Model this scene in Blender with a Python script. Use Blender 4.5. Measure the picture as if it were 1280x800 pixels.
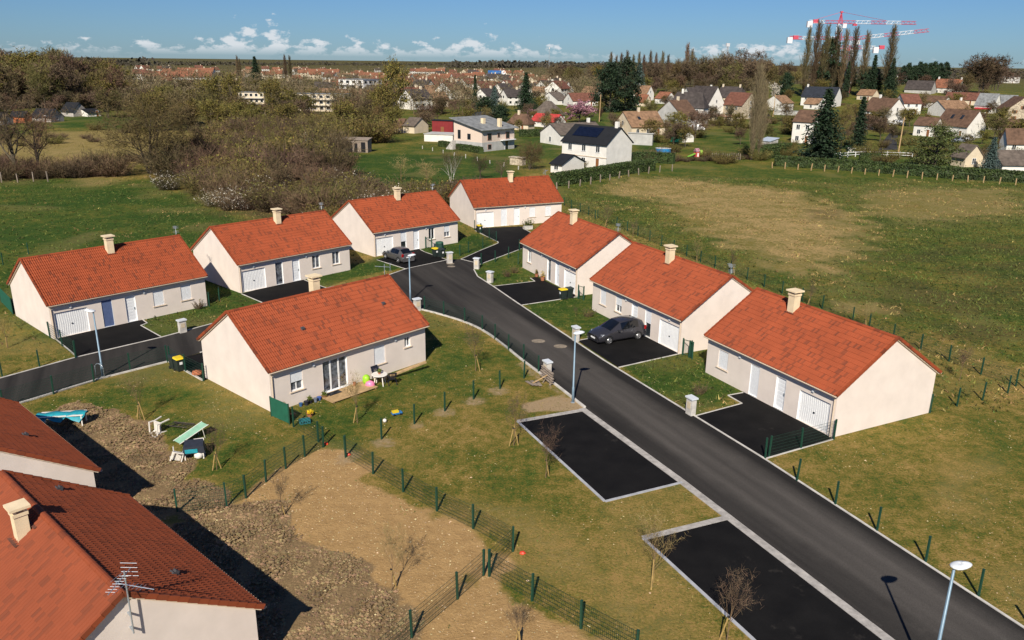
import bpy, math, random
import numpy as np
from mathutils import Vector, Matrix
from mathutils.geometry import tessellate_polygon
R = math.radians
rng = random.Random(7)
scene = bpy.context.scene
col = scene.collection
for o in list(bpy.data.objects):
    bpy.data.objects.remove(o)

# ------------------------------------------------------------------ camera, sky, sun, exposure
F, PITCH, ROLL, HC = 1007.1, R(17.80), R(0.674), 20.0
cam_d = bpy.data.cameras.new('camera')
cam = bpy.data.objects.new('camera', cam_d); col.objects.link(cam)
cam_d.sensor_width = 36; cam_d.lens = 36 * F / 1280
cam_d.clip_start = 0.5; cam_d.clip_end = 40000
cam.matrix_world = Matrix.Translation((0, 0, HC)) @ Matrix.Rotation(R(90) - PITCH, 4, 'X') @ Matrix.Rotation(ROLL, 4, 'Z')
scene.camera = cam
SUN_AZ, SUN_EL = R(190), R(38.3)          # clockwise from +Y
world = bpy.data.worlds.new('World'); scene.world = world; world.use_nodes = True
sun_d = bpy.data.lights.new('sun', 'SUN'); sun_d.energy = 4.9; sun_d.angle = R(0.53); sun_d.color = (1.0, 0.925, 0.79)
sun = bpy.data.objects.new('sun', sun_d); col.objects.link(sun)
sdir = Vector((math.sin(SUN_AZ) * math.cos(SUN_EL), math.cos(SUN_AZ) * math.cos(SUN_EL), math.sin(SUN_EL)))
sun.rotation_euler = (-sdir).to_track_quat('-Z', 'Y').to_euler()
vs = scene.view_settings
scene.display_settings.display_device = 'sRGB'
vs.view_transform = 'Standard'; vs.look = 'None'; vs.exposure = 0.37; vs.gamma = 1.0; vs.use_curve_mapping = False

def world_nodes():
    nt = world.node_tree; N = nt.nodes; L = nt.links; N.clear()
    out = N.new('ShaderNodeOutputWorld'); bg = N.new('ShaderNodeBackground')
    sky = N.new('ShaderNodeTexSky'); sky.sky_type = 'NISHITA'; sky.sun_disc = False
    sky.sun_elevation = SUN_EL; sky.sun_rotation = SUN_AZ
    sky.air_density = 1.0; sky.dust_density = 0.2; sky.ozone_density = 2.0; sky.altitude = 200
    bg.inputs['Strength'].default_value = 0.052
    tc = N.new('ShaderNodeTexCoord'); sx = N.new('ShaderNodeSeparateXYZ'); L.new(tc.outputs['Generated'], sx.inputs[0])
    def math_(op, a, b=None, clamp=False):
        m = N.new('ShaderNodeMath'); m.operation = op; m.use_clamp = clamp
        for i, v in enumerate((a, b)):
            if v is None: continue
            if isinstance(v, (int, float)): m.inputs[i].default_value = v
            else: L.new(v, m.inputs[i])
        return m.outputs[0]
    # cumulus bank low over the horizon, made from noise over direction
    az = math_('ARCTAN2', sx.outputs['X'], sx.outputs['Y'])
    cv = N.new('ShaderNodeCombineXYZ')
    L.new(math_('MULTIPLY', az, 24.0), cv.inputs[0]); L.new(math_('MULTIPLY', sx.outputs['Z'], 46.0), cv.inputs[1])
    n1 = N.new('ShaderNodeTexNoise'); n1.inputs['Scale'].default_value = 1.9; n1.inputs['Detail'].default_value = 9; n1.inputs['Roughness'].default_value = 0.58
    L.new(cv.outputs[0], n1.inputs['Vector'])
    cv2 = N.new('ShaderNodeCombineXYZ'); L.new(math_('MULTIPLY', az, 5.3), cv2.inputs[0]); cv2.inputs[1].default_value = 3.7
    n2 = N.new('ShaderNodeTexNoise'); n2.inputs['Scale'].default_value = 1.0; n2.inputs['Detail'].default_value = 2
    L.new(cv2.outputs[0], n2.inputs['Vector'])
    top = math_('ADD', math_('MULTIPLY', math_('SUBTRACT', n2.outputs['Fac'], 0.40), 0.10), 0.008)       # cloud top elevation
    rel = math_('DIVIDE', sx.outputs['Z'], math_('MAXIMUM', top, 0.008))
    dens = math_('SUBTRACT', math_('ADD', n1.outputs['Fac'], 0.10), math_('MULTIPLY', rel, 0.22))
    dens = math_('MULTIPLY', math_('SUBTRACT', dens, 0.44), 10.0, True)
    low = math_('MULTIPLY', math_('SUBTRACT', sx.outputs['Z'], 0.003), 90.0, True)
    fac = math_('MULTIPLY', math_('MULTIPLY', dens, math_('ADD', math_('MULTIPLY', low, 0.80), 0.06)), 0.95, True)
    mix = N.new('ShaderNodeMixRGB'); L.new(fac, mix.inputs[0])
    tint = N.new('ShaderNodeMixRGB'); tint.blend_type = 'MULTIPLY'; tint.inputs[0].default_value = 1.0
    L.new(sky.outputs[0], tint.inputs[1]); tint.inputs[2].default_value = (0.43, 0.69, 1.13, 1)
    L.new(tint.outputs[0], mix.inputs[1]); mix.inputs[2].default_value = (11.5, 11.9, 12.4, 1)
    L.new(mix.outputs[0], bg.inputs['Color']); L.new(bg.outputs[0], out.inputs['Surface'])
world_nodes()

# ------------------------------------------------------------------ geometry of the picture: pixel of the photo (1280 x 800) -> point on the terrain
cp, sp, cr, sr = math.cos(PITCH), math.sin(PITCH), math.cos(ROLL), math.sin(ROLL)
def sstep(a, b, x):
    t = min(max((x - a) / (b - a), 0), 1); return t * t * (3 - 2 * t)
def zt(x, y):
    z = 9.0 * math.exp(-(((x - 215) / 130) ** 2 + ((y - 520) / 110) ** 2))
    z += 7.0 * math.exp(-(((x + 215) / 90) ** 2 + ((y - 400) / 70) ** 2))
    return z * sstep(150, 260, y)
def P(px, py, z=None):
    u0, v0 = px - 640, py - 400
    u, v = u0 * cr + v0 * sr, -u0 * sr + v0 * cr
    d = Vector((u / F, cp - v / F * sp, -v / F * cp - sp))
    zz = 0.0 if z is None else z
    for _ in range(12):
        t = (zz - HC) / d.z; p = Vector((d.x * t, d.y * t, zz))
        if z is not None: break
        zz = 0.5 * zz + 0.5 * zt(p.x, p.y)
    if z is None: p.z = zt(p.x, p.y)
    return p
def proj(p):
    x, y, z = p[0], p[1], p[2] - HC
    D = y * cp - z * sp; Y = y * sp + z * cp
    u, v = F * x / D, -F * Y / D
    return 640 + u * cr - v * sr, 400 + u * sr + v * cr
def hpix(base, ytop):           # height above base whose image lies at ytop
    lo, hi = 0.0, 80.0
    for _ in range(40):
        m = (lo + hi) / 2
        if proj((base.x, base.y, base.z + m))[1] > ytop: lo = m
        else: hi = m
    return lo
def mpp(p): return (p.y * cp - (p.z - HC) * sp) / F

# ------------------------------------------------------------------ materials
MATS = {}
def mat(name, colr, rough=0.8, metal=0.0, var=0.12, scale=6.0, bump=0.0, bscale=40.0, spec=0.4, trans=0, island=0.0, objvar=0.0, c2=None, coat=0.0):
    if name in MATS: return MATS[name]
    m = bpy.data.materials.new(name); m.use_nodes = True; MATS[name] = m
    N = m.node_tree.nodes; L = m.node_tree.links; b = N['Principled BSDF']
    b.inputs['Roughness'].default_value = rough; b.inputs['Metallic'].default_value = metal
    b.inputs['Specular IOR Level'].default_value = spec
    if coat: b.inputs['Coat Weight'].default_value = coat; b.inputs['Coat Roughness'].default_value = 0.05
    tc = N.new('ShaderNodeTexCoord')
    n = N.new('ShaderNodeTexNoise'); n.inputs['Scale'].default_value = scale; n.inputs['Detail'].default_value = 6; n.inputs['Roughness'].default_value = 0.6
    L.new(tc.outputs['Object'], n.inputs['Vector'])
    mx = N.new('ShaderNodeMixRGB'); c = list(colr) + [1]
    lo = [max(0, v * (1 - 2 * var)) for v in colr] + [1]; hi = [min(1, v * (1 + 2 * var)) for v in colr] + [1]
    if c2: lo = list(c2) + [1]; hi = c
    mx.inputs[1].default_value = lo; mx.inputs[2].default_value = hi
    rp = N.new('ShaderNodeMapRange'); rp.inputs['From Min'].default_value = 0.3; rp.inputs['From Max'].default_value = 0.7
    L.new(n.outputs['Fac'], rp.inputs['Value']); L.new(rp.outputs[0], mx.inputs[0])
    last = mx.outputs[0]
    def hsv(src, amt, prev):
        h = N.new('ShaderNodeHueSaturation'); r_ = N.new('ShaderNodeMapRange')
        r_.inputs['To Min'].default_value = 1 - amt; r_.inputs['To Max'].default_value = 1 + amt
        L.new(src, r_.inputs['Value']); L.new(r_.outputs[0], h.inputs['Value'])
        r2 = N.new('ShaderNodeMapRange'); r2.inputs['To Min'].default_value = 0.5 - amt * 0.07; r2.inputs['To Max'].default_value = 0.5 + amt * 0.07
        ml = N.new('ShaderNodeMath'); ml.operation = 'FRACT'; m3 = N.new('ShaderNodeMath'); m3.operation = 'MULTIPLY'; m3.inputs[1].default_value = 7.31
        L.new(src, m3.inputs[0]); L.new(m3.outputs[0], ml.inputs[0]); L.new(ml.outputs[0], r2.inputs['Value']); L.new(r2.outputs[0], h.inputs['Hue'])
        L.new(prev, h.inputs['Color']); return h.outputs[0]
    if island:
        g = N.new('ShaderNodeNewGeometry'); last = hsv(g.outputs['Random Per Island'], island, last)
    if objvar:
        oi = N.new('ShaderNodeObjectInfo'); last = hsv(oi.outputs['Random'], objvar, last)
    L.new(last, b.inputs['Base Color'])
    if bump:
        n2 = N.new('ShaderNodeTexNoise'); n2.inputs['Scale'].default_value = bscale; n2.inputs['Detail'].default_value = 4
        L.new(tc.outputs['Object'], n2.inputs['Vector'])
        bp = N.new('ShaderNodeBump'); bp.inputs['Strength'].default_value = bump; bp.inputs['Distance'].default_value = 0.02
        L.new(n2.outputs['Fac'], bp.inputs['Height']); L.new(bp.outputs[0], b.inputs['Normal'])
    return m
def glass(name, colr=(0.02, 0.025, 0.03), rough=0.06):
    return mat(name, colr, rough, 0, 0.2, 1.5, spec=0.9)
def tile_mat(name, base, dark, darkfrac=0.25, streak=0.25):
    m = bpy.data.materials.new(name); m.use_nodes = True; MATS[name] = m
    N = m.node_tree.nodes; L = m.node_tree.links; b = N['Principled BSDF']; b.inputs['Roughness'].default_value = 0.75; b.inputs['Specular IOR Level'].default_value = 0.25
    uv = N.new('ShaderNodeUVMap'); fl = N.new('ShaderNodeVectorMath'); fl.operation = 'FLOOR'; L.new(uv.outputs[0], fl.inputs[0])
    wn = N.new('ShaderNodeTexWhiteNoise'); wn.noise_dimensions = '2D'; L.new(fl.outputs[0], wn.inputs['Vector'])
    oi = N.new('ShaderNodeObjectInfo'); ad = N.new('ShaderNodeVectorMath'); ad.operation = 'ADD'
    L.new(fl.outputs[0], ad.inputs[0]); sc = N.new('ShaderNodeVectorMath'); sc.operation = 'SCALE'; sc.inputs[0].default_value = (37, 91, 0)
    L.new(oi.outputs['Random'], sc.inputs['Scale']); fl2 = N.new('ShaderNodeVectorMath'); fl2.operation = 'FLOOR'; L.new(sc.outputs[0], fl2.inputs[0]); L.new(fl2.outputs[0], ad.inputs[1])
    L.new(ad.outputs[0], wn.inputs['Vector'])
    r1 = N.new('ShaderNodeMapRange'); r1.inputs['From Min'].default_value = 1 - darkfrac * 1.6; r1.inputs['From Max'].default_value = 1.0
    L.new(wn.outputs['Value'], r1.inputs['Value'])
    mx = N.new('ShaderNodeMixRGB'); mx.inputs[1].default_value = list(base) + [1]; mx.inputs[2].default_value = list(dark) + [1]; L.new(r1.outputs[0], mx.inputs[0])
    tc = N.new('ShaderNodeTexCoord'); n = N.new('ShaderNodeTexNoise'); n.inputs['Scale'].default_value = 0.6; n.inputs['Detail'].default_value = 8; n.inputs['Roughness'].default_value = 0.7
    L.new(tc.outputs['Object'], n.inputs['Vector'])
    h = N.new('ShaderNodeHueSaturation'); r2 = N.new('ShaderNodeMapRange'); r2.inputs['From Min'].default_value = 0.3; r2.inputs['From Max'].default_value = 0.7
    r2.inputs['To Min'].default_value = 1 - streak; r2.inputs['To Max'].default_value = 1 + streak
    L.new(n.outputs['Fac'], r2.inputs['Value']); L.new(r2.outputs[0], h.inputs['Value']); L.new(mx.outputs[0], h.inputs['Color']); L.new(h.outputs[0], b.inputs['Base Color'])
    return m

M_TILE = tile_mat('clay_tile', (0.272, 0.058, 0.021), (0.150, 0.038, 0.018), 0.16, .16)
M_TILE2 = tile_mat('brown_clay_tile', (0.238, 0.055, 0.021), (0.172, 0.044, 0.019), 0.18, .12)
M_WALL = mat('cream_render', (0.700, 0.612, 0.548), 0.9, var=0.035, scale=0.8, bump=0.25, bscale=60)
M_CHIM = mat('chimney_render', (0.72, 0.58, 0.38), 0.9, var=0.06, scale=2, bump=0.2)
M_TRIM = mat('cream_trim', (0.62, 0.50, 0.38), 0.5, var=0.05)
M_WHITE = mat('white_pvc', (0.78, 0.78, 0.78), 0.35, var=0.02)
M_SHUT = mat('white_shutter', (0.74, 0.75, 0.77), 0.4, var=0.02)
M_BLUESHUT = mat('blue_grey_shutter', (0.10, 0.14, 0.27), 0.4, var=0.05)
M_GLASS = glass('window_glass')
M_CURT = mat('curtained_glass', (0.10, 0.11, 0.13), 0.1, var=0.6, scale=3, spec=0.8)
M_POST = mat('green_coated_steel', (0.012, 0.055, 0.035), 0.45, var=0.1)
M_WIRE = mat('green_wire', (0.010, 0.040, 0.026), 0.5, var=0.1)
M_SCREEN = mat('green_screen_fabric', (0.012, 0.10, 0.06), 0.7, var=0.08, scale=3)
M_CONC = mat('pale_concrete', (0.50, 0.47, 0.43), 0.9, var=0.12, scale=3, bump=0.3)
M_STEEL = mat('galvanised_steel', (0.42, 0.47, 0.52), 0.4, 0.6, var=0.06)
M_LAMPW = mat('lamp_white', (0.62, 0.65, 0.68), 0.35, var=0.03)
M_BLACK = mat('black_plastic', (0.012, 0.013, 0.016), 0.4, var=0.1)
M_RUBBER = mat('tyre_rubber', (0.014, 0.014, 0.014), 0.8, var=0.1)
M_ALU = mat('alloy', (0.5, 0.5, 0.52), 0.3, 0.8, var=0.05)
M_YELLOW = mat('yellow_plastic', (0.70, 0.50, 0.02), 0.4, var=0.05)
M_BIN = mat('dark_bin_plastic', (0.02, 0.03, 0.028), 0.45, var=0.1)
M_WOOD = mat('pale_timber', (0.42, 0.28, 0.14), 0.8, var=0.15, scale=4)
M_STAKE = mat('stake_timber', (0.34, 0.23, 0.08), 0.8, var=0.15, scale=4)
M_GREYWOOD = mat('weathered_timber', (0.25, 0.20, 0.16), 0.9, var=0.2, scale=5)
M_BARK = mat('bark', (0.085, 0.066, 0.046), 0.95, var=0.2, scale=3, objvar=0.2)
M_BARKL = mat('sapling_bark', (0.17, 0.11, 0.06), 0.9, var=0.2, scale=3)
M_TWIG = mat('bare_twigs', (0.112, 0.078, 0.040), 0.95, var=0.15, scale=0.5, island=0.35, objvar=0.48)
M_TWIGO = mat('olive_twigs', (0.120, 0.094, 0.032), 0.95, var=0.15, scale=0.5, island=0.35, objvar=0.48)
M_TWIGY = mat('yellow_twigs', (0.25, 0.19, 0.075), 0.95, var=0.15, scale=0.5, island=0.3, objvar=0.2)
M_TWIGP = mat('purple_twigs', (0.112, 0.074, 0.046), 0.95, var=0.15, scale=0.5, island=0.3, objvar=0.25)
M_LEAFO = mat('olive_buds', (0.135, 0.112, 0.022), 0.8, var=0.2, scale=0.6, island=0.35, objvar=0.25)
M_LEAFG = mat('spring_leaves', (0.10, 0.13, 0.02), 0.7, var=0.2, scale=0.6, island=0.3, objvar=0.2)
M_NEEDLE = mat('dark_needles', (0.016, 0.034, 0.012), 0.75, var=0.25, scale=0.8, island=0.4, objvar=0.2)
M_NEEDLEB = mat('blue_needles', (0.055, 0.085, 0.075), 0.75, var=0.2, scale=0.8, island=0.35)
M_NEEDLEY = mat('yellow_green_needles', (0.060, 0.075, 0.018), 0.75, var=0.2, scale=0.8, island=0.35)
M_HEDGE = mat('hedge_leaves', (0.040, 0.062, 0.014), 0.7, var=0.25, scale=1.0, island=0.4)
M_BLOSSOM = mat('white_blossom', (0.55, 0.50, 0.42), 0.8, var=0.1, island=0.25)
M_PINK = mat('pink_blossom', (0.36, 0.18, 0.22), 0.8, var=0.15, scale=0.6, island=0.3)
M_BIRCH = mat('white_bark', (0.55, 0.51, 0.45), 0.8, var=0.2, scale=4)
def roof_flat(name, colr, var=0.2):
    return mat(name, colr, 0.8, var=var, scale=0.9, bump=0.8, bscale=8, spec=0.3)
RF = dict(brown=roof_flat('brown_tiles', (0.115, 0.066, 0.042)), dark=roof_flat('dark_tiles', (0.055, 0.045, 0.042)), slate=roof_flat('dark_slate', (0.022, 0.026, 0.036)),
          red=roof_flat('red_brown_tiles', (0.145, 0.060, 0.040)), orange=roof_flat('orange_tiles', (0.22, 0.090, 0.050)), grey=roof_flat('grey_roofing', (0.20, 0.205, 0.205)),
          tan=roof_flat('tan_tiles', (0.22, 0.13, 0.075)), bred=roof_flat('bright_red_sheet', (0.40, 0.045, 0.040)), taupe=roof_flat('taupe_tiles', (0.115, 0.092, 0.075)),
          black=roof_flat('black_slate', (0.012, 0.013, 0.016), 0.1))
WL = dict(white=mat('white_render', (0.70, 0.67, 0.62), 0.9, var=0.05, scale=0.7), cream=mat('cream_wall', (0.62, 0.52, 0.38), 0.9, var=0.06, scale=0.7),
          grey=mat('grey_render', (0.42, 0.41, 0.39), 0.9, var=0.08, scale=0.7), stone=mat('rubble_stone', (0.42, 0.35, 0.26), 0.95, var=0.3, scale=2.2, bump=0.8, bscale=9),
          block=mat('grey_block', (0.40, 0.36, 0.33), 0.95, var=0.1, scale=1.5), brick=mat('orange_brick', (0.42, 0.13, 0.05), 0.9, var=0.12, scale=2),
          redwall=mat('dark_red_render', (0.20, 0.020, 0.022), 0.8, var=0.08, scale=1), pink=mat('blush_render', (0.66, 0.53, 0.44), 0.9, var=0.05))
M_WINF = M_WHITE
M_BROWNW = mat('brown_shutter', (0.22, 0.09, 0.035), 0.6, var=0.1)
M_SOLAR = mat('solar_panel', (0.006, 0.008, 0.018), 0.12, 0, 0.3, 3, spec=0.8)

# ------------------------------------------------------------------ mesh helpers
class MB:
    def __init__(s): s.v = []; s.f = []; s.uv = {}
    def add(s, vs, fs):
        b = len(s.v); s.v.extend([tuple(v) for v in vs]); s.f.extend([tuple(i + b for i in f) for f in fs]); return s
    def quad(s, a, b, c, d): return s.add((a, b, c, d), ((0, 1, 2, 3),))
    def box(s, x0, x1, y0, y1, z0, z1):
        return s.add([(x0, y0, z0), (x1, y0, z0), (x1, y1, z0), (x0, y1, z0), (x0, y0, z1), (x1, y0, z1), (x1, y1, z1), (x0, y1, z1)],
                     [(0, 3, 2, 1), (4, 5, 6, 7), (0, 1, 5, 4), (1, 2, 6, 5), (2, 3, 7, 6), (3, 0, 4, 7)])
    def obox(s, p0, p1, w, h, up=(0, 0, 1)):      # beam from p0 to p1
        p0, p1 = Vector(p0), Vector(p1); d = (p1 - p0).normalized(); u = Vector(up)
        if abs(d.dot(u)) > 0.98: u = Vector((1, 0, 0))
        a = d.cross(u).normalized() * w / 2; c = a.cross(d).normalized() * h / 2
        vs = [p + a * i + c * j for p in (p0, p1) for i, j in ((-1, -1), (1, -1), (1, 1), (-1, 1))]
        return s.add(vs, [(0, 1, 2, 3), (7, 6, 5, 4), (0, 4, 5, 1), (1, 5, 6, 2), (2, 6, 7, 3), (3, 7, 4, 0)])
    def tube(s, pts, rs, n=6, caps=True):
        pts = [Vector(p) for p in pts]; vs = []; fs = []
        for i, p in enumerate(pts):
            d = (pts[min(i + 1, len(pts) - 1)] - pts[max(i - 1, 0)]).normalized()
            u = Vector((0, 0, 1)) if abs(d.z) < 0.9 else Vector((1, 0, 0))
            a = d.cross(u).normalized(); b = d.cross(a)
            r = rs[i] if isinstance(rs, (list, tuple)) else rs
            for k in range(n):
                t = 2 * math.pi * k / n; vs.append(p + a * (r * math.cos(t)) + b * (r * math.sin(t)))
        for i in range(len(pts) - 1):
            for k in range(n): fs.append((i * n + k, i * n + (k + 1) % n, (i + 1) * n + (k + 1) % n, (i + 1) * n + k))
        if caps: fs.append(tuple(range(n))[::-1]); fs.append(tuple((len(pts) - 1) * n + k for k in range(n)))
        return s.add(vs, fs)
    def lathe(s, prof, n=12, c=(0, 0, 0), sx=1, sy=1):
        vs = []; fs = []
        for r, z in prof:
            for k in range(n):
                t = 2 * math.pi * k / n; vs.append((c[0] + sx * r * math.cos(t), c[1] + sy * r * math.sin(t), c[2] + z))
        for i in range(len(prof) - 1):
            for k in range(n): fs.append((i * n + k, i * n + (k + 1) % n, (i + 1) * n + (k + 1) % n, (i + 1) * n + k))
        fs.append(tuple(range(n))[::-1]); fs.append(tuple((len(prof) - 1) * n + k for k in range(n)))
        return s.add(vs, fs)
    def prism(s, poly, z0, z1):      # poly: list of (x, y), counter-clockwise
        n = len(poly); tris = tessellate_polygon([[Vector((p[0], p[1], 0)) for p in poly]])
        vs = [(p[0], p[1], z0) for p in poly] + [(p[0], p[1], z1) for p in poly]
        fs = [(i, (i + 1) % n, n + (i + 1) % n, n + i) for i in range(n)]
        for t in tris:
            a, b, c = [poly[i] for i in t]
            up = (b[0] - a[0]) * (c[1] - a[1]) - (b[1] - a[1]) * (c[0] - a[0]) > 0
            t2 = tuple(t) if up else tuple(reversed(t))
            fs.append(tuple(n + i for i in t2)); fs.append(tuple(reversed(t2)))
        return s.add(vs, fs)
    def mesh(s, name, m=None, smooth=False):
        me = bpy.data.meshes.new(name); me.from_pydata(s.v, [], s.f)
        for mm in (m if isinstance(m, (list, tuple)) else [m]):
            if mm: me.materials.append(mm)
        if s.uv:
            uvl = me.uv_layers.new(name='UVMap'); arr = np.zeros(len(me.loops) * 2, 'f'); lv = np.zeros(len(me.loops), 'i'); me.loops.foreach_get('vertex_index', lv)
            tab = np.zeros((len(s.v), 2), 'f')
            for k, v in s.uv.items(): tab[k] = v
            arr[:] = tab[lv].ravel(); uvl.data.foreach_set('uv', arr)
        if smooth: me.polygons.foreach_set('use_smooth', [True] * len(me.polygons))
        me.update(); return me
    def build(s, name, m=None, parent=None, smooth=False, loc=None):
        return link(name, s.mesh(name, m, smooth), parent, loc)
def link(name, me, parent=None, loc=None):
    o = bpy.data.objects.new(name, me); col.objects.link(o)
    if parent: o.parent = parent
    if loc is not None: o.location = loc
    return o
def tag(o, label=None, cat=None, group=None, kind=None):
    if label: o['label'] = label
    if cat: o['category'] = cat
    if group: o['group'] = group
    if kind: o['kind'] = kind
    return o
def thing(name, label, cat, loc=(0, 0, 0), rz=0.0, group=None):
    o = bpy.data.objects.new(name, None); col.objects.link(o); o.location = loc; o.rotation_euler = (0, 0, rz); o.empty_display_size = 0.3
    return tag(o, label, cat, group)
def dup(root, loc, rz=0.0, sc=1.0, label=None, group=None):
    r = root.copy(); col.objects.link(r); r.location = loc; r.rotation_euler = (0, 0, rz); r.scale = sc if isinstance(sc, tuple) else (sc, sc, sc)
    if label: r['label'] = label
    if group: r['group'] = group
    for ch in list(root.children):
        c = ch.copy(); col.objects.link(c); c.parent = r
        for g in ch.children:
            d = g.copy(); col.objects.link(d); d.parent = c
    return r
PROTO = []           # prototypes that only feed copies; removed at the end when unused
def drop(root):
    for ch in list(root.children):
        for g in list(ch.children): bpy.data.objects.remove(g)
        bpy.data.objects.remove(ch)
    bpy.data.objects.remove(root)

# ------------------------------------------------------------------ ground sheet
def pw(lst): return [P(x, y, 0.0)[:2] for x, y in lst]
def axis(segs):
    out = [segs[0][0]]
    for a, b, n in segs:
        for i in range(1, n + 1): out.append(a + (b - a) * i / n)
    return np.array(out)
class VN:                        # cheap smooth value noise
    def __init__(s, seed): s.t = np.random.RandomState(seed).rand(256, 256)
    def __call__(s, x, y, sc):
        x = x / sc; y = y / sc; xi = np.floor(x).astype(int); yi = np.floor(y).astype(int); fx = x - xi; fy = y - yi
        fx = fx * fx * (3 - 2 * fx); fy = fy * fy * (3 - 2 * fy); g = lambda a, b: s.t[a % 256, b % 256]
        return (g(xi, yi) * (1 - fx) + g(xi + 1, yi) * fx) * (1 - fy) + (g(xi, yi + 1) * (1 - fx) + g(xi + 1, yi + 1) * fx) * fy
def sdist(X, Y, poly):           # signed distance, positive inside
    d = np.full(X.shape, 1e9); ins = np.zeros(X.shape, bool); n = len(poly)
    for i in range(n):
        ax, ay = poly[i]; bx, by = poly[(i + 1) % n]; ex, ey = bx - ax, by - ay
        t = np.clip(((X - ax) * ex + (Y - ay) * ey) / (ex * ex + ey * ey + 1e-9), 0, 1)
        d = np.minimum(d, np.hypot(X - ax - t * ex, Y - ay - t * ey))
        c = ((ay > Y) != (by > Y)) & (X < (bx - ax) * (Y - ay) / (by - ay + 1e-12) + ax); ins ^= c
    return np.where(ins, d, -d)

def ground():
    xs = axis([(-14000, -3000, 8), (-3000, -600, 14), (-600, -150, 40), (-150, -56, 62), (-56, 50, 250), (50, 150, 62), (150, 600, 40), (600, 3000, 14), (3000, 14000, 8)])
    ys = axis([(-200, 0, 6), (0, 18, 10), (18, 120, 250), (120, 260, 95), (260, 700, 50), (700, 3000, 24), (3000, 16000, 10)])
    X, Y = np.meshgrid(xs, ys); X = X.ravel(); Y = Y.ravel()
    n1, n2, n3 = VN(1), VN(2), VN(3)
    wob = (n1(X, Y, 2.2) - .5) * 1.6 + (n2(X, Y, 0.9) - .5) * 0.9
    def zone(px, soft=0.5, warp=1.0):
        d = sdist(X, Y, pw(px)); return np.clip((d + wob * warp) / (2 * soft) + 0.5, 0, 1)
    def wzone(poly, soft=0.5, warp=1.0):
        d = sdist(X, Y, poly); return np.clip((d + wob * warp) / (2 * soft) + 0.5, 0, 1)
    z = 9.0 * np.exp(-(((X - 215) / 130) ** 2 + ((Y - 520) / 110) ** 2)) + 7.0 * np.exp(-(((X + 215) / 90) ** 2 + ((Y - 400) / 70) ** 2))
    t = np.clip((Y - 150) / 110, 0, 1); z = z * t * t * (3 - 2 * t)
    # tilled soil
    till = zone([(95, 500), (170, 520), (212, 545), (250, 590), (292, 598), (276, 645), (240, 660), (60, 640), (40, 540)], 0.35)
    till = np.maximum(till, zone([(215, 650), (300, 628), (345, 632), (380, 668), (425, 690), (470, 722), (505, 770), (520, 830), (300, 860), (150, 700)], 0.4))
    # sandy, nearly bare soil
    bare = zone([(283, 634), (333, 603), (405, 560), (433, 570), (504, 616), (591, 662), (640, 690), (612, 718), (560, 755), (500, 800), (480, 900), (100, 900), (150, 660)], 0.5, 1.2)
    bare = np.maximum(bare, zone([(609, 720), (665, 752), (728, 788), (800, 840), (800, 950), (400, 950), (515, 799)], 0.4, 1.0))
    sand = zone([(655, 505), (690, 494), (726, 500), (729, 510), (700, 513), (660, 516)], 0.25, 0.35)
    sand = np.maximum(sand, 0.55 * zone([(805, 733), (816, 726), (828, 733), (817, 740)], 0.3, 0.3))
    for ax, ay in ((430, 575), (440, 570), (480, 552), (520, 532), (556, 516), (592, 502), (625, 488)):
        c = P(ax, ay, 0); sand = np.maximum(sand, 0.55 * np.clip(1.5 - np.hypot((X - c.x), (Y - c.y)) / 0.7 + wob * 0.5, 0, 1))
    verge = zone([(654, 452), (690, 477), (731, 509), (722, 513), (680, 484), (646, 456)], 0.2, 0.3); sand = np.maximum(sand, 0.5 * verge)
    # how green the grass is
    lush = 0.30 + 0.20 * (n3(X, Y, 9) - .5)
    def setl(px, val, soft=1.0):
        nonlocal lush
        m = zone(px, soft, 1.0); lush = lush * (1 - m) + val * m
    setl([(-400, 235), (0, 225), (120, 222), (200, 225), (280, 265), (330, 280), (420, 330), (300, 420), (96, 446), (0, 474), (-400, 560)], 0.86, 2)
    setl([(0, 395), (60, 420), (95, 447), (0, 475), (-200, 500), (-200, 400)], 0.42, 1.0)
    setl([(180, 405), (280, 360), (440, 330), (560, 300), (600, 290), (640, 330), (600, 360), (560, 320), (508, 336), (390, 360), (250, 410)], 0.92, 0.4)
    setl([(592, 335), (652, 310), (700, 330), (760, 380), (880, 440), (925, 490), (868, 522), (720, 425), (616, 358)], 0.88, 0.4)
    setl([(660, 230), (740, 212), (960, 205), (1300, 222), (1900, 260), (1900, 430), (1290, 480), (1190, 450), (1000, 375), (720, 262)], 0.70, 1.5)
    setl([(880, 330), (1180, 455), (1290, 480), (1500, 470), (1400, 380), (1100, 330)], 0.62, 3)
    setl([(1040, 400), (1185, 452), (1270, 483), (1300, 470), (1200, 425), (1060, 385)], 0.42, 0.9)
    setl([(1150, 430), (1200, 455), (1270, 484), (1196, 508), (1165, 515)], 0.50, 0.6)
    setl([(1060, 545), (1200, 508), (1280, 487), (1600, 430), (1900, 900), (1280, 780), (956, 575)], 0.30, 0.7)
    setl([(1200, 530), (1300, 500), (1500, 560), (1400, 680), (1250, 640)], 0.48, 1.6)
    setl([(210, 455), (255, 478), (338, 518), (400, 555), (285, 630), (180, 522), (40, 512), (130, 475)], 0.56, 0.7)
    setl([(338, 520), (533, 455), (520, 388), (610, 418), (660, 470), (560, 512), (432, 568)], 0.56, 0.5)
    setl([(360, 520), (470, 490), (530, 452), (560, 460), (470, 520), (430, 560)], 0.72, 0.8)
    setl([(432, 572), (600, 505), (650, 520), (760, 630), (900, 640), (800, 680), (940, 800), (800, 830), (641, 690)], 0.33, 0.8)
    setl([(560, 560), (640, 535), (720, 620), (690, 660), (600, 640)], 0.52, 1.4)
    setl([(400, 190), (640, 196), (650, 235), (440, 240)], 0.92, 2)
    setl([(90, 140), (190, 148), (150, 160), (60, 160)], 0.92, 3)
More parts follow.
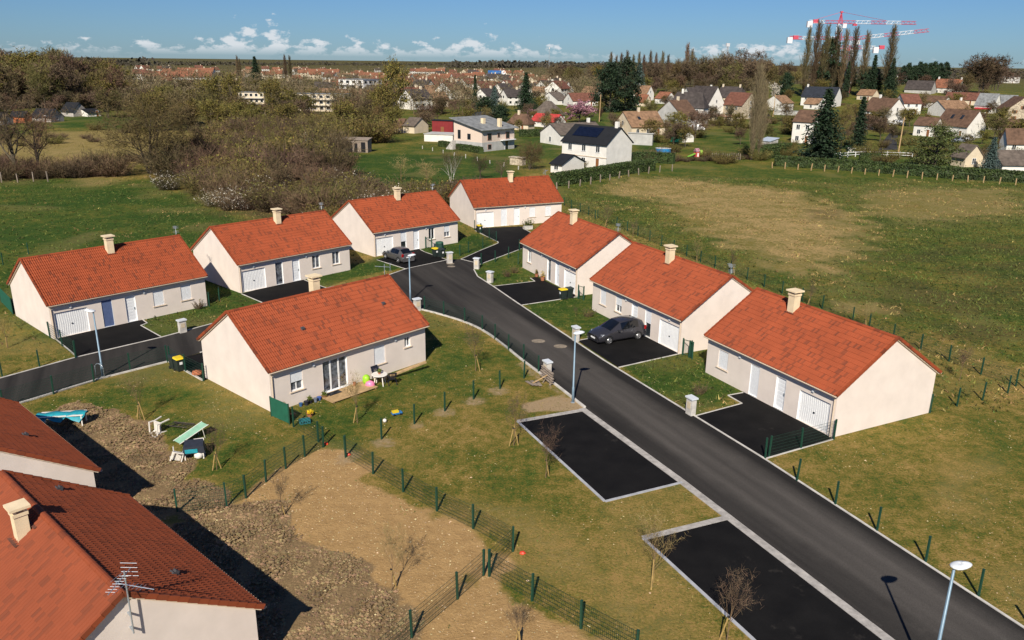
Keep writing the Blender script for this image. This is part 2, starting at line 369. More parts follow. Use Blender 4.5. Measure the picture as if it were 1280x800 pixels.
    # dry straw
    dry = 0.25 * np.clip((n1(X, Y, 5.5) - 0.62) * 6, 0, 1)
    def addd(px, val, soft=1.5, warp=1.6):
        nonlocal dry
        dry = np.maximum(dry, val * zone(px, soft, warp))
    addd([(775, 222), (880, 226), (1000, 240), (1075, 270), (1070, 315), (1030, 345), (960, 330), (880, 288), (820, 250), (755, 240)], 0.95, 3.0, 3.0)
    addd([(1080, 235), (1280, 235), (1290, 268), (1140, 280), (1070, 262)], 0.60, 4.0, 3.0)
    addd([(1030, 375), (1100, 378), (1130, 392), (1060, 396)], 0.6, 0.8, 1.2)
    addd([(60, 165), (240, 160), (330, 180), (200, 205), (0, 205), (-60, 180)], 0.75, 4.0, 3.0)
    addd([(90, 222), (150, 218), (165, 226), (110, 236)], 0.7, 1.5, 1.5)
    addd([(1150, 580), (1230, 560), (1260, 600), (1190, 640)], 0.5, 1.2, 2)
    addd([(570, 640), (680, 640), (760, 690), (800, 760), (690, 720)], 0.45, 1.0, 2)
    # dark scrubby patches in the right-hand meadow
    scrub = 0.9 * zone([(1080, 330), (1180, 300), (1400, 300), (1500, 400), (1290, 440), (1180, 420), (1090, 380)], 3.0, 3.5) * np.clip((n2(X, Y, 3.2) - .33) * 3.2, 0, 1)
    scrub = np.maximum(scrub, zone([(1010, 262), (1050, 262), (1050, 275), (1015, 276)], 0.8, 1.0) * 0.7)
    # brown litter under thickets and woods
    brush = zone([(195, 215), (300, 160), (420, 160), (425, 190), (440, 240), (560, 268), (420, 300), (330, 278), (270, 262)], 2.5, 2.5)
    brush = np.maximum(brush, zone([(-300, 208), (140, 205), (150, 218), (0, 228), (-300, 240)], 1.2, 1.5))
    brush = np.maximum(brush, 0.7 * zone([(170, 160), (430, 160), (500, 130), (480, 100), (150, 95)], 10, 4))
    brush = np.maximum(brush, zone([(-400, 142), (70, 140), (150, 128), (150, 84), (-400, 84)], 8, 4))
    brush = np.maximum(brush, zone([(740, 112), (1100, 118), (1130, 100), (1000, 88), (720, 88)], 10, 4))
    for gx0, gx1, gy0, gy1 in ((600, 700, 165, 200), (790, 850, 176, 205), (860, 980, 165, 200), (950, 1010, 140, 165), (1040, 1180, 190, 212), (1180, 1290, 180, 220), (730, 780, 140, 165), (1140, 1200, 150, 175), (960, 1000, 150, 160)):
        setl([(gx0, gy0), (gx1, gy0), (gx1, gy1), (gx0, gy1)], .78, 2.0)
    lush = np.where((Y > 150) & (lush < .62), np.minimum(.62, lush + .36 * np.clip((Y - 150) / 20, 0, 1) * (0.6 + .8 * n3(X, Y, 14))), lush)
    far = np.clip((Y - 500) / 900, 0, 1); lush = lush * (1 - far) + 0.6 * far; brush = np.maximum(brush, .85 * far)
    zz = z + till * ((n1(X, Y, 0.9) - .5) * 0.16 + (n2(X, Y, 0.45) - .5) * 0.10 - 0.02)
    me = bpy.data.meshes.new('ground'); nx, ny = len(xs), len(ys)
    idx = np.arange(nx * ny).reshape(ny, nx)
    fc = np.stack([idx[:-1, :-1], idx[:-1, 1:], idx[1:, 1:], idx[1:, :-1]], -1).reshape(-1, 4)
    me.vertices.add(nx * ny); me.vertices.foreach_set('co', np.stack([X, Y, zz], -1).ravel())
    me.loops.add(fc.size); me.loops.foreach_set('vertex_index', fc.ravel().astype('i'))
    me.polygons.add(len(fc)); me.polygons.foreach_set('loop_start', np.arange(0, fc.size, 4)); me.polygons.foreach_set('use_smooth', np.ones(len(fc), bool))
    for nm, a in (('tilled', till), ('bare', bare), ('sand', sand), ('lush', lush), ('dry', dry), ('scrub', scrub), ('brush', brush)):
        at = me.attributes.new(nm, 'FLOAT', 'POINT'); at.data.foreach_set('value', a.astype('f'))
    me.update(); me.validate()
    m = bpy.data.materials.new('ground_cover'); m.use_nodes = True; me.materials.append(m)
    N = m.node_tree.nodes; L = m.node_tree.links; b = N['Principled BSDF']; b.inputs['Roughness'].default_value = 0.95; b.inputs['Specular IOR Level'].default_value = 0.1
    tc = N.new('ShaderNodeTexCoord')
    def noise(sc, det=6, ro=0.6, st=(1, 1, 1)):
        n = N.new('ShaderNodeTexNoise'); n.inputs['Scale'].default_value = sc; n.inputs['Detail'].default_value = det; n.inputs['Roughness'].default_value = ro
        mp = N.new('ShaderNodeMapping'); mp.inputs['Scale'].default_value = st; L.new(tc.outputs['Object'], mp.inputs[0]); L.new(mp.outputs[0], n.inputs['Vector']); return n.outputs['Fac']
    def attr(n):
        a = N.new('ShaderNodeAttribute'); a.attribute_name = n; return a.outputs['Fac']
    def mr(v, a, b_, c=0.0, d=1.0):
        r = N.new('ShaderNodeMapRange'); r.inputs['From Min'].default_value = a; r.inputs['From Max'].default_value = b_; r.inputs['To Min'].default_value = c; r.inputs['To Max'].default_value = d
        L.new(v, r.inputs['Value']); return r.outputs[0]
    def ma(op, a, c, clamp=False):
        k = N.new('ShaderNodeMath'); k.operation = op; k.use_clamp = clamp
        for i, v in enumerate((a, c)):
            if isinstance(v, (int, float)): k.inputs[i].default_value = v
            else: L.new(v, k.inputs[i])
        return k.outputs[0]
    def mix(f, a, c):
        x = N.new('ShaderNodeMixRGB')
        if isinstance(f, float): x.inputs[0].default_value = f
        else: L.new(f, x.inputs[0])
        for i, v in ((1, a), (2, c)):
            if isinstance(v, tuple): x.inputs[i].default_value = v + (1,)
            else: L.new(v, x.inputs[i])
        return x.outputs[0]
    nA, nB, nC, nD = noise(0.35), noise(1.7, 8, 0.65), noise(9.0, 8, 0.72), noise(0.07, 4)
    tuft = noise(3.4, 8, 0.7)
    lf = ma('ADD', attr('lush'), ma('MULTIPLY', ma('SUBTRACT', ma('ADD', ma('MULTIPLY', nB, 0.6), ma('MULTIPLY', nA, 0.4)), 0.5), 2.7))
    lf = ma('ADD', lf, ma('MULTIPLY', ma('SUBTRACT', nC, 0.5), 2.3))
    lf = ma('ADD', lf, ma('MULTIPLY', ma('SUBTRACT', nD, 0.5), 0.9), True)
    cr_ = N.new('ShaderNodeValToRGB'); e = cr_.color_ramp.elements
    e[0].position = 0.0; e[0].color = (0.29, 0.19, 0.062, 1); e[1].position = 1.0; e[1].color = (0.027, 0.060, 0.009, 1)
    for p_, c_ in ((0.22, (0.205, 0.155, 0.038, 1)), (0.45, (0.130, 0.112, 0.021, 1)), (0.72, (0.062, 0.092, 0.015, 1))):
        k = cr_.color_ramp.elements.new(p_); k.color = c_
    L.new(lf, cr_.inputs[0]); c = cr_.outputs[0]
    df = ma('MULTIPLY', attr('dry'), mr(ma('ADD', ma('ADD', ma('MULTIPLY', tuft, 0.3), ma('MULTIPLY', nB, 0.3)), ma('ADD', ma('MULTIPLY', nA, 0.25), ma('MULTIPLY', nD, 0.15))), 0.425, 0.545), True)
    c = mix(df, c, mix(mr(nC, 0.3, 0.7), (0.28, 0.185, 0.075), (0.46, 0.315, 0.135)))
    c = mix(ma('MULTIPLY', attr('scrub'), mr(tuft, 0.35, 0.6), True), c, mix(mr(nC, 0.35, 0.65), (0.035, 0.038, 0.012), (0.090, 0.064, 0.028)))
    c = mix(ma('MULTIPLY', attr('brush'), mr(nA, 0.2, 0.6, 0.55, 1.0), True), c, mix(mr(nB, 0.35, 0.65), (0.075, 0.055, 0.028), (0.10, 0.085, 0.030)))
    soil = mix(mr(nB, 0.32, 0.68), (0.25, 0.145, 0.055), (0.40, 0.245, 0.10)); soil = mix(mr(nC, 0.3, 0.75, 0.0, 0.6), soil, (0.50, 0.33, 0.16))
    bf = mr(ma('ADD', attr('bare'), ma('MULTIPLY', ma('SUBTRACT', ma('ADD', ma('MULTIPLY', nA, 0.5), ma('MULTIPLY', tuft, 0.5)), 0.5), 1.1)), 0.38, 0.72)
    c = mix(ma('MULTIPLY', bf, mr(nC, 0.22, 0.42, 0.65, 0.97), True), c, soil)
    c = mix(mr(ma('ADD', attr('sand'), ma('MULTIPLY', ma('SUBTRACT', tuft, 0.5), 0.9)), 0.35, 0.65), c, mix(mr(nC, 0.3, 0.7), (0.27, 0.185, 0.10), (0.38, 0.28, 0.165)))
    tsoil = mix(mr(nC, 0.3, 0.7), (0.150, 0.100, 0.050), (0.28, 0.190, 0.098))
    c = mix(mr(ma('ADD', attr('tilled'), ma('MULTIPLY', ma('SUBTRACT', tuft, 0.5), 0.5)), 0.4, 0.6), c, tsoil)
    L.new(c, b.inputs['Base Color'])
    bp = N.new('ShaderNodeBump'); bp.inputs['Strength'].default_value = 0.9; bp.inputs['Distance'].default_value = 0.10
    L.new(ma('ADD', ma('MULTIPLY', nC, 0.6), ma('MULTIPLY', tuft, 0.6)), bp.inputs['Height']); L.new(bp.outputs[0], b.inputs['Normal'])
    o = link('ground', me); tag(o, kind='structure'); return till, bare, X, Y, lush, dry, brush
till_w, bare_w, GX, GY, lush_w, dry_w, brush_w = ground()

# ------------------------------------------------------------------ asphalt
def asphalt(name, lo, hi, track=0.0, ang=0.0, lane=None, lane_y=(0, 1)):
    m = bpy.data.materials.new(name); m.use_nodes = True
    N = m.node_tree.nodes; L = m.node_tree.links; b = N['Principled BSDF']; b.inputs['Roughness'].default_value = 0.85; b.inputs['Specular IOR Level'].default_value = 0.10
    tc = N.new('ShaderNodeTexCoord'); mr0 = N.new('ShaderNodeMapping'); mr0.inputs['Rotation'].default_value = (0, 0, ang); L.new(tc.outputs['Object'], mr0.inputs[0])
    mp = N.new('ShaderNodeMapping'); mp.inputs['Scale'].default_value = (1, 0.06 if track else 1, 1); L.new(mr0.outputs[0], mp.inputs[0])
    n1 = N.new('ShaderNodeTexNoise'); n1.inputs['Scale'].default_value = 1.1 if track else 0.8; n1.inputs['Detail'].default_value = 5; L.new(mp.outputs[0], n1.inputs['Vector'])
    n2 = N.new('ShaderNodeTexNoise'); n2.inputs['Scale'].default_value = 26; n2.inputs['Detail'].default_value = 5; n2.inputs['Roughness'].default_value = 0.75; L.new(tc.outputs['Object'], n2.inputs['Vector'])
    n3 = N.new('ShaderNodeTexNoise'); n3.inputs['Scale'].default_value = 0.5; n3.inputs['Detail'].default_value = 9; n3.inputs['Roughness'].default_value = 0.7; L.new(tc.outputs['Object'], n3.inputs['Vector'])
    def mr(v, a, c, d=0.0, e=1.0):
        r = N.new('ShaderNodeMapRange'); r.inputs['From Min'].default_value = a; r.inputs['From Max'].default_value = c; r.inputs['To Min'].default_value = d; r.inputs['To Max'].default_value = e; L.new(v, r.inputs['Value']); return r.outputs[0]
    x = N.new('ShaderNodeMixRGB'); x.inputs[1].default_value = lo + (1,); x.inputs[2].default_value = hi + (1,); L.new(mr(n1.outputs['Fac'], 0.3, 0.72), x.inputs[0])
    if lane:
        sp = N.new('ShaderNodeSeparateXYZ'); L.new(mr0.outputs[0], sp.inputs[0]); acc = None
        for c_, w_, a_ in lane:                       # bands worn by tyres (or freshly laid, dark) along the straight
            d1 = N.new('ShaderNodeMath'); d1.operation = 'SUBTRACT'; L.new(sp.outputs['X'], d1.inputs[0]); d1.inputs[1].default_value = c_
            wv = N.new('ShaderNodeMath'); wv.operation = 'MULTIPLY_ADD'; L.new(n3.outputs['Fac'], wv.inputs[0]); wv.inputs[1].default_value = 0.9; L.new(d1.outputs[0], wv.inputs[2])
            w2 = N.new('ShaderNodeMath'); w2.operation = 'SUBTRACT'; L.new(wv.outputs[0], w2.inputs[0]); w2.inputs[1].default_value = 0.45
            ab = N.new('ShaderNodeMath'); ab.operation = 'ABSOLUTE'; L.new(w2.outputs[0], ab.inputs[0]); g_ = mr(ab.outputs[0], 0, w_, a_, 0.0)
            if acc is None: acc = g_
            else:
                k_ = N.new('ShaderNodeMath'); L.new(acc, k_.inputs[0]); L.new(g_, k_.inputs[1]); acc = k_.outputs[0]
        fade = mr(sp.outputs['Y'], lane_y[0], lane_y[1], 1.0, 0.25); k2 = N.new('ShaderNodeMath'); k2.operation = 'MULTIPLY'; L.new(acc, k2.inputs[0]); L.new(fade, k2.inputs[1])
        k3 = N.new('ShaderNodeMath'); k3.operation = 'MULTIPLY_ADD'; L.new(mr(n1.outputs['Fac'], 0.3, 0.72), k3.inputs[0]); k3.inputs[1].default_value = 0.45; L.new(k2.outputs[0], k3.inputs[2]); k3.use_clamp = True; L.new(k3.outputs[0], x.inputs[0])
    y = N.new('ShaderNodeMixRGB'); y.blend_type = 'MULTIPLY'; y.inputs[0].default_value = 1.0; L.new(x.outputs[0], y.inputs[1])
    g = N.new('ShaderNodeCombineColor'); v = mr(n2.outputs['Fac'], 0.25, 0.75, 0.65, 1.4)
    for i in range(3): L.new(v, g.inputs[i])
    L.new(g.outputs[0], y.inputs[2])
    d = N.new('ShaderNodeMixRGB'); d.inputs[2].default_value = (0.10, 0.088, 0.075, 1); L.new(y.outputs[0], d.inputs[1]); L.new(mr(n3.outputs['Fac'], 0.62, 0.80, 0, 0.5), d.inputs[0])
    L.new(d.outputs[0], b.inputs['Base Color'])
    bp = N.new('ShaderNodeBump'); bp.inputs['Strength'].default_value = 0.5; bp.inputs['Distance'].default_value = 0.01; L.new(n2.outputs['Fac'], bp.inputs['Height']); L.new(bp.outputs[0], b.inputs['Normal'])
    return m
M_ROAD = asphalt('worn_asphalt', (0.020, 0.0185, 0.0175), (0.088, 0.079, 0.071), 1.0, R(-25.5), ((25.22, .8, .42), (27.02, .8, .50), (26.07, .55, .28), (28.63, .9, -.30), (26.17, 2.2, .22)), (50, 66))
M_ROADB = asphalt('lane_asphalt', (0.032, 0.031, 0.031), (0.070, 0.067, 0.064), 1.0, R(-45))
M_DRIVE = asphalt('fresh_asphalt', (0.0060, 0.0058, 0.0060), (0.0115, 0.0108, 0.0106))
M_KERB = mat('kerb_concrete', (0.52, 0.49, 0.45), 0.9, var=0.12, scale=1.5, bump=0.3)
M_SETT = mat('kerb_setts', (0.36, 0.335, 0.31), 0.9, var=0.16, scale=2.5, bump=0.4)
M_BAYK = mat('bay_edging', (0.36, 0.365, 0.385), 0.9, var=0.10, scale=2.0)
PAVED = []
def sheet(name, poly, m, z):
    PAVED.append([tuple(p[:2]) for p in poly])
    a = sum(poly[i][0] * poly[(i + 1) % len(poly)][1] - poly[(i + 1) % len(poly)][0] * poly[i][1] for i in range(len(poly)))
    if a < 0: poly = poly[::-1]
    o = MB().prism([tuple(p[:2]) for p in poly], -0.02, z).build(name, m); return tag(o, kind='structure')
def smooth(pts, it=2):
    for _ in range(it):
        q = [pts[0]]
        for a, b in zip(pts, pts[1:]):
            a, b = np.array(a), np.array(b); q += [tuple(a * .75 + b * .25), tuple(a * .25 + b * .75)]
        pts = q + [pts[-1]]
    return pts
def kerb(name, pts, w, h, m, seg=1.0, gap=0.012, side=0.0):       # row of kerb stones following pts (world xy)
    mb = MB(); pts = [Vector((p[0], p[1], 0)) for p in pts]
    for a, b in zip(pts, pts[1:]):
        l = (b - a).length
        if l < 1e-3: continue
        d = (b - a) / l; nn = Vector((-d.y, d.x, 0)); n = max(1, round(l / seg))
        for i in range(n):
            p0 = a + d * (l * i / n + gap / 2); p1 = a + d * (l * (i + 1) / n - gap / 2); off = nn * side; hh = h + rng.uniform(-.003, .003)
            q = [p0 + off - nn * w / 2, p1 + off - nn * w / 2, p1 + off + nn * w / 2, p0 + off + nn * w / 2]
            mb.add([(v.x, v.y, -0.05) for v in q] + [(v.x, v.y, hh) for v in q], [(4, 5, 6, 7), (0, 1, 5, 4), (1, 2, 6, 5), (2, 3, 7, 6), (3, 0, 4, 7)])
    return tag(mb.build(name, m), kind='structure')
def G2(x, y): return tuple(P(x, y, 0)[:2])
RIGHT = [G2(592, 327), G2(592.3, 337), G2(597, 345.6), G2(616.4, 358), G2(647, 379), G2(754, 450), G2(956, 574), G2(1280, 785)]
d_ = np.array(RIGHT[-1]) - np.array(RIGHT[-2]); RIGHT.append(tuple(np.array(RIGHT[-1]) + d_ * 1.1))
CURVE = [(-9.6, 65.9), G2(522, 386), G2(552, 393.6), G2(582, 403), G2(605.4, 413.8), G2(628.8, 430.8), G2(654, 452), G2(690, 477.6), G2(731, 510)]
CURVE = smooth(CURVE, 2)
LEFT = [G2(731, 510), G2(855, 600), G2(1118, 800)]; d_ = np.array(LEFT[-1]) - np.array(LEFT[1]); LEFT.append(tuple(np.array(LEFT[-1]) + d_ * 1.0))
LANE_UP = [(-46, 32.2), G2(0, 473), G2(94, 447), G2(201, 422), G2(263.6, 405), (-12.15, 76.1), G2(508, 336), G2(559, 325), G2(576, 324)]
LANE_LO = [(-44, 27.5), G2(0, 511), G2(30, 503), G2(128, 473), G2(210, 452.4), G2(250, 441), (-15.5, 61.6), (-9.6, 65.9)]
road = sheet('road', RIGHT + LEFT[::-1] + CURVE[::-1] + LANE_LO[::-1][1:] + LANE_UP, M_ROAD, 0.012)
kerb('kerb_stones', RIGHT[1:], 0.11, 0.045, M_KERB)
kerb('kerb_stones', CURVE, 0.16, 0.10, M_KERB)
kerb('kerb_setts', LEFT, 0.42, 0.03, M_SETT, 0.5, 0.015, -0.21)
kerb('kerb_stones', LANE_UP[:7], 0.11, 0.04, M_KERB)
kerb('kerb_stones', LANE_LO[:5], 0.14, 0.09, M_KERB)
kerb('kerb_stones', LANE_LO[5:], 0.14, 0.05, M_KERB)
def drive(name, px, edges, m=M_DRIVE, z=0.020):
    sheet(name, [G2(*p) if p[0] > -50 or p[1] > 200 else p for p in px], m, z)
    for e in edges: kerb('driveway_edging', [G2(*p) for p in e], 0.09, 0.035, M_KERB)
drive('driveway', [(70, 424), (96.5, 446.5), (201, 421), (176, 407), (184, 404), (177, 398)], [[(70, 424), (96.5, 446.5)], [(201, 421), (176, 407), (184, 404), (178, 399.5)]])
drive('driveway', [(302, 367.5), (353, 389), (424, 366), (381, 350), (378, 346)], [[(302, 367.5), (353, 389)], [(424, 366), (380, 350)]])
drive('driveway', [(470, 325), (508, 336.5), (559.4, 325), (530.5, 315), (525, 312), (522, 309)], [[(471, 325), (508, 336.5)], [(508, 336), (559, 325)], [(559.4, 325), (530.5, 315), (525, 312)]])
drive('driveway', [(576.5, 324), (601, 313), (616, 307.5), (622.6, 304.5), (622.6, 302.5), (608, 295.5), (594, 288.5), (593.5, 285.5), (652, 283), (665, 291.5), (672, 300), (652, 311), (600, 330.5)],
      [[(576.5, 324), (601, 313), (622.6, 304), (622.6, 302.5), (594, 288.5)], [(653, 285), (664.5, 291.5)], [(600, 330.5), (652, 311)], [(576, 324), (592, 328)]])
drive('driveway', [(616.4, 358), (668.6, 351.8), (663, 347.7), (671, 346), (722, 371), (652, 381.5)], [[(616.4, 358), (668.6, 351.8), (663, 347.7)], [(652, 381.5), (722, 371)]])
drive('driveway', [(722, 426), (783, 414.5), (774, 408), (780, 404), (851, 442), (773, 459.5)], [[(722, 426), (783, 414.5), (774, 408)], [(773, 459.5), (851, 442)]])
drive('driveway', [(868, 520.5), (927.5, 504.5), (910, 494.5), (929, 490), (1042, 548.5), (957, 573)], [[(868, 520.5), (927.5, 504.5), (910, 494.5), (929, 491)], [(957, 573.5), (1042, 549)]])
sheet('driveway', [G2(211, 452), G2(254, 476), (-17.6, 51.6), (-20.9, 55.1)], M_DRIVE, 0.020)
kerb('driveway_edging', [G2(211, 452.2), G2(254, 476)], 0.14, 0.06, M_KERB)
BAY1 = [G2(647, 527), G2(733, 512), G2(853, 603), G2(756, 627)]
BAY2 = [G2(804, 673), G2(910, 647), G2(1112, 803), (14.9, 21.6), (9.7, 21.6), G2(942, 800)]
sheet('parking_bay', BAY1, M_DRIVE, 0.010); sheet('parking_bay', BAY2, M_DRIVE, 0.010)
kerb('bay_edging', [BAY1[1], BAY1[0]], 0.34, 0.03, M_SETT, 0.5); kerb('bay_edging', [BAY1[0], BAY1[3], BAY1[2]], 0.15, 0.03, M_BAYK, 1.0)
kerb('bay_edging', [BAY2[1], BAY2[0]], 0.34, 0.03, M_SETT, 0.5); kerb('bay_edging', [BAY2[0], BAY2[5], BAY2[4]], 0.15, 0.03, M_BAYK, 1.0)
sheet('village_road', [G2(1098, 188), G2(1103, 178), G2(1112, 166), G2(1110, 158), G2(1111, 154), G2(1124, 154), G2(1124, 160), G2(1123, 168), G2(1121, 178), G2(1122, 187)], M_ROADB, 0.02)

# ------------------------------------------------------------------ estate houses
ZE, ZR, OV = 2.62, 5.42, 0.23
def wall_face(mb, L, z1, holes, depth=0.16, y=0.0):
    """front wall in the xz plane at y (facing -y) with rectangular holes and reveals running to y+depth"""
    x = 0.0
    for (x0, x1, z0, zt_) in sorted(holes):
        if x0 > x: mb.quad((x, y, 0), (x0, y, 0), (x0, y, z1), (x, y, z1))
        if z0 > 0.01: mb.quad((x0, y, 0), (x1, y, 0), (x1, y, z0), (x0, y, z0))
        mb.quad((x0, y, zt_), (x1, y, zt_), (x1, y, z1), (x0, y, z1))
        d = y + depth
        mb.quad((x0, y, z0), (x0, d, z0), (x0, d, zt_), (x0, y, zt_)); mb.quad((x1, y, z0), (x1, y, zt_), (x1, d, zt_), (x1, d, z0))
        mb.quad((x0, y, zt_), (x0, d, zt_), (x1, d, zt_), (x1, y, zt_)); mb.quad((x0, y, z0), (x1, y, z0), (x1, d, z0), (x0, d, z0))
        mb.quad((x0, d, z0), (x1, d, z0), (x1, d, zt_), (x0, d, zt_)); x = x1
    if x < L: mb.quad((x, y, 0), (L, y, 0), (L, y, z1), (x, y, z1))
def tile_slope(mb, o, u, v, n, lu, lv, tw=0.15, th=0.34, pts=5):
    """corrugated tile courses on a roof slope; uv counts tiles"""
    o, u, v, n = Vector(o), Vector(u), Vector(v), Vector(n); nt = max(1, round(lu / tw)); tw = lu / nt; nr = max(1, round(lv / th)); th = lv / nr
    prof = [-0.022, 0.012, 0.044, 0.044, 0.012]
    for r in range(nr):
        b = len(mb.v); cols = nt * pts + 1
        for lvl, (vv, lift, ur) in enumerate(((r * th - 0.035, 0.026, 0.02), ((r + 1) * th, 0.0, 0.98))):
            for c in range(cols):
                h = prof[c % pts]; i = len(mb.v)
                mb.v.append(tuple(o + u * (c * tw / pts) + v * max(vv, -0.03) + n * (lift + h)))
                mb.uv[i] = (c / pts + (0.0 if c % pts else 0.001), r + ur)
        for c in range(cols - 1): mb.f.append((b + c, b + c + 1, b + cols + c + 1, b + cols + c))
        b2 = len(mb.v)
        for c in range(cols):
            p = Vector(mb.v[b + c]); mb.v.append(tuple(p - n * 0.035)); mb.uv[len(mb.v) - 1] = (c / pts, r + 0.02)
        for c in range(cols - 1): mb.f.append((b2 + c, b2 + c + 1, b + c + 1, b + c))
def estate_roof(root, L, W, chim, vents=(), tiles=M_TILE, back_chim=False, ov=OV):
    mb = MB(); sl = Vector((0, W / 2 + ov, ZR - ZE)); lv = sl.length; v = sl.normalized(); n = Vector((0, -v.z, v.y)); g = 0.13
    tile_slope(mb, (-g, -ov, ZE), (1, 0, 0), v, n, L + 2 * g, lv)
    v2 = Vector((0, -v.y, v.z)); n2 = Vector((0, v.z, v.y))
    tile_slope(mb, (L + g, W + ov, ZE), (-1, 0, 0), v2, n2, L + 2 * g, lv)
    roof = mb.build('roof', tiles, root)
    k = MB(); d0 = 0.035; d1 = 0.13                       # deck under the tiles
    for ya, sgn in ((-ov, 1), (W + ov, -1)):
        a = Vector((-g + .03, ya, ZE)); nn = n if sgn == 1 else n2; vv = v if sgn == 1 else v2
        q = [a - nn * d0, a + vv * lv - nn * d0, a + vv * lv - nn * d1, a - nn * d1]
        k.add([tuple(p) for p in q] + [tuple(p + Vector((L + 2 * g - .06, 0, 0))) for p in q], [(0, 1, 2, 3), (7, 6, 5, 4), (0, 4, 5, 1), (1, 5, 6, 2), (2, 6, 7, 3), (3, 7, 4, 0)])
    k.build('roof_deck', M_TRIM, roof)
    rd = MB(); nr = int((L + 2 * g) / 0.40)               # ridge tiles
    for i in range(nr):
        x0 = -g + (L + 2 * g) * i / nr; x1 = -g + (L + 2 * g) * (i + 1) / nr + 0.02; vs = []
        for x, r_ in ((x0, 0.125), (x1, 0.115)):
            for t in range(7):
                a = math.pi * t / 6; vs.append((x, W / 2 + r_ * math.cos(a), ZR - 0.02 + r_ * 0.85 * math.sin(a)))
        rd.add(vs, [(t, t + 1, t + 8, t + 7) for t in range(6)] + [tuple(range(7))])
        for j in range(len(rd.v)): rd.uv.setdefault(j, (i * 1.0 + 0.5, 40.5))
    rd.build('ridge_tiles', tiles, roof)
    nv = int(lv / 0.36)                         # verge tiles down both gables
    for xg, sx in ((-g, -1), (L + g, 1)):
        vg = MB()
        for ya, vv, nn in ((-ov, v, n), (W + ov, v2, n2)):
            a = Vector((xg, ya, ZE))
            for i in range(nv):
                p0 = a + vv * (lv * i / nv); p1 = a + vv * (lv * (i + 1) / nv + 0.02); i0 = len(vg.v)
                vg.obox(p0 + nn * 0.035 + Vector((sx * .01, 0, 0)), p1 + nn * 0.012 + Vector((sx * .01, 0, 0)), 0.09, 0.17, nn)
                for j in range(i0, len(vg.v)): vg.uv[j] = (i + 0.5, 55.5 + sx)
        vg.build('verge_tiles', tiles, roof)
    if chim:
        cx, off = chim[:2]; q = chim[2] if len(chim) > 2 else 1.0; cy = W / 2 + (off if back_chim else -off); c = MB(); zb = ZR - abs(off) * (ZR - ZE) / (W / 2 + ov) - 0.5
        zq = -.30 if q < 1 else 0.0
        c.box(cx - .26 * q, cx + .26 * q, cy - .26 * q, cy + .26 * q, zb, ZR + zq + 0.62); c.box(cx - .30 * q, cx + .30 * q, cy - .30 * q, cy + .30 * q, ZR + zq + 0.62, ZR + zq + 0.74)
        for sx in (-.2 * q, .2 * q):
            for sy in (-.2 * q, .2 * q): c.box(cx + sx - .05, cx + sx + .05, cy + sy - .05, cy + sy + .05, ZR + zq + .74, ZR + zq + .87)
        c.box(cx - .15 * q, cx + .15 * q, cy - .15 * q, cy + .15 * q, ZR + zq + .741, ZR + zq + .80)
        ch = c.build('chimney', M_CHIM, root)
        MB().box(cx - .40 * q, cx + .40 * q, cy - .40 * q, cy + .40 * q, ZR + zq + .87, ZR + zq + .96).build('chimney_cap', M_CHIM, ch)
        for s0 in (-1, 1):                                    # lead flashing strips at the foot
            fl = MB(); fl.obox((cx - .36, cy + .31 * s0, ZR - abs(cy + .31 * s0 - W / 2) * (ZR - ZE) / (W / 2 + ov) + .06), (cx + .36, cy + .31 * s0, ZR - abs(cy + .31 * s0 - W / 2) * (ZR - ZE) / (W / 2 + ov) + .06), 0.12, 0.03); fl.build('flashing', RF['red'], ch)
    for (vx, vd) in vents:                                # little tile vents: distance from the eave
        p = Vector((vx, -ov, ZE)) + v * vd; m2 = MB(); m2.obox(p + n * .03, p + v * .24 + n * .07, .24, .07, n); m2.obox(p + v * .02 + n * .10, p + v * .16 + n * .12, .18, .10, n)
        m2.build('roof_vent', mat('lead_grey', (0.06, 0.055, 0.06), 0.6), roof)
    return roof
def antenna(root, x, y, z, az=0.6):
    m = MB(); m.tube([(x, y, z - 0.5), (x, y, z + 0.75)], 0.022, 6)
    a = Vector((math.cos(az), math.sin(az), 0.12)); b = Vector((-math.sin(az), math.cos(az), 0)); top = Vector((x, y, z + 0.55))
    m.tube([top - a * .45, top + a * .65], 0.016, 5)
    for i in range(9):
        c = top + a * (-.1 + .09 * i); m.tube([c - b * .16, c + b * .16], 0.006, 4)
    for s in (-1, 1):
        for q in range(3):
            c = top - a * (.40 - .02 * q) + Vector((0, 0, s * (.10 + .09 * q))); m.tube([c - b * .24, c + b * .24], 0.007, 4)
        m.tube([top - a * .38, top - a * .38 + Vector((0, 0, s * .32)) - a * .1], 0.012, 4)
    m.build('antenna', M_STEEL, root)
def window_part(root, x0, x1, z0, z1, kind, y=0.0):
    """kind: shut / half / open / curtain; sits in the wall recess"""
    f = MB(); d = y + 0.09; t = 0.06
    for a, b, c, e in ((x0, x0 + t, z0, z1), (x1 - t, x1, z0, z1), (x0 + t, x1 - t, z0, z0 + t), (x0 + t, x1 - t, z1 - t, z1)): f.box(a, b, d, d + .065, c, e)
    f.box((x0 + x1) / 2 - .03, (x0 + x1) / 2 + .03, d + .005, d + .06, z0 + t, z1 - t)
    w = f.build('window', M_WHITE, root)
    MB().box(x0 + .05, x1 - .05, d + .045, d + .055, z0 + .05, z1 - .05).build('pane', M_CURT if kind in ('half', 'curtain') else M_GLASS, w)
    zs = {'shut': z0 + .02, 'half': z0 + (z1 - z0) * .45, 'low': z0 + (z1 - z0) * .30}.get(kind)
    if zs is not None: slats(w, x0 + .015, x1 - .015, zs, z1, y + .045, M_SHUT)
    if z0 > 0.3: MB().box(x0 - .10, x1 + .10, y - .07, y + .09, z0 - .06, z0 - .001).build('sill', M_TRIM, w)
    return w
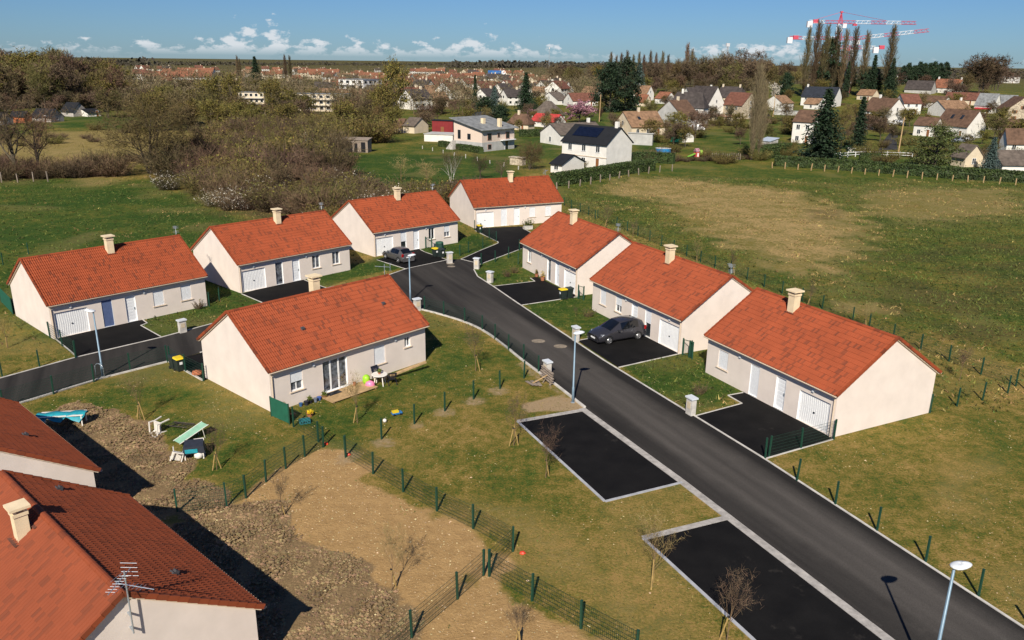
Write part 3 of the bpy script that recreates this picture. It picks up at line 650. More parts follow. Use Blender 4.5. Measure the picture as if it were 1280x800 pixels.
def slats(parent, x0, x1, z0, z1, y, m, name='shutter', pitch=0.075):
    s = MB(); n = max(2, int((z1 - z0) / pitch)); h = (z1 - z0) / n
    for i in range(n): s.box(x0, x1, y, y + .025, z0 + i * h, z0 + i * h + h * .82)
    s.box(x0 + .01, x1 - .01, y + .012, y + .03, z0, z1)
    return s.build(name, m, parent)
def garage_part(root, x0, x1, z0, z1, y=0.0):
    g = MB(); d = y + .10; g.box(x0 + .01, x1 - .01, d, d + .05, z0, z1 - .005)
    n = int((x1 - x0) / 0.15)
    for i in range(n):
        for half in (0, 1):                                # chevron ribs
            xa = x0 + .06 + i * .15; zm = (z0 + z1) / 2
            if half == 0: g.obox((xa, d - .004, z0 + .05), (min(xa + .05, x1 - .05), d - .004, zm - .01), .045, .016, (0, 1, 0))
            else: g.obox((xa, d - .004, z1 - .06), (min(xa + .05, x1 - .05), d - .004, zm + .01), .045, .016, (0, 1, 0))
    o = g.build('garage_door', M_WHITE, root)
    MB().box((x0 + x1) / 2 - .05, (x0 + x1) / 2 + .05, d - .05, d - .005, (z0 + z1) / 2 - .12, (z0 + z1) / 2 - .04).build('handle', M_BLACK, o)
    for a, b in ((x0, x0 + .012), (x1 - .012, x1)): MB().box(a, b, y - .004, y + .1, z0, z1).build('door_jamb', M_WHITE, o)
def door_part(root, x0, x1, z0, z1, kind, y=0.0):
    f = MB(); d = y + .09
    for a, b, c, e in ((x0, x0 + .06, z0, z1), (x1 - .06, x1, z0, z1), (x0 + .06, x1 - .06, z1 - .06, z1)): f.box(a, b, d, d + .06, c, e)
    f.box(x0, x0 + .014, y - .004, d, z0, z1); f.box(x1 - .014, x1, y - .004, d, z0, z1); f.box(x0 + .014, x1 - .014, y - .02, d, z0, z0 + .03)
    if kind in ('bay', 'bay2'):
        n = 3
        for i in range(1, n):
            xc = x0 + (x1 - x0) * i / n; f.box(xc - .05, xc + .05, d - .01, d + .06, z0, z1 - .06)
        f.box(x0 + .06, x1 - .06, d, d + .05, z0, z0 + .09)
        w = f.build('patio_door', M_WHITE, root); MB().box(x0 + .05, x1 - .05, d + .03, d + .04, z0 + .08, z1 - .05).build('pane', M_CURT, w); return
    name = 'front_door' if kind == 'door' else 'glazed_door'
    w = f.build(name, M_WHITE, root)
    if kind == 'door':
        p = MB(); p.box(x0 + .06, x1 - .06, d + .01, d + .05, z0 + .03, z1 - .06)
        for i in range(7): p.box(x0 + .16, x1 - .16, d + .002, d + .012, z0 + .22 + i * .25, z0 + .38 + i * .25)
        p.build('door_leaf', M_SHUT, w); MB().box(x1 - .17, x1 - .11, d - .05, d + .01, z0 + .95, z0 + 1.12).build('handle', M_STEEL, w)
    elif kind in ('shutw', 'shutb'): slats(w, x0 + .02, x1 - .02, z0 + .03, z1, y + .045, M_BLUESHUT if kind == 'shutb' else M_SHUT, pitch=0.11 if kind == 'shutb' else .075)
    else:
        MB().box(x0 + .05, x1 - .05, d + .03, d + .04, z0 + .04, z1 - .05).build('pane', M_CURT if kind == 'glass' else M_GLASS, w)
        if kind == 'half': slats(w, x0 + .02, x1 - .02, z0 + (z1 - z0) * .52, z1, y + .045, M_SHUT)
def estate_house(h, label, openings, lamps, chim=None, vents=(), ant=None, pipe='l', tiles=M_TILE, back=(), group='new estate houses with clay tiled roofs', back_chim=False):
    x, y, th, L, W = h
    root = thing('estate_house', label, 'house', (x, y, 0), R(th), group)
    w = MB(); holes = [(o[1], o[2], o[3], o[4]) for o in openings]
    top = ZE + OV * (ZR - ZE) / (W / 2 + OV) - 0.15
    wall_face(w, L, top, holes)
    pk = ZR - 0.15
    w.add([(0, 0, 0), (0, W, 0), (0, W, top), (0, W / 2, pk), (0, 0, top)], [(4, 3, 2, 1, 0)]); w.add([(L, 0, 0), (L, W, 0), (L, W, top), (L, W / 2, pk), (L, 0, top)], [(0, 1, 2, 3, 4)])
    w.quad((L, W, 0), (0, W, 0), (0, W, top), (L, W, top)); w.build('wall', M_WALL, root)
    estate_roof(root, L, W, chim, vents, tiles, back_chim)
    for kind, x0, x1, z0, z1 in openings:
        if kind == 'garage': garage_part(root, x0, x1, z0, z1)
        elif kind in ('shut', 'half_w', 'open', 'curtain', 'low'): window_part(root, x0, x1, z0, z1, kind.replace('_w', ''))
        else: door_part(root, x0, x1, z0, z1, kind)
    for lx in lamps:
        l = MB(); l.box(lx - .07, lx + .07, -.10, 0, 2.14, 2.32); l.box(lx - .04, lx + .04, -.05, 0, 2.32, 2.38); l.build('wall_lamp', M_LAMPW, root)
    for sgn, yy in ((-1, -OV), (1, W + OV)):                                       # half-round gutters
        g = MB(); vs = []; yc = yy + sgn * .055; pts = [(yc + .06 * math.cos(math.pi * t / 5), ZE - .035 - .06 * math.sin(math.pi * t / 5)) for t in range(6)]
        for xx in (-.13, L + .13): vs += [(xx, a, b) for a, b in pts] + [(xx, a + (yc - a) * .15, b + .012) for a, b in pts]
        fs = []
        for i in range(5): fs += [(i, i + 1, i + 13, i + 12), (i + 7, i + 6, i + 18, i + 19)]
        fs += [(0, 12, 18, 6), (5, 11, 23, 17)]; fs += [(i, i + 6, i + 7, i + 1) for i in range(5)] + [(i + 12, i + 13, i + 19, i + 18) for i in range(5)]
        g.add(vs, fs); g.build('gutter', M_TRIM, root)
    px = 0.10 if pipe == 'l' else L - 0.10
    MB().tube([(px, -OV - .05, ZE - .09), (px, -.07, ZE - .32), (px, -.06, 0.0)], .04, 8).build('downpipe', M_TRIM, root)
    if ant: antenna(root, ant[0], ant[1], ant[2], ant[3])
    return root
HS = {'H1': (-33.96, 56.33, 47.6, 12.09, 8.25), 'H2': (-24.28, 69.20, 47.5, 11.97, 8.26), 'H3': (-14.76, 83.77, 42.0, 11.30, 8.81), 'H4': (-4.84, 99.72, 25.4, 12.34, 8.53),
      'H5': (-14.14, 43.76, 47.9, 12.14, 8.01), 'H6': (1.01, 79.83, -65.0, 11.29, 8.12), 'H7': (6.78, 65.43, -63.4, 11.99, 8.18), 'H8': (13.20, 51.17, -63.6, 11.03, 8.07), 'H10': (-8.41, 22.50, 137.8, 10.07, 8.02)}
def ops(L, mirror, g, d1, d2, w1, w2, full=True, dx=0.0):
    o = [('garage', .28, 2.62, .03, 1.93), (d1, 3.65, 4.45, .04, 2.17), (d2, 5.43, 6.25, .04, 2.17)]
    if w1: o.append((w1, 7.65, 8.52, .88, 2.15))
    if w2: o.append((w2, 9.95, 10.82, .88, 2.15))
    k = min(1.0, (L - .4) / 11.6); o = [(n, a * k, b * k, c, e) for n, a, b, c, e in o]
    if mirror: o = [(n, L - b, L - a, c, e) for n, a, b, c, e in o]
    return o
def estate():
    W2 = lambda k: HS[k][4] / 2
    estate_house(HS['H1'], 'leftmost new house, cream with red tiled roof, blue shutter beside its white garage door', ops(12.09, 0, 1, 'shutb', 'door', 'shut', 'shut'), (1.45, 6.95), (6.2, .55), ant=(12.0, W2('H1'), ZR + .1, 1.2))
    estate_house(HS['H2'], 'cream red roofed house with empty black drive and curtained windows, second along the left row', ops(11.97, 0, 1, 'glass', 'door', 'curtain', 'curtain'), (1.45, 6.95), (6.4, .55), ant=(11.8, W2('H2'), ZR + .1, 1.0))
    estate_house(HS['H3'], 'cream red roofed house with a grey hatchback parked before its white garage', ops(11.3, 0, 1, 'half', 'door', 'open', 'half_w'), (1.4, 6.8), (5.75, .55), ant=(11.1, W2('H3'), ZR + .1, .8))
    estate_house(HS['H4'], 'farthest new house at the head of the curving black drive, planter by its door', ops(12.34, 0, 1, 'shutw', 'door', 'shut', 'shut'), (1.5, 7.0), (6.65, .55), ant=(12.1, W2('H4'), ZR + .1, .6))
    estate_house(HS['H6'], 'red roofed house with flower pots by the door and two bins on its black drive', ops(11.29, 1, 1, 'door', 'glass', None, 'curtain'), (10.0, 4.4), (4.0, .55), ant=(11.2, W2('H6'), ZR + .1, 2.6), pipe='r')
    estate_house(HS['H7'], 'red roofed house with a dark people carrier parked in front, middle of the right row', ops(11.99, 1, 1, 'half', 'door', 'half_w', 'shut'), (10.6, 5.0), (5.5, .55), ant=(11.9, W2('H7'), ZR + .1, 2.6), pipe='r')
    estate_house(HS['H8'], 'nearest house of the right row, broad blank sunlit gable and empty black drive', [('shut', 1.14, 2.07, .82, 2.05), ('shutw', 4.2, 5.0, .05, 2.08), ('door', 6.42, 7.24, .05, 2.08), ('garage', 8.32, 10.66, .03, 1.90)], (3.2, 9.35), (3.74, .55), pipe='r')
    estate_house(HS['H5'], 'house in the middle seen from its garden, patio door and small timber deck', [('half_w', 1.36, 2.23, .9, 2.17), ('bay', 3.66, 5.52, .07, 2.17), ('shut', 7.68, 8.6, .86, 2.15), ('curtain', 10.28, 10.8, 1.44, 2.15)], (3.0, 9.45), (6.5, .55), vents=((3.6, 2.3), (10.2, 2.6)), ant=(12.0, W2('H5'), ZR + .1, 2.6), back_chim=True)
    x, y, th, L, W = HS['H10']
    a0 = Vector((math.cos(R(th)), math.sin(R(th)), 0)); b0 = Vector((-math.sin(R(th)), math.cos(R(th)), 0)); best = (9e9, 0, 0)
    for i in range(100):
        for j in range(30):
            cx, off = L * i / 100, j * .1; z = ZR - off * (ZR - ZE) / (W / 2 + OV); q = Vector((x, y, z)) + a0 * cx + b0 * (W / 2 + off); u_ = proj(q); e_ = (u_[0] - 30) ** 2 + (u_[1] - 668) ** 2
            if e_ < best[0]: best = (e_, cx, off)
    print('chimney', best)
    estate_house((x, y, th, L, W), 'nearest house at the bottom left, red and dark roof slopes with antenna on the gable', [], (), (best[1], best[2], .78), vents=((1.9, 2.2), (9.3, 3.2)), tiles=M_TILE2, back_chim=True, pipe='none')
    a = Vector((math.cos(R(th)), math.sin(R(th)), 0)); b = Vector((-math.sin(R(th)), math.cos(R(th)), 0))
    p = P(124.8, 587.7, ZE); o = p + a * 0.12 + b * OV; q = P(24, 505.5, ZE); L9 = (q - p).length - .2
    estate_house((o.x, o.y, th, L9, W), 'house cut off by the left edge, dark sloping roof above a teal covered table', [], (), None, vents=((3.2, 2.0),), tiles=M_TILE2, pipe='none')
    # big twin antenna with its bracket on the nearest gable
    root = [o for o in bpy.data.objects if o.get('label', '').startswith('nearest house at the bottom left')][0]
    m = MB(); xg = -.22; yc = W / 2 - .1
    m.tube([(xg, yc, ZR - 1.35), (xg, yc, ZR + .75)], .025, 8)
    for zz in (ZR - 1.25, ZR - .75): m.obox((xg, yc, zz), (0.0, yc, zz), .05, .05)
    for zc, az, n in ((ZR + .62, 2.3, 7), (ZR + .30, 3.6, 5)):
        d = Vector((math.cos(az), math.sin(az), .05)); e = Vector((-math.sin(az), math.cos(az), 0)); c0 = Vector((xg, yc, zc)); m.tube([c0 - d * .35, c0 + d * .95], .014, 5)
        for i in range(n):
            c = c0 + d * (.05 + .13 * i); m.tube([c - e * .13, c + e * .13], .006, 4)
        for s in (-1, 1):
            for k in range(2):
                c = c0 - d * (.28 + .01 * k) + Vector((0, 0, s * (.07 + .14 * k))); m.tube([c - e * .24, c + e * .24], .007, 4)
    m.build('antenna', M_STEEL, root)
estate()

# ------------------------------------------------------------------ fences
def fence(name, label, px, h=1.22, mesh=True, height_scale=1.0, world=None, group=None):
    pts = [Vector(G2(*p) + (0,)) for p in px] if world is None else [Vector((p[0], p[1], 0)) for p in world]
    root = thing(name, label, 'fence', pts[0], 0, group)
    pm = MB(); w = .038; pm.box(-w, w, -w, w, -.1, h); pm.box(-w - .006, w + .006, -w - .006, w + .006, h, h + .02); pme = pm.mesh('post', M_POST)
    for i, p in enumerate(pts):
        o = link('post', pme, root, p - pts[0]); 
        d = pts[min(i + 1, len(pts) - 1)] - pts[max(i - 1, 0)]; o.rotation_euler = (rng.gauss(0, .012), rng.gauss(0, .012), math.atan2(d.y, d.x))
    if mesh:
        m = MB(); t = .005
        for a, b in zip(pts, pts[1:]):
            a = a - pts[0]; b = b - pts[0]; d = b - a; l = d.length
            if l < .5: continue
            u = d / l; nn = Vector((-u.y, u.x, 0))
            for k in range(7):
                z = .06 + k * (h - .12) / 6; m.obox(a + Vector((0, 0, z)), b + Vector((0, 0, z)), t * 2, t * 2)
            n = int(l / .085)
            for k in range(1, n):
                p = a + u * (l * k / n); q = Vector((0, 0, h - .05)); m.add([p - u * t, p + u * t, p + u * t + q, p - u * t + q], [(0, 1, 2, 3)])
        m.build('wire_mesh', M_WIRE, root)
    return root
def panel(label, p0, p1, h, name='screen_panel'):
    a, b = Vector(G2(*p0) + (0,)), Vector(G2(*p1) + (0,)); root = thing(name, label, 'screen', a); d = b - a; u = d.normalized()
    m = MB(); m.obox(Vector((0, 0, h / 2 + .03)), d + Vector((0, 0, h / 2 + .03)), .03, h - .06); m.build('panel', M_SCREEN, root)
    for p in (Vector((0, 0, 0)), d):
        pm = MB(); pm.box(-.035, .035, -.035, .035, -.05, h + .03); pm.build('post', M_POST, root, loc=p)
def gate(label, p0, p1, h=1.2):
    a, b = Vector(G2(*p0) + (0,)), Vector(G2(*p1) + (0,)); root = thing('garden_gate', label, 'gate', a); d = b - a
    for p in (Vector((0, 0, 0)), d): MB().box(-.045, .045, -.045, .045, -.05, h + .1).build('post', M_POST, root, loc=p)
    f = MB(); u = d.normalized(); s, e = u * .07, d - u * .07
    for z in (.12, h): f.obox(s + Vector((0, 0, z)), e + Vector((0, 0, z)), .04, .04)
    for p in (s, e): f.obox(p + Vector((0, 0, .12)), p + Vector((0, 0, h)), .04, .04)
    f.build('gate_frame', M_POST, root); m = MB(); n = max(3, int(d.length / .06))
    for k in range(1, n):
        p = s + (e - s) * k / n; m.obox(p + Vector((0, 0, .12)), p + Vector((0, 0, h)), .006, .006)
    m.build('wire_mesh', M_WIRE, root)
def fences():
    fence('mesh_fence', 'green mesh fence along the grass edge of the side lane, ending at the bin drive', [(5, 511), (67, 493), (117.6, 477.6), (163, 463), (209.5, 452.8)])
    fence('mesh_fence', 'short green mesh fence running from the lane past the bins to the middle house', [(212.5, 454), (232, 464.5), (254.5, 476.5)])
    fence('mesh_fence', 'green mesh fence on the edge of the leftmost drive beside the tall lamp', [(62.5, 422), (78, 433), (95.5, 446.3)])
    fence('mesh_fence', 'green mesh fence on the roadside lawn at the far left edge', [(94.5, 447.5), (49.7, 459), (3, 471.5)], mesh=False)
    fence('mesh_fence', 'green fence posts between the lawn with plastic chairs and the bare soil plot', [(222, 641), (283.5, 633), (307.8, 622.8), (332.75, 602.75), (357.5, 586), (381.3, 571), (404.4, 559)])
    fence('mesh_fence', 'green posts joining the screen panel to the corner of the bare plot', [(367, 533.7), (397.8, 552.5), (404.4, 559)])
    fence('mesh_fence', 'green mesh fence between the bare soil plot and the open grass', [(432, 572), (466.4, 592.6), (504, 615), (546, 639), (591.4, 661), (641, 689.5), (612, 719)])
    fence('mesh_fence', 'green mesh fence at the bottom edge running past the last bare sapling', [(611.5, 720.5), (665, 751), (726, 786), (795, 824)])
    fence('mesh_fence', 'green mesh fence dividing the two bare plots at the bottom', [(604.5, 719.5), (572, 749), (515, 798), (462, 846)])
    fence('mesh_fence', 'line of green fence posts across the grass from the soil plot to the road', [(432.5, 571), (477, 549), (518, 530), (556, 514), (592, 499), (625, 486), (655, 473)], mesh=False)
    fence('mesh_fence', 'curved green mesh fence above the kerb at the road bend', [(530.6, 388), (554.8, 394.6), (581, 403), (602.7, 413), (618.6, 424.4), (635.6, 438), (654.3, 451), (673, 466)])
    fence('mesh_fence', 'green mesh fence closing the empty drive of the nearest right house', [(956.5, 573.5), (961, 571), (1001, 560.5), (1042, 549.5)])
    fence('mesh_fence', 'green posts on the grass along the right kerb of the main road', [(996, 601), (1044, 631), (1096, 664), (1157, 702), (1223, 745), (1292, 790)], mesh=False)
    fence('mesh_fence', 'green posts beside the blank gable of the nearest right house', [(1162, 516.5), (1196, 508), (1228, 500.5), (1259.5, 491.5), (1281, 486)], mesh=False)
    fence('mesh_fence', 'long green mesh fence between the right hand houses and the meadow', [(1269.5, 483), (1226, 468.4), (1186, 451.8), (1150.5, 437.4), (1116, 424), (1086, 411), (1065.6, 402), (1027.5, 386), (1002.5, 376.7), (977.5, 368), (955, 359), (933.75, 350), (913, 341), (893.6, 334.5), (875.5, 328), (858, 320.5), (842, 313.5), (826.7, 307.7), (812, 301), (797, 295), (784, 289), (771, 283), (747, 273.4), (744, 273.7), (735.6, 269), (725, 265), (714, 260.5), (705, 257)])
    fence('mesh_fence', 'green mesh fence on the lawn of the house with the grey hatchback', [(575, 319.8), (585.7, 315.8), (603.6, 309.6), (620.5, 302), (611.6, 297.5), (601, 291.5), (593, 287.5)])
    fence('mesh_fence', 'green mesh fence between the curving drive and the lawn of the potted door house', [(601.5, 331), (618.9, 327.8), (635.6, 322.7), (649, 313), (647.6, 330.5)], mesh=False)
    fence('mesh_fence', 'green posts in the shade between the two houses on the left', [(274.5, 376), (262, 383)], mesh=False)
    fence('mesh_fence', 'green posts on the far meadow edge at the left of the frame', [(-30, 336), (4, 331), (36, 318)], mesh=False)
    panel('dark green screen panel beside the garden corner of the middle house', (339.5, 520.5), (362, 530.5), 1.25)
    panel('dark green screen panel behind the leftmost house', (2, 378), (16.5, 393), 1.35)
    gate('small green gate between the potted door house and the people carrier house', (722.5, 373.5), (729.5, 375.5)); gate('small green gate behind the dark people carrier', (853, 444), (863.5, 447))
    gate('small green gate beside the shuttered window of the nearest right house', (861, 447), (865, 449)); gate('small green gate near the wheelie bins of the grey hatchback house', (532, 310), (540, 311))
fences()

# ------------------------------------------------------------------ street furniture
def lamp(label, px, h, head_az):
    p = P(*px, 0); root = thing('street_lamp', label, 'street lamp', p, 0)
    m = MB(); m.tube([(0, 0, -.1), (0, 0, 1.0), (0, 0, 1.02), (0, 0, h)], [.085, .08, .062, .045], 10); m.build('pole', mat('blue_grey_paint', (0.17, 0.25, 0.32), 0.45, 0.2, var=0.05), root, True)
    b = MB(); b.lathe([(.14, 0), (.14, .03), (.10, .05)], 10); b.build('base_plate', M_STEEL, root)
    d = Vector((math.cos(head_az), math.sin(head_az), 0)); hd = MB(); n = 14; prof = [(0.0, .10), (.10, .10), (.20, .075), (.26, .03), (.27, 0), (.24, -.04), (.12, -.06), (0.0, -.062)]
    vs = []; fs = []
    for r, z in prof:
        for k in range(n):
            t = 2 * math.pi * k / n; ex = r * 1.35 * math.cos(t); ey = r * .78 * math.sin(t) * (1 - .25 * math.cos(t))
            c = d * (.22 + ex) + Vector((-d.y, d.x, 0)) * ey; vs.append((c.x, c.y, h + .02 + z + .03 * math.cos(t)))
    for i in range(len(prof) - 1):
        for k in range(n): fs.append((i * n + k, (i + 1) * n + k, (i + 1) * n + (k + 1) % n, i * n + (k + 1) % n))
    hd.add(vs, fs); ho = hd.build('lamp_head', M_LAMPW, root, True)
    return root
lamp('tall street lamp beside the parking bay border in the middle of the photo', (716, 503), 4.5, R(10))
lamp('street lamp standing behind the middle house by the road bend', (513, 377), 4.1, R(15))
lamp('street lamp leaning left on the lane edge in front of the leftmost house', (129, 471), 4.5, R(175))
lamp('nearest street lamp, cut by the bottom edge at the right kerb', (1162, 858), 4.74, R(5))
def hoop():
    p = P(125.5, 471.5, 0); root = tag(MB().tube([(-.35, 0, 0)] + [(-.35 * math.cos(math.pi * k / 8), 0, .65 + .3 * math.sin(math.pi * k / 8)) for k in range(9)] + [(.35, 0, 0)], .03, 6).build('guard_hoop', M_STEEL, None, True, p), 'bent steel guard hoop round the foot of the lane street lamp', 'hoop'); root.rotation_euler = (0, 0, R(-20))
hoop()
def pillar(label, px, rz, h=1.02, cap=True):
    p = P(*px, 0); root = thing('meter_pillar', label, 'pillar', p, R(rz), 'concrete meter pillars at the plot entrances')
    m = MB(); m.box(-.26, .26, -.17, .17, -.05, h); m.box(-.19, .19, -.178, -.17, .28, h - .12); m.build('pillar_body', M_CONC, root)
    MB().box(-.33, .33, -.24, .24, h, h + .09).build('cap', M_LAMPW if cap else M_CONC, root)
    d = MB(); d.box(-.15, .15, -.192, -.178, .42, h - .2); d.build('meter_door', mat('meter_door_beige', (0.55, 0.46, 0.33), 0.6, var=.05), root)
for l, px, rz, h in (('pale concrete meter pillar at the entrance of the leftmost drive', (228.5, 415.5), 47, .95), ('concrete pillar showing above the ridge of the middle house', (416, 374), 47, 1.0),
                     ('concrete pillar next to the wheelie bins of the hatchback house', (562, 329), 30, 1.1), ('concrete pillar at the mouth of the curving drive', (596, 336), -20, 1.05),
                     ('concrete pillar on the lawn corner of the potted door house', (612.5, 353), -35, 1.0), ('concrete pillar on the lawn corner by the dark people carrier', (719.5, 426), -63, 1.05),
                     ('concrete pillar beside the drive of the nearest right house', (863, 518), -63, 1.05), ('white box pillar at the start of the curved fence by the lamp', (521.5, 388.5), 40, 1.0),
                     ('white box pillar behind the stacked weathered boards at the kerb', (684, 469), -63, .95)):
    pillar(l, px, rz, h)
def bin_(label, px, rz, lid, body=M_BIN, s=1.0):
    p = P(*px, 0); root = thing('wheelie_bin', label, 'wheelie bin', p, R(rz), 'wheelie bins by the drives')
    m = MB(); vs = [(-.22, -.22, .06), (.22, -.22, .06), (.22, .24, .06), (-.22, .24, .06), (-.28, -.30, .88), (.28, -.30, .88), (.28, .30, .88), (-.28, .30, .88)]
    m.add(vs, [(3, 2, 1, 0), (4, 5, 6, 7), (0, 1, 5, 4), (1, 2, 6, 5), (2, 3, 7, 6), (3, 0, 4, 7)]); m.box(-.30, .30, -.32, .32, .84, .885); m.build('body', body, root)
    l = MB(); l.add([(-.30, -.34, .89), (.30, -.34, .89), (.30, .34, .89), (-.30, .34, .89), (-.25, -.26, .97), (.25, -.26, .97), (.25, .28, 1.0), (-.25, .28, 1.0)], [(3, 2, 1, 0), (4, 5, 6, 7), (0, 1, 5, 4), (1, 2, 6, 5), (2, 3, 7, 6), (3, 0, 4, 7)]); l.build('lid', lid, root)
    for sx in (-.24, .24): MB().tube([(sx - .03, .26, .1), (sx + .03, .26, .1)], .1, 10).build('wheel', M_RUBBER, root)
    h = MB(); h.tube([(-.24, .36, .93), (.24, .36, .93)], .018, 6); h.build('handle', body, root)
    st = MB(); st.box(-.10, .10, -.297, -.285, .52, .70); st.build('sticker', M_WHITE, root); root.scale = (s, s, s)
M_DGREEN = mat('dark_green_plastic', (0.012, 0.045, 0.03), .5)
for a in (('yellow lidded wheelie bin beside the concrete pillar of the hatchback house', (544.5, 321), 40, M_YELLOW), ('dark lidded wheelie bin right of the yellow one at the hatchback house', (552, 322), 40, M_BIN),
          ('yellow lidded wheelie bin in front of the farthest garage', (599.5, 291), 25, M_YELLOW), ('yellow lidded wheelie bin near the garage corner of the potted door house', (703.5, 374), -65, M_YELLOW),
          ('all dark wheelie bin against the garage corner of the potted door house', (711, 372.5), -65, M_BIN), ('yellow lidded wheelie bin behind the fence of the middle house', (225, 463.5), 48, M_YELLOW),
          ('dark wheelie bin left of a yellow lidded one behind the middle house', (219, 461), 48, M_BIN)):
    bin_(*a)
def composter():
    p = P(549.5, 314, 0); root = thing('composter', 'dark green composter on the lawn behind two wheelie bins', 'composter', p, .6)
    m = MB(); m.lathe([(.52, 0), (.50, .5), (.44, .95)], 8); m.build('body', M_DGREEN, root); MB().lathe([(.47, .95), (.40, 1.06), (.1, 1.1)], 8).build('lid', mat('green_lid', (0.02, .085, .05), .5), root)
composter()
def manhole(label, px, r=.33):
    p = P(*px, 0); o = MB().lathe([(r, .0135), (r, .021), (r - .03, .023), (r - .04, .018), (.02, .018)], 18, sx=1.25).build('manhole_cover', mat('manhole_ring', (0.22, 0.18, 0.135), .9, var=.2, scale=4), None, False, (p.x, p.y, 0)); tag(o, label, 'manhole cover')
manhole('upper of two pale manhole covers near the yellow bin and pillar', (563, 329.8)); manhole('lower of two pale manhole covers near the yellow bin and pillar', (564, 333.2))
manhole('left of two pale manhole covers in the road above the tall lamp', (673, 426.5), .42); manhole('right of two pale manhole covers in the road, nearer the people carrier', (700.5, 433), .40)

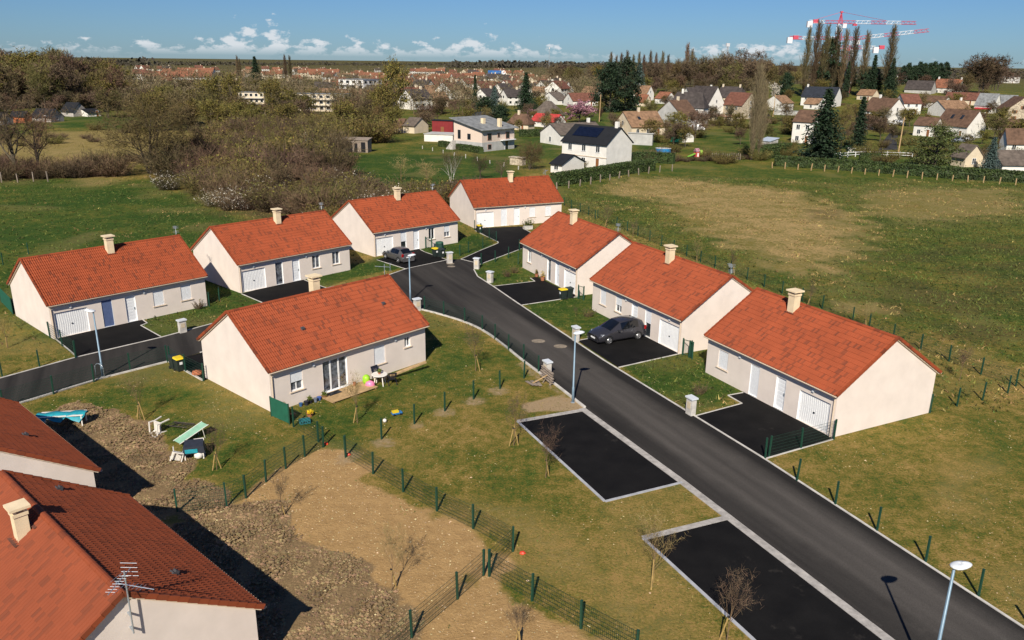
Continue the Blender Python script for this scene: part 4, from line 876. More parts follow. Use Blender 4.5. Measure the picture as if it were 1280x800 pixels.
# ------------------------------------------------------------------ vehicles
def car(label, cat, loc, rz, paint, prof, name='parked_car', hub=None, details=True, group=None, wheel_r=.31):
    """prof: length, half width, stations [(x, z_belt, z_top, w_belt, w_top)], wheel x positions, (windscreen i, rear-window i)"""
    Lc, hw, st, wx, ws, rw = prof
    root = thing(name, label, cat, loc, rz, group); body = MB(); rows = []
    for (x, zb, zt2, wb, wt) in st:
        k = 1 - .12 * abs((x - Lc / 2) / (Lc / 2)) ** 3
        h = [(hw * .86 * k, .20), (hw * .97 * k, .30), (hw * 1.0 * k, .52), (wb * .99 * k, (zb + .52) / 2 + .05), (wb * .965 * k, zb), (wt * k, zt2 - .05), (wt * .82 * k, zt2 - .005), (0, zt2 + .015)]
        rows.append([(x, -y, z) for y, z in h] + [(x, y, z) for y, z in h[-2::-1]])
    n = len(rows[0]); vs = [v for r in rows for v in r]; fs = []; gl = {'side_window': [], 'windscreen': [], 'rear_window': []}
    for i in range(len(rows) - 1):
        for k in range(n - 1):
            f = (i * n + k, i * n + k + 1, (i + 1) * n + k + 1, (i + 1) * n + k)
            fs.append(f)
            if i == ws and 5 <= k <= 8: gl['windscreen'].append(f)
            elif i == rw and 5 <= k <= 8: gl['rear_window'].append(f)
            elif ws < i < rw and k in (4, 9): gl['side_window'].append(f)
        fs.append(((i + 1) * n, i * n, i * n + n - 1, (i + 1) * n + n - 1))
    fs.append(tuple(range(n))); fs.append(tuple((len(rows) - 1) * n + k for k in range(n))[::-1])
    body.add(vs, [tuple(reversed(f)) for f in fs]); bo = body.build('body', paint, root, True)
    if details:
        bv = bo.modifiers.new('bevel', 'BEVEL'); bv.width = .035; bv.segments = 2; bv.limit_method = 'ANGLE'; bv.angle_limit = R(24)
    for nm, lst in gl.items():
        groups = [lst] if nm != 'side_window' else [[f] for f in lst]
        for g in groups:
            if not g: continue
            m = MB(); ids = sorted(set(i for f in g for i in f)); cen = sum((Vector(vs[i]) for i in ids), Vector()) / len(ids); mp = {i: k for k, i in enumerate(ids)}; nv = []
            nrm = Vector()
            for f in g:
                a, b, c = [Vector(vs[i]) for i in f[:3]]; nrm += (b - a).cross(c - a)
            nrm.normalize()
            if nrm.dot(cen - Vector((Lc / 2, 0, .8))) < 0: nrm.negate()
            for i in ids: v = Vector(vs[i]); nv.append(v + (cen - v) * (.045 if nm == 'side_window' else .06) + nrm * .022)
            m.add(nv, [tuple(mp[i] for i in f) for f in g]); m.build(nm, M_CARGL, root)
    for x in wx:
        for s in (-1, 1):
            y = s * (hw - .09); w = MB(); w.lathe([(wheel_r * .62, -.11), (wheel_r * .95, -.11), (wheel_r, -.07), (wheel_r, .07), (wheel_r * .95, .11), (wheel_r * .62, .11)], 20)
            w.v = [(vx, -vz, vy) for vx, vy, vz in w.v]; wo = w.build('wheel', M_RUBBER, root, True, (x, y + s * .02, wheel_r))
            rm = MB(); rr = wheel_r * .64; rm.lathe([(rr, .085), (rr * .92, .10), (rr * .9, .06), (.05, .07), (.05, .10), (.005, .10)], 20)
            for k in range(5):
                t = 2 * math.pi * k / 5; rm.obox((.04 * math.cos(t), .04 * math.sin(t), .095), (rr * .9 * math.cos(t), rr * .9 * math.sin(t), .095), .055, .03)
            rm.v = [(vx, s * (vz + .025), vy) for vx, vy, vz in rm.v]; rm.build('rim', M_ALU, wo)
            ar = MB(); vs2 = []                                      # dark wheel arch lip
            for k in range(13):
                t = math.pi * (k / 12) * 1.1 - .05 * math.pi
                for r_ in (wheel_r + .015, wheel_r + .065): vs2.append((x + r_ * math.cos(t), s * (hw + .004), wheel_r + r_ * math.sin(t)))
            ar.add(vs2, [(2 * k, 2 * k + 1, 2 * k + 3, 2 * k + 2) for k in range(12)]); ar.build('wheel_arch', M_BLACK, root)
    if details:
        for s in (-1, 1):
            hl = MB(); hl.add([(.10, s * hw * .52, .60), (.30, s * hw * .90, .66), (.52, s * hw * .93, .80), (.26, s * hw * .60, .74)], [(0, 1, 2, 3)] if s < 0 else [(3, 2, 1, 0)]); hl.v = [(a - .035, b + s * .02, c + .012) for a, b, c in hl.v]; hl.build('headlight', mat('headlight_glass', (0.55, .57, .6), .1, .3, spec=.9), root)
            tl = MB(); tl.obox((Lc - .13, s * hw * .80, .74), (Lc - .06, s * hw * .78, 1.02), .17, .16, (0, 1, 0)); tl.build('tail_light', mat('tail_red', (.30, .012, .012), .2), root)
            mi = MB(); xm = st[ws + 1][0] - .30; mi.obox((xm, s * (hw * .93), .98), (xm, s * (hw + .16), 1.0), .13, .12); mi.build('mirror', paint, root)
        for x in (wx[0] + 1.0, wx[0] + 1.95):
            for s in (-1, 1): MB().box(x, x + .16, s * (hw * .985) - .012, s * (hw * .985) + .012, .83, .86).build('door_handle', M_ALU, root)
        MB().box(-.015, .035, -.26, .26, .40, .51).build('number_plate', M_WHITE, root); MB().box(Lc - .035, Lc + .015, -.26, .26, .60, .71).build('number_plate', M_WHITE, root)
        g = MB(); g.box(-.005, .05, -hw * .55, hw * .55, .55, .62); g.box(-.005, .06, -hw * .62, hw * .62, .24, .36); g.build('grille', M_BLACK, root)
        MB().obox((Lc * .42, 0, st[3][2] + .05), (Lc * .42 + .25, 0, st[3][2] + .16), .012, .012).build('aerial', M_BLACK, root)
    return root
M_CARGL = mat('tinted_car_glass', (0.006, 0.007, 0.008), .05, 0, .2, 2, spec=.8)
MPV = (4.3, .90, [(0, .60, .66, .80, .62), (.14, .70, .76, .86, .70), (1.05, .94, .99, .90, .72), (1.95, .98, 1.52, .90, .62), (2.75, 1.0, 1.60, .90, .64), (3.55, 1.02, 1.56, .89, .62), (4.08, 1.02, 1.34, .86, .62), (4.24, .95, 1.0, .82, .66), (4.30, .62, .66, .80, .66)], (.86, 3.50), 2, 5)
HATCH = (3.9, .83, [(0, .58, .63, .72, .56), (.15, .66, .71, .79, .64), (1.05, .84, .89, .83, .68), (1.75, .90, 1.36, .83, .57), (2.45, .91, 1.43, .83, .58), (3.15, .93, 1.39, .82, .57), (3.68, .95, 1.02, .78, .58), (3.82, .88, .92, .76, .60), (3.90, .55, .60, .74, .60)], (.78, 3.20), 2, 5)
VAN = (4.9, .93, [(0, .72, .8, .84, .7), (.12, .95, 1.0, .9, .74), (.75, 1.1, 1.2, .93, .78), (1.35, 1.15, 1.86, .93, .78), (1.9, 1.16, 1.92, .93, .8), (3.4, 1.16, 1.94, .93, .8), (4.75, 1.15, 1.90, .93, .8), (4.9, 1.1, 1.85, .92, .8)], (.9, 3.9), 2, 4)
paint1 = mat('dark_grey_metallic', (0.040, 0.039, 0.046), .26, .3, var=.05, coat=.6); paint2 = mat('mid_grey_metallic', (0.11, 0.107, 0.11), .3, .35, var=.05, coat=.6)
def cars():
    f, b = P(741, 429, 0), P(806, 419.5, 0); fr = P(760.5, 430.5, 0); d = P(798, 424, 0) - fr; az = math.atan2(d.y, d.x)      # line of the near wheels
    u = Vector((math.cos(az), math.sin(az), 0)); nn = Vector((u.y, -u.x, 0)); o = fr - u * .86 - nn * .82
    car('dark grey people carrier parked on the drive of the middle right house', 'car', o, az, paint1, MPV)
    rear = P(498.6, 329, 0); front = P(481, 323, 0); d = rear - front; az = math.atan2(d.y, d.x); u = Vector((math.cos(az), math.sin(az), 0)); nn = Vector((u.y, -u.x, 0)); o = rear - u * 3.2 - nn * .75
    car('grey hatchback seen from behind in front of the white garage', 'car', o, az, paint2, HATCH)
cars()

# ------------------------------------------------------------------ garden things
M_PLASTW = mat('white_garden_plastic', (0.72, 0.68, 0.62), .45, var=.04); M_TEAL = mat('teal_tarp', (0.02, 0.27, 0.34), .5, var=.15, scale=3); M_MINT = mat('mint_canvas', (0.25, 0.46, 0.33), .7, var=.08, scale=3); M_NAVY = mat('navy_fabric', (0.018, 0.022, 0.035), .6)
def plastic_chair(label, px, rz, tilt, mt=M_PLASTW, z=0.0, group=None, s=1.0):
    p = P(*px, 0); root = thing('garden_chair', label, 'chair', (p.x, p.y, z), R(rz), group); root.rotation_euler = (R(tilt[0]), R(tilt[1]), R(rz)); root.scale = (s, s, s)
    m = MB()
    for i in range(7): m.box(-.22 + i * .064, -.22 + i * .064 + .05, -.22, .22, .42, .45)
    m.box(-.24, .24, -.24, -.20, .40, .45); m.box(-.24, .24, .20, .24, .40, .45); m.build('seat', mt, root)
    b = MB(); b.obox((-.22, .24, .45), (-.25, .36, .88), .05, .03); b.obox((.22, .24, .45), (.25, .36, .88), .05, .03); b.obox((-.26, .36, .88), (.26, .36, .88), .04, .07)
    for i in range(5): b.obox((-.16 + i * .08, .245, .47), (-.18 + i * .09, .355, .86), .045, .02)
    b.build('backrest', mt, root)
    for sx in (-1, 1):
        for sy in (-1, 1): MB().obox((sx * .22, sy * .22, .42), (sx * .27, sy * .28, 0), .045, .045).build('leg', mt, root)
        a = MB(); a.obox((sx * .27, -.24, .64), (sx * .26, .30, .66), .06, .03); a.obox((sx * .27, -.22, .42), (sx * .27, -.22, .64), .04, .04); a.build('armrest', mt, root)
def garden():
    plastic_chair('white plastic chair tipped on its back on the lawn edge', (208, 535), 150, (-88, 0), z=.28, s=1.25)
    plastic_chair('white plastic chair lying upside down on the tilled soil', (222, 571), 20, (88, 20), z=.25, s=1.0)
    plastic_chair('white plastic chair fallen behind the dark barbecue', (250, 572), 200, (80, 0), z=.25, s=.95)
    p = P(240, 550, 0); r = thing('sun_lounger', 'mint green canvas lounger standing askew by the dark barbecue', 'lounger', (p.x, p.y, .35), R(52)); m = MB(); m.obox((-.85, 0, -.16), (.85, 0, .34), .62, .03); m.build('canvas', M_MINT, r)
    f = MB()
    for s in (-.32, .32): f.tube([(-.9, s, -.16), (.88, s, .36)], .02, 6); f.tube([(-.5, s, .0), (-.3, s, -.35)], .018, 6); f.tube([(.5, s, .25), (.6, s, -.35)], .018, 6)
    f.build('frame', M_PLASTW, r)
    p = P(226, 535, 0); r = thing('folded_lounger', 'dark folded metal lounger frame lying between chair and mint lounger', 'lounger', (p.x, p.y, .1), R(-25)); m = MB()
    for s in (-.28, .28): m.tube([(-.8, s, 0), (.8, s, .22)], .022, 6)
    for i in range(7): m.tube([(-.75 + i * .25, -.28, .01 + i * .03), (-.62 + i * .25, .28, .03 + i * .03)], .016, 5); m.tube([(-.75 + i * .25, .28, .01 + i * .03), (-.62 + i * .25, -.28, .06 + i * .03)], .016, 5)
    m.build('frame', mat('dark_bronze_frame', (.06, .05, .045), .5), r)
    p = P(244, 571, 0); r = thing('covered_barbecue', 'boxy navy covered barbecue with teal end panel on the soil', 'barbecue', p, R(15)); m = MB()
    m.add([(-.55, -.35, .35), (.55, -.35, .35), (.55, .35, .35), (-.55, .35, .35), (-.5, -.3, .72), (.5, -.3, .72), (.45, .2, .92), (-.45, .2, .92)], [(3, 2, 1, 0), (4, 5, 6, 7), (0, 1, 5, 4), (1, 2, 6, 5), (2, 3, 7, 6), (3, 0, 4, 7)]); m.build('cover', M_NAVY, r)
    MB().box(-.42, .2, -.375, -.352, .40, .62).build('end_panel', M_TEAL, r)
    for sx in (-.45, .45):
        for sy in (-.28, .28): MB().box(sx - .03, sx + .03, sy - .03, sy + .03, 0, .36).build('leg', M_PLASTW, r)
    p = P(249, 573, 0); tag(MB().lathe([(.02, 0), (.16, .04), (.24, .16), (.22, .28), (.10, .38), (.01, .40)], 14).build('white_ball', M_PLASTW, None, True, p), 'white ball resting against the barbecue legs', 'ball')
    p = P(80, 531, 0); r = thing('covered_table', 'table under teal tarpaulin in the shade of the cut off house', 'table', p, R(10)); m = MB()
    vs = []; nx = 9
    for j in range(5):
        for i in range(nx): vs.append((-1.3 + 2.6 * i / (nx - 1), -.45 + .225 * j, .74 + .05 * math.sin(i * 1.7 + j) - (.45 if j in (0, 4) else 0) * (.6 + .4 * math.sin(i * 2.1))))
    m.add(vs, [(j * nx + i, j * nx + i + 1, (j + 1) * nx + i + 1, (j + 1) * nx + i) for j in range(4) for i in range(nx - 1)]); m.build('tarpaulin', M_TEAL, r, True)
    for sx in (-1.1, 1.1):
        for sy in (-.35, .35): MB().box(sx - .03, sx + .03, sy - .03, sy + .03, 0, .70).build('leg', M_PLASTW, r)
    MB().box(-1.2, 1.2, -.4, .4, .66, .69).build('tabletop', M_PLASTW, r)
    # middle house garden: local frame of its back wall
    x, y, th, L, W = HS['H5']; a = Vector((math.cos(R(th)), math.sin(R(th)), 0)); b = Vector((-math.sin(R(th)), math.cos(R(th)), 0)); O = Vector((x, y, 0)); q = lambda s, t, z=0: O + a * s - b * t + Vector((0, 0, z))
    r = thing('timber_deck', 'small pale timber deck below the patio door of the middle house', 'deck', q(4.9, .1), R(th)); m = MB()
    for i in range(9): m.box(-1.75, 1.75, -1.48 + i * .165, -1.48 + i * .165 + .15, .10, .135)
    m.build('boards', M_WOOD, r)
    for i in range(3): MB().box(-1.65 + i * 1.6, -1.55 + i * 1.6, -1.45, 0.0, .02, .098).build('joist', M_WOOD, r)
    tag(MB().box(-.45, .45, -.22, .22, .0, .025).build('door_mat', M_BLACK, None, False, q(4.1, .45, .137)), 'dark door mat lying on the small timber deck', 'mat'); bpy.data.objects['door_mat'].rotation_euler = (0, 0, R(th))
    r = thing('garden_table', 'round white garden table with a pot by the middle house wall', 'table', q(7.15, 1.15), 0); MB().lathe([(.50, .70), (.52, .72), (.50, .74)], 20).build('tabletop', M_PLASTW, r)
    for k in range(4): MB().obox((.32 * math.cos(k * 1.57 + .7), .32 * math.sin(k * 1.57 + .7), .70), (.42 * math.cos(k * 1.57 + .7), .42 * math.sin(k * 1.57 + .7), 0), .055, .055).build('leg', M_PLASTW, r)
    pc = lambda c: mat('pot_%.2f' % c[0], c, .8, var=.1)
    TERRA = mat('terracotta', (.36, .14, .07), .85, var=.12)
    def pot(label, p, r_=.12, h=.2, m=TERRA, plant=None, name='flower_pot'):
        o = thing(name, label, 'flower pot', p); MB().lathe([(r_ * .7, 0), (r_, h), (r_ * 1.12, h), (r_ * 1.12, h * .86), (r_, h * .85)][:3], 12).build('pot', m, o)
        if plant:
            l = MB(); rr = random.Random(int(p[0] * 100))
            for i in range(90):
                c = Vector((rr.gauss(0, plant[0] * .45), rr.gauss(0, plant[0] * .45), h + abs(rr.gauss(.3, .25)) * plant[1])); u = Vector((rr.uniform(-1, 1), rr.uniform(-1, 1), rr.uniform(-.3, .8))).normalized() * .09; v = u.cross(Vector((rr.uniform(-1, 1), rr.uniform(-1, 1), 1))).normalized() * .035
                l.quad(c - u, c + v, c + u, c - v)
            l.build('plant', plant[2], o)
    pot('small pot standing on the round white garden table', q(7.15, 1.15, .74), .10, .14, TERRA, (.12, .25, M_LEAFG))
    plastic_chair('dark blue garden chair against the wall behind the white table', (0, 0), th, (0, 0), mat('dark_blue_plastic', (.012, .014, .03), .4)); o = [k for k in bpy.data.objects if k.get('label', '').startswith('dark blue garden chair')][0]; o.location = q(7.55, .45)
    plastic_chair('dark garden chair in front of the white table, shaded', (0, 0), th + 150, (0, 0), mat('black_garden_plastic', (.012, .013, .02), .4)); o = [k for k in bpy.data.objects if k.get('label', '').startswith('dark garden chair in front')][0]; o.location = q(7.75, 1.65)
    tag(MB().obox((0, 0, .18), (3.1, -.9, .62), .24, .10).build('timber_plank', M_WOOD, None, False, q(7.7, .85)), 'long pale plank propped beside the white garden table', 'plank'); bpy.data.objects['timber_plank'].rotation_euler = (0, 0, R(th + 6))
    g = mat('lime_plastic', (.28, .55, .03), .4); pk = mat('pink_plastic', (.75, .22, .38), .4); yl = M_YELLOW
    def toy(label, p, m, prof, name='garden_toy', n=12, sx=1): tag(MB().lathe(prof, n, sx=sx).build(name, m, None, True, p), label, 'toy')
    toy('lime green plastic toy tub by the middle house wall', q(6.55, .55), g, [(.16, 0), (.26, .3), (.24, .55), (.12, .68), (.02, .70)]); toy('pink plastic toy sitting in front of the lime green tub', q(6.5, .98), pk, [(.20, 0), (.28, .12), (.22, .32), (.05, .42)], sx=1.2); toy('yellow toy lying under the pale plank', q(8.35, 1.2), yl, [(.02, 0), (.13, .06), (.13, .14), (.02, .2)])
    pot('lone terracotta pot beside the patio door of the middle house', q(5.75, .35, .137), .11, .22)
    cl = [(.03, .10, .25), (.02, .02, .03), (.02, .14, .06), (.15, .17, .22), (.06, .12, .36), (.25, .14, .06)]
    for i in range(6): pot(['dark blue pot, first in the row along the middle house wall', 'black pot, second in the row along the middle house wall', 'green leafy pot, third in the row along the middle house wall', 'grey pot, fourth in the wall row of the middle house', 'round bright blue pot in the wall row of the middle house', 'brown trough pot at the deck end of the wall row'][i], q(1.7 + i * .33, .40 + .1 * (i % 2)), .12 + .03 * (i % 3), .2 + .05 * (i % 2), pc(cl[i]), (.14, .3, M_LEAFG) if i in (2, 5) else None)
    pot('pot with a dry shrub beside the green screen panel', q(.35, .55), .14, .25, TERRA, (.16, .5, M_TWIGY)); pot('terracotta planter lying in the shadow of the screen panel', q(.55, 1.35), .18, .2, TERRA); pot('terracotta planter with yellow flowers behind the screen panel', q(1.25, 2.0), .2, .2, TERRA, (.2, .15, M_YELLOW))
    pp = P(381, 528.5, 0); r = thing('toy_crate', 'small teal crate on the grass behind the screen panel', 'crate', pp, .4); m = MB(); m.box(-.30, .30, -.2, .2, .0, .02)
    for s in (-1, 1): m.box(-.30, .30, s * .2 - .012, s * .2 + .012, 0.02, .22); m.box(s * .3 - .012, s * .3 + .012, -.188, .188, .02, .22)
    m.build('crate_body', mat('teal_plastic', (.03, .17, .20), .4), r)
    for i in range(4): MB().box(-.25 + i * .14, -.17 + i * .14, -.216, -.212, .08, .16).build('slot', M_BLACK, r)
    pp = P(496, 518.5, 0); r = thing('toy_truck', 'blue and yellow toy truck left on the lawn', 'toy', pp, .5); MB().box(-.3, .3, -.14, .14, .08, .18).build('chassis', mat('toy_blue', (.03, .17, .42), .4), r); MB().box(-.28, .1, -.12, .12, .181, .28).build('tipper', M_YELLOW, r)
    for sx in (-.2, .2):
        for sy in (-.15, .15): MB().tube([(sx, sy - .02, .07), (sx, sy + .02, .07)], .07, 10).build('wheel', M_BLACK, r)
    pp = P(481, 528, 0); tag(MB().lathe([(.01, 0), (.09, .04), (.12, .12), (.09, .2), (.01, .24)], 12).build('play_ball', M_PLASTW, None, True, pp), 'white play ball on the lawn next to a green post', 'ball')
    red = mat('red_plastic', (.62, .05, .02), .5)
    for l, px in (('red marker lump in the grass near the mesh fence corner', (653, 692)), ('red marker at the foot of the corner post of the soil plot', (435, 569)), ('red brown marker beside the double post by the bare soil', (407, 555.5))):
        pp = P(*px, 0); m = MB(); rr = random.Random(px[0]); m.lathe([(.10, 0), (.12, .04), (.08, .10), (.02, .12)], 7, sx=1.3); m.v = [(a + rr.uniform(-.03, .03), b_ + rr.uniform(-.03, .03), c) for a, b_, c in m.v]; tag(m.build('red_marker', red, None, False, pp), l, 'marker')
    # leaning stack of old boards by the kerb
    pp = P(684, 479, 0); r = thing('board_stack', 'weathered grey boards stacked against the white pillar at the kerb', 'boards', pp, R(-58))
    for i in range(5): MB().obox((-.85 + .05 * i, .05 * (i % 2), .35 + .17 * i), (.55 + .05 * (i % 3), .02, .15 + .17 * i), .05, .15, (0, 1, 0)).build('board', M_GREYWOOD, r)
    MB().obox((-.2, -.2, .02), (.15, .12, .95), .10, .05).build('upright', M_GREYWOOD, r); MB().obox((.45, -.1, 0), (.45, .1, .9), .10, .05).build('upright', M_GREYWOOD, r)
    for i in range(3): MB().obox((-.75 - .1 * i, -.35 - .33 * i, .03), (.35 - .1 * i, -.75 - .2 * i, .10 + .03 * i), .22, .03).build('loose_board', M_GREYWOOD, r)
    MB().obox((-.3, -1.0, .08), (.1, -.1, .62), .07, .05).build('brace', M_WOOD, r)
    # planter at the farthest house, pots at the potted door
    pp = P(660, 286.5, 0); r = thing('stone_planter', 'stone planter with a bushy plant by the farthest house door', 'planter', pp, R(25)); m = MB(); m.box(-.55, .55, -.25, .25, 0, .05)
    for s in (-1, 1): m.box(-.55, .55, s * .22 - .03, s * .22 + .03, .05, .5); m.box(s * .52 - .03, s * .52 + .03, -.19, .19, .05, .5)
    m.box(-.49, .49, -.19, .19, .05, .44); m.build('trough', M_CONC, r); l = MB(); rr = random.Random(4)
    for i in range(420):
        c = Vector((rr.gauss(0, .38), rr.gauss(0, .2), .5 + abs(rr.gauss(0, .33)))); u = Vector((rr.uniform(-1, 1), rr.uniform(-1, 1), rr.uniform(-.3, .8))).normalized() * .10; v = u.cross(Vector((rr.uniform(-1, 1), 1, 1))).normalized() * .04; l.quad(c - u, c + v, c + u, c - v)
    l.build('plant', M_LEAFG, r)
    h6 = HS['H6']; a6 = Vector((math.cos(R(h6[2])), math.sin(R(h6[2])), 0)); b6 = Vector((-math.sin(R(h6[2])), math.cos(R(h6[2])), 0)); o6 = Vector((h6[0], h6[1], 0))
    pot('terracotta pot with a yellow plant by the glazed door of the potted house', o6 + a6 * 5.4 - b6 * .45, .22, .4, TERRA, (.22, .7, mat('yellow_leaves', (.42, .30, .03), .7, island=.3))); pot('smaller terracotta pot left of the yellow plant, same doorway', o6 + a6 * 3.9 - b6 * .35, .18, .32, TERRA, (.16, .5, M_LEAFO))
    pp = P(247, 468.5, 0); tag(MB().lathe([(.20, 0), (.30, .1), (.24, .28), (.05, .34)], 8, sx=1.3).build('orange_sack', mat('orange_sack', (.40, .13, .06), .8, var=.3), None, True, pp), 'orange sack heaped on the drive behind the middle house', 'sack')
garden()

# ------------------------------------------------------------------ plants
def rvec(r, up=0.0):
    while True:
        v = Vector((r.uniform(-1, 1), r.uniform(-1, 1), r.uniform(-1, 1)))
        if .1 < v.length < 1: break
    v.normalize(); v.z += up; return v.normalized()
def twig(mb, p, d, l, w, r):
    s = d.cross(rvec(r)); 
    if s.length < 1e-3: return
    s.normalize(); q = p + d * l + rvec(r) * l * .12; mb.add([p - s * w, p + s * w, q + s * w * .35, q - s * w * .35], [(0, 1, 2, 3)])
def leaf(mb, c, sz, r):
    u = rvec(r) * sz; v = u.cross(rvec(r)); 
    if v.length < 1e-4: return
    v = v.normalized() * sz * .6; mb.add([c - u, c + v, c + u, c - v], [(0, 1, 2, 3)])
def bare_tree(seed, H=10.0, spread=.45, limbs=10, sub=6, tw=.022, tl=.75, twn=9, trunk_r=.22, fork=.22, leaves=0, leaf_sz=.07, up=.25, fast=False, stems=1, leafmb=True):
    """-> trunk MB, crown MB, leaf MB for a leafless tree of height H standing at the origin"""
    r = random.Random(seed); T, C, LF = MB(), MB(), MB(); tips = []
    def limb(p, d, l, rad, lvl):
        segs = 5 if lvl < 2 else 3; pts = [p]; dd = d.copy(); 
        for i in range(segs):
            dd = (dd + rvec(r) * (.16 if lvl else .06) + Vector((0, 0, up * (.10 if lvl else 0)))).normalized(); pts.append(pts[-1] + dd * l / segs)
        rs = [rad * (1 - .72 * i / segs) for i in range(segs + 1)]
        (T if lvl < 2 else C).tube(pts, rs, 7 if lvl == 0 else (5 if lvl == 1 else 3), caps=False)
        if lvl >= 3 or l < .5:
            for k in range(twn):
                i = r.randrange(1, segs + 1); b = pts[i]; twig(C, b, (dd * .5 + rvec(r, .25)).normalized(), tl * r.uniform(.5, 1.2), tw * r.uniform(.6, 1.2), r)
            for k in range(leaves): leaf(LF, pts[r.randrange(1, segs + 1)] + rvec(r) * tl * .7 * r.random(), leaf_sz * r.uniform(.6, 1.3), r)
            return
        n = limbs if lvl == 0 else (sub if lvl == 1 else 5)
        for k in range(n):
            f = fork + (1 - fork) * (k + r.random()) / n if lvl == 0 else .22 + .78 * (k + r.random()) / n
            x = min(f * segs, segs - .01); i = int(x); b = pts[i].lerp(pts[i + 1], x - i); ax = (pts[i + 1] - pts[i]).normalized(); perp = ax.cross(rvec(r)); perp.normalize()
            if fast: nd = (ax * 1.0 + perp * .22 + Vector((0, 0, .5))).normalized(); ll = l * (.30 if lvl == 0 else .5) * r.uniform(.7, 1.1)
            else:
                sp = spread * r.uniform(.7, 1.35); nd = (ax * math.cos(sp * 1.55) + perp * math.sin(sp * 1.55) + Vector((0, 0, up * .5))).normalized()
                ll = l * ((.72 - .38 * abs(f - .45)) if lvl == 0 else .58) * r.uniform(.7, 1.1)
            limb(b, nd, ll, rad * (1 - .7 * f) * (.55 if not fast else .4), lvl + 1)
    for s in range(stems):
        if stems == 1: limb(Vector((0, 0, -.15)), Vector((0, 0, 1)), H * (.80 if not fast else .95), trunk_r, 0)
        else:
            a = 2 * math.pi * (s + r.random()) / stems; d = Vector((math.cos(a) * .22, math.sin(a) * .22, 1)).normalized(); limb(Vector((math.cos(a) * .15, math.sin(a) * .15, -.15)), d, H * r.uniform(.65, .9), trunk_r * r.uniform(.5, .8), 0)
    return T, C, LF
def tree_proto(name, args, bark, twigm, leafm=None, label='', cat='tree', group=None):
    T, C, LF = bare_tree(**args); root = thing(name, label, cat, (0, 0, 0), 0, group); PROTO.append(root); root['h'] = 1.0
    H = max(v[2] for v in C.v); T.build('trunk', bark, root); C.build('crown', twigm, root)
    if LF.f: LF.build('foliage', leafm, root)
    root['H'] = H; return root
def bush_proto(name, seed, H, W, n, twigm, leaves=0, leafm=None, leaf_sz=.08, tw=.018, label='', group=None, cat='shrub'):
    r = random.Random(seed); C, LF = MB(), MB(); root = thing(name, label, cat, (0, 0, 0), 0, group); PROTO.append(root)
    for i in range(n):
        a = r.uniform(0, 6.283); b0 = Vector((math.cos(a), math.sin(a), 0)) * W * .30 * math.sqrt(r.random()); d = Vector((math.cos(a) * r.uniform(.1, .9), math.sin(a) * r.uniform(.1, .9), r.uniform(.6, 1.2))).normalized(); l = H * r.uniform(.55, 1.05); p = b0.copy(); hh = []
        for k in range(3):
            d2 = (d + rvec(r) * .3).normalized(); twig(C, p, d2, l / 3, tw * (1.4 - .35 * k), r); p = p + d2 * l / 3; hh.append(p)
            for j in range(4): twig(C, p - d2 * r.random() * l / 3, (d2 + rvec(r) * .9).normalized(), H * .22 * r.uniform(.5, 1.3), tw * .7, r)
        for k in range(leaves): leaf(LF, hh[r.randrange(0, 3)] + rvec(r) * H * .16 * r.random(), leaf_sz * r.uniform(.6, 1.3), r)
    C.build('stems', twigm, root)
    if LF.f: LF.build('foliage', leafm, root)
    root['H'] = H; return root
def conifer_proto(name, seed, H, Rb, needle, label='', droop=.35, whorls=34, gap=.05, power=.85, qs=.34, group=None, per=9):
    r = random.Random(seed); T, C = MB(), MB(); T.tube([(0, 0, -.2), (0, 0, H * .5), (0, 0, H * .98)], [H * .018 + .08, H * .011 + .04, .02], 8)
    for w in range(whorls):
        f = gap + (1 - gap) * w / whorls; z = f * H; RR = Rb * (1 - f) ** power * r.uniform(.82, 1.12) + .12; n = per if f < .7 else 6; a0 = r.random() * 6.28
        for k in range(n):
            a = a0 + 6.283 * k / n + r.uniform(-.25, .25); l = RR * r.uniform(.62, 1.12); d = Vector((math.cos(a), math.sin(a), 0)); m = max(3, int(l / .36))
            for j in range(m):
                t = (j + .6) / m; c = d * (l * t) + Vector((0, 0, z - droop * l * t * t + .10 * l * t))
                for q in range(4):
                    s = qs * r.uniform(.6, 1.25) * (1.15 - .4 * t); u = (d * r.uniform(.3, 1) + rvec(r) * .8 + Vector((0, 0, -.35))).normalized() * s; v = u.cross(rvec(r)).normalized() * s * .42; cc = c + rvec(r) * .20; C.add([cc - u * .4, cc + v, cc + u, cc - v], [(0, 1, 2, 3)])
    root = thing(name, label, 'conifer', (0, 0, 0), 0, group); PROTO.append(root); T.build('trunk', M_BARK, root); C.build('crown', needle, root); root['H'] = H; return root
def cloud_tree(name, seed, H, W, needle, label='', clumps=46, per=95, base=.18, lsz=.26, cat='conifer', bark=None, flat=.55, group=None):
    r = random.Random(seed); T, C = MB(), MB(); T.tube([(0, 0, -.2), (.1, 0, H * .45), (0, .1, H * .92)], [H * .022 + .06, H * .014 + .03, .04], 8)
    for i in range(clumps):
        f = base + (1 - base) * (i + r.random()) / clumps; env = math.sin(min(1, (f - base) / (1 - base) * .88 + .16) * math.pi) ** .6; a = r.uniform(0, 6.283); rad = W * .5 * env * math.sqrt(r.uniform(.12, 1)); c = Vector((rad * math.cos(a), rad * math.sin(a), f * H)); T.tube([(0, 0, max(.3, c.z - rad * .5)), tuple(c)], [.06 + H * .003, .02], 4, False); cr_ = W * .15 * r.uniform(.7, 1.3)
        for k in range(per):
            p = c + Vector((r.gauss(0, cr_ * .6), r.gauss(0, cr_ * .6), r.gauss(0, cr_ * .6 * flat))); leaf(C, p, lsz * r.uniform(.6, 1.3), r)
    root = thing(name, label, cat, (0, 0, 0), 0, group); PROTO.append(root); T.build('trunk', bark or M_BARK, root); C.build('crown', needle, root); root['H'] = H; return root
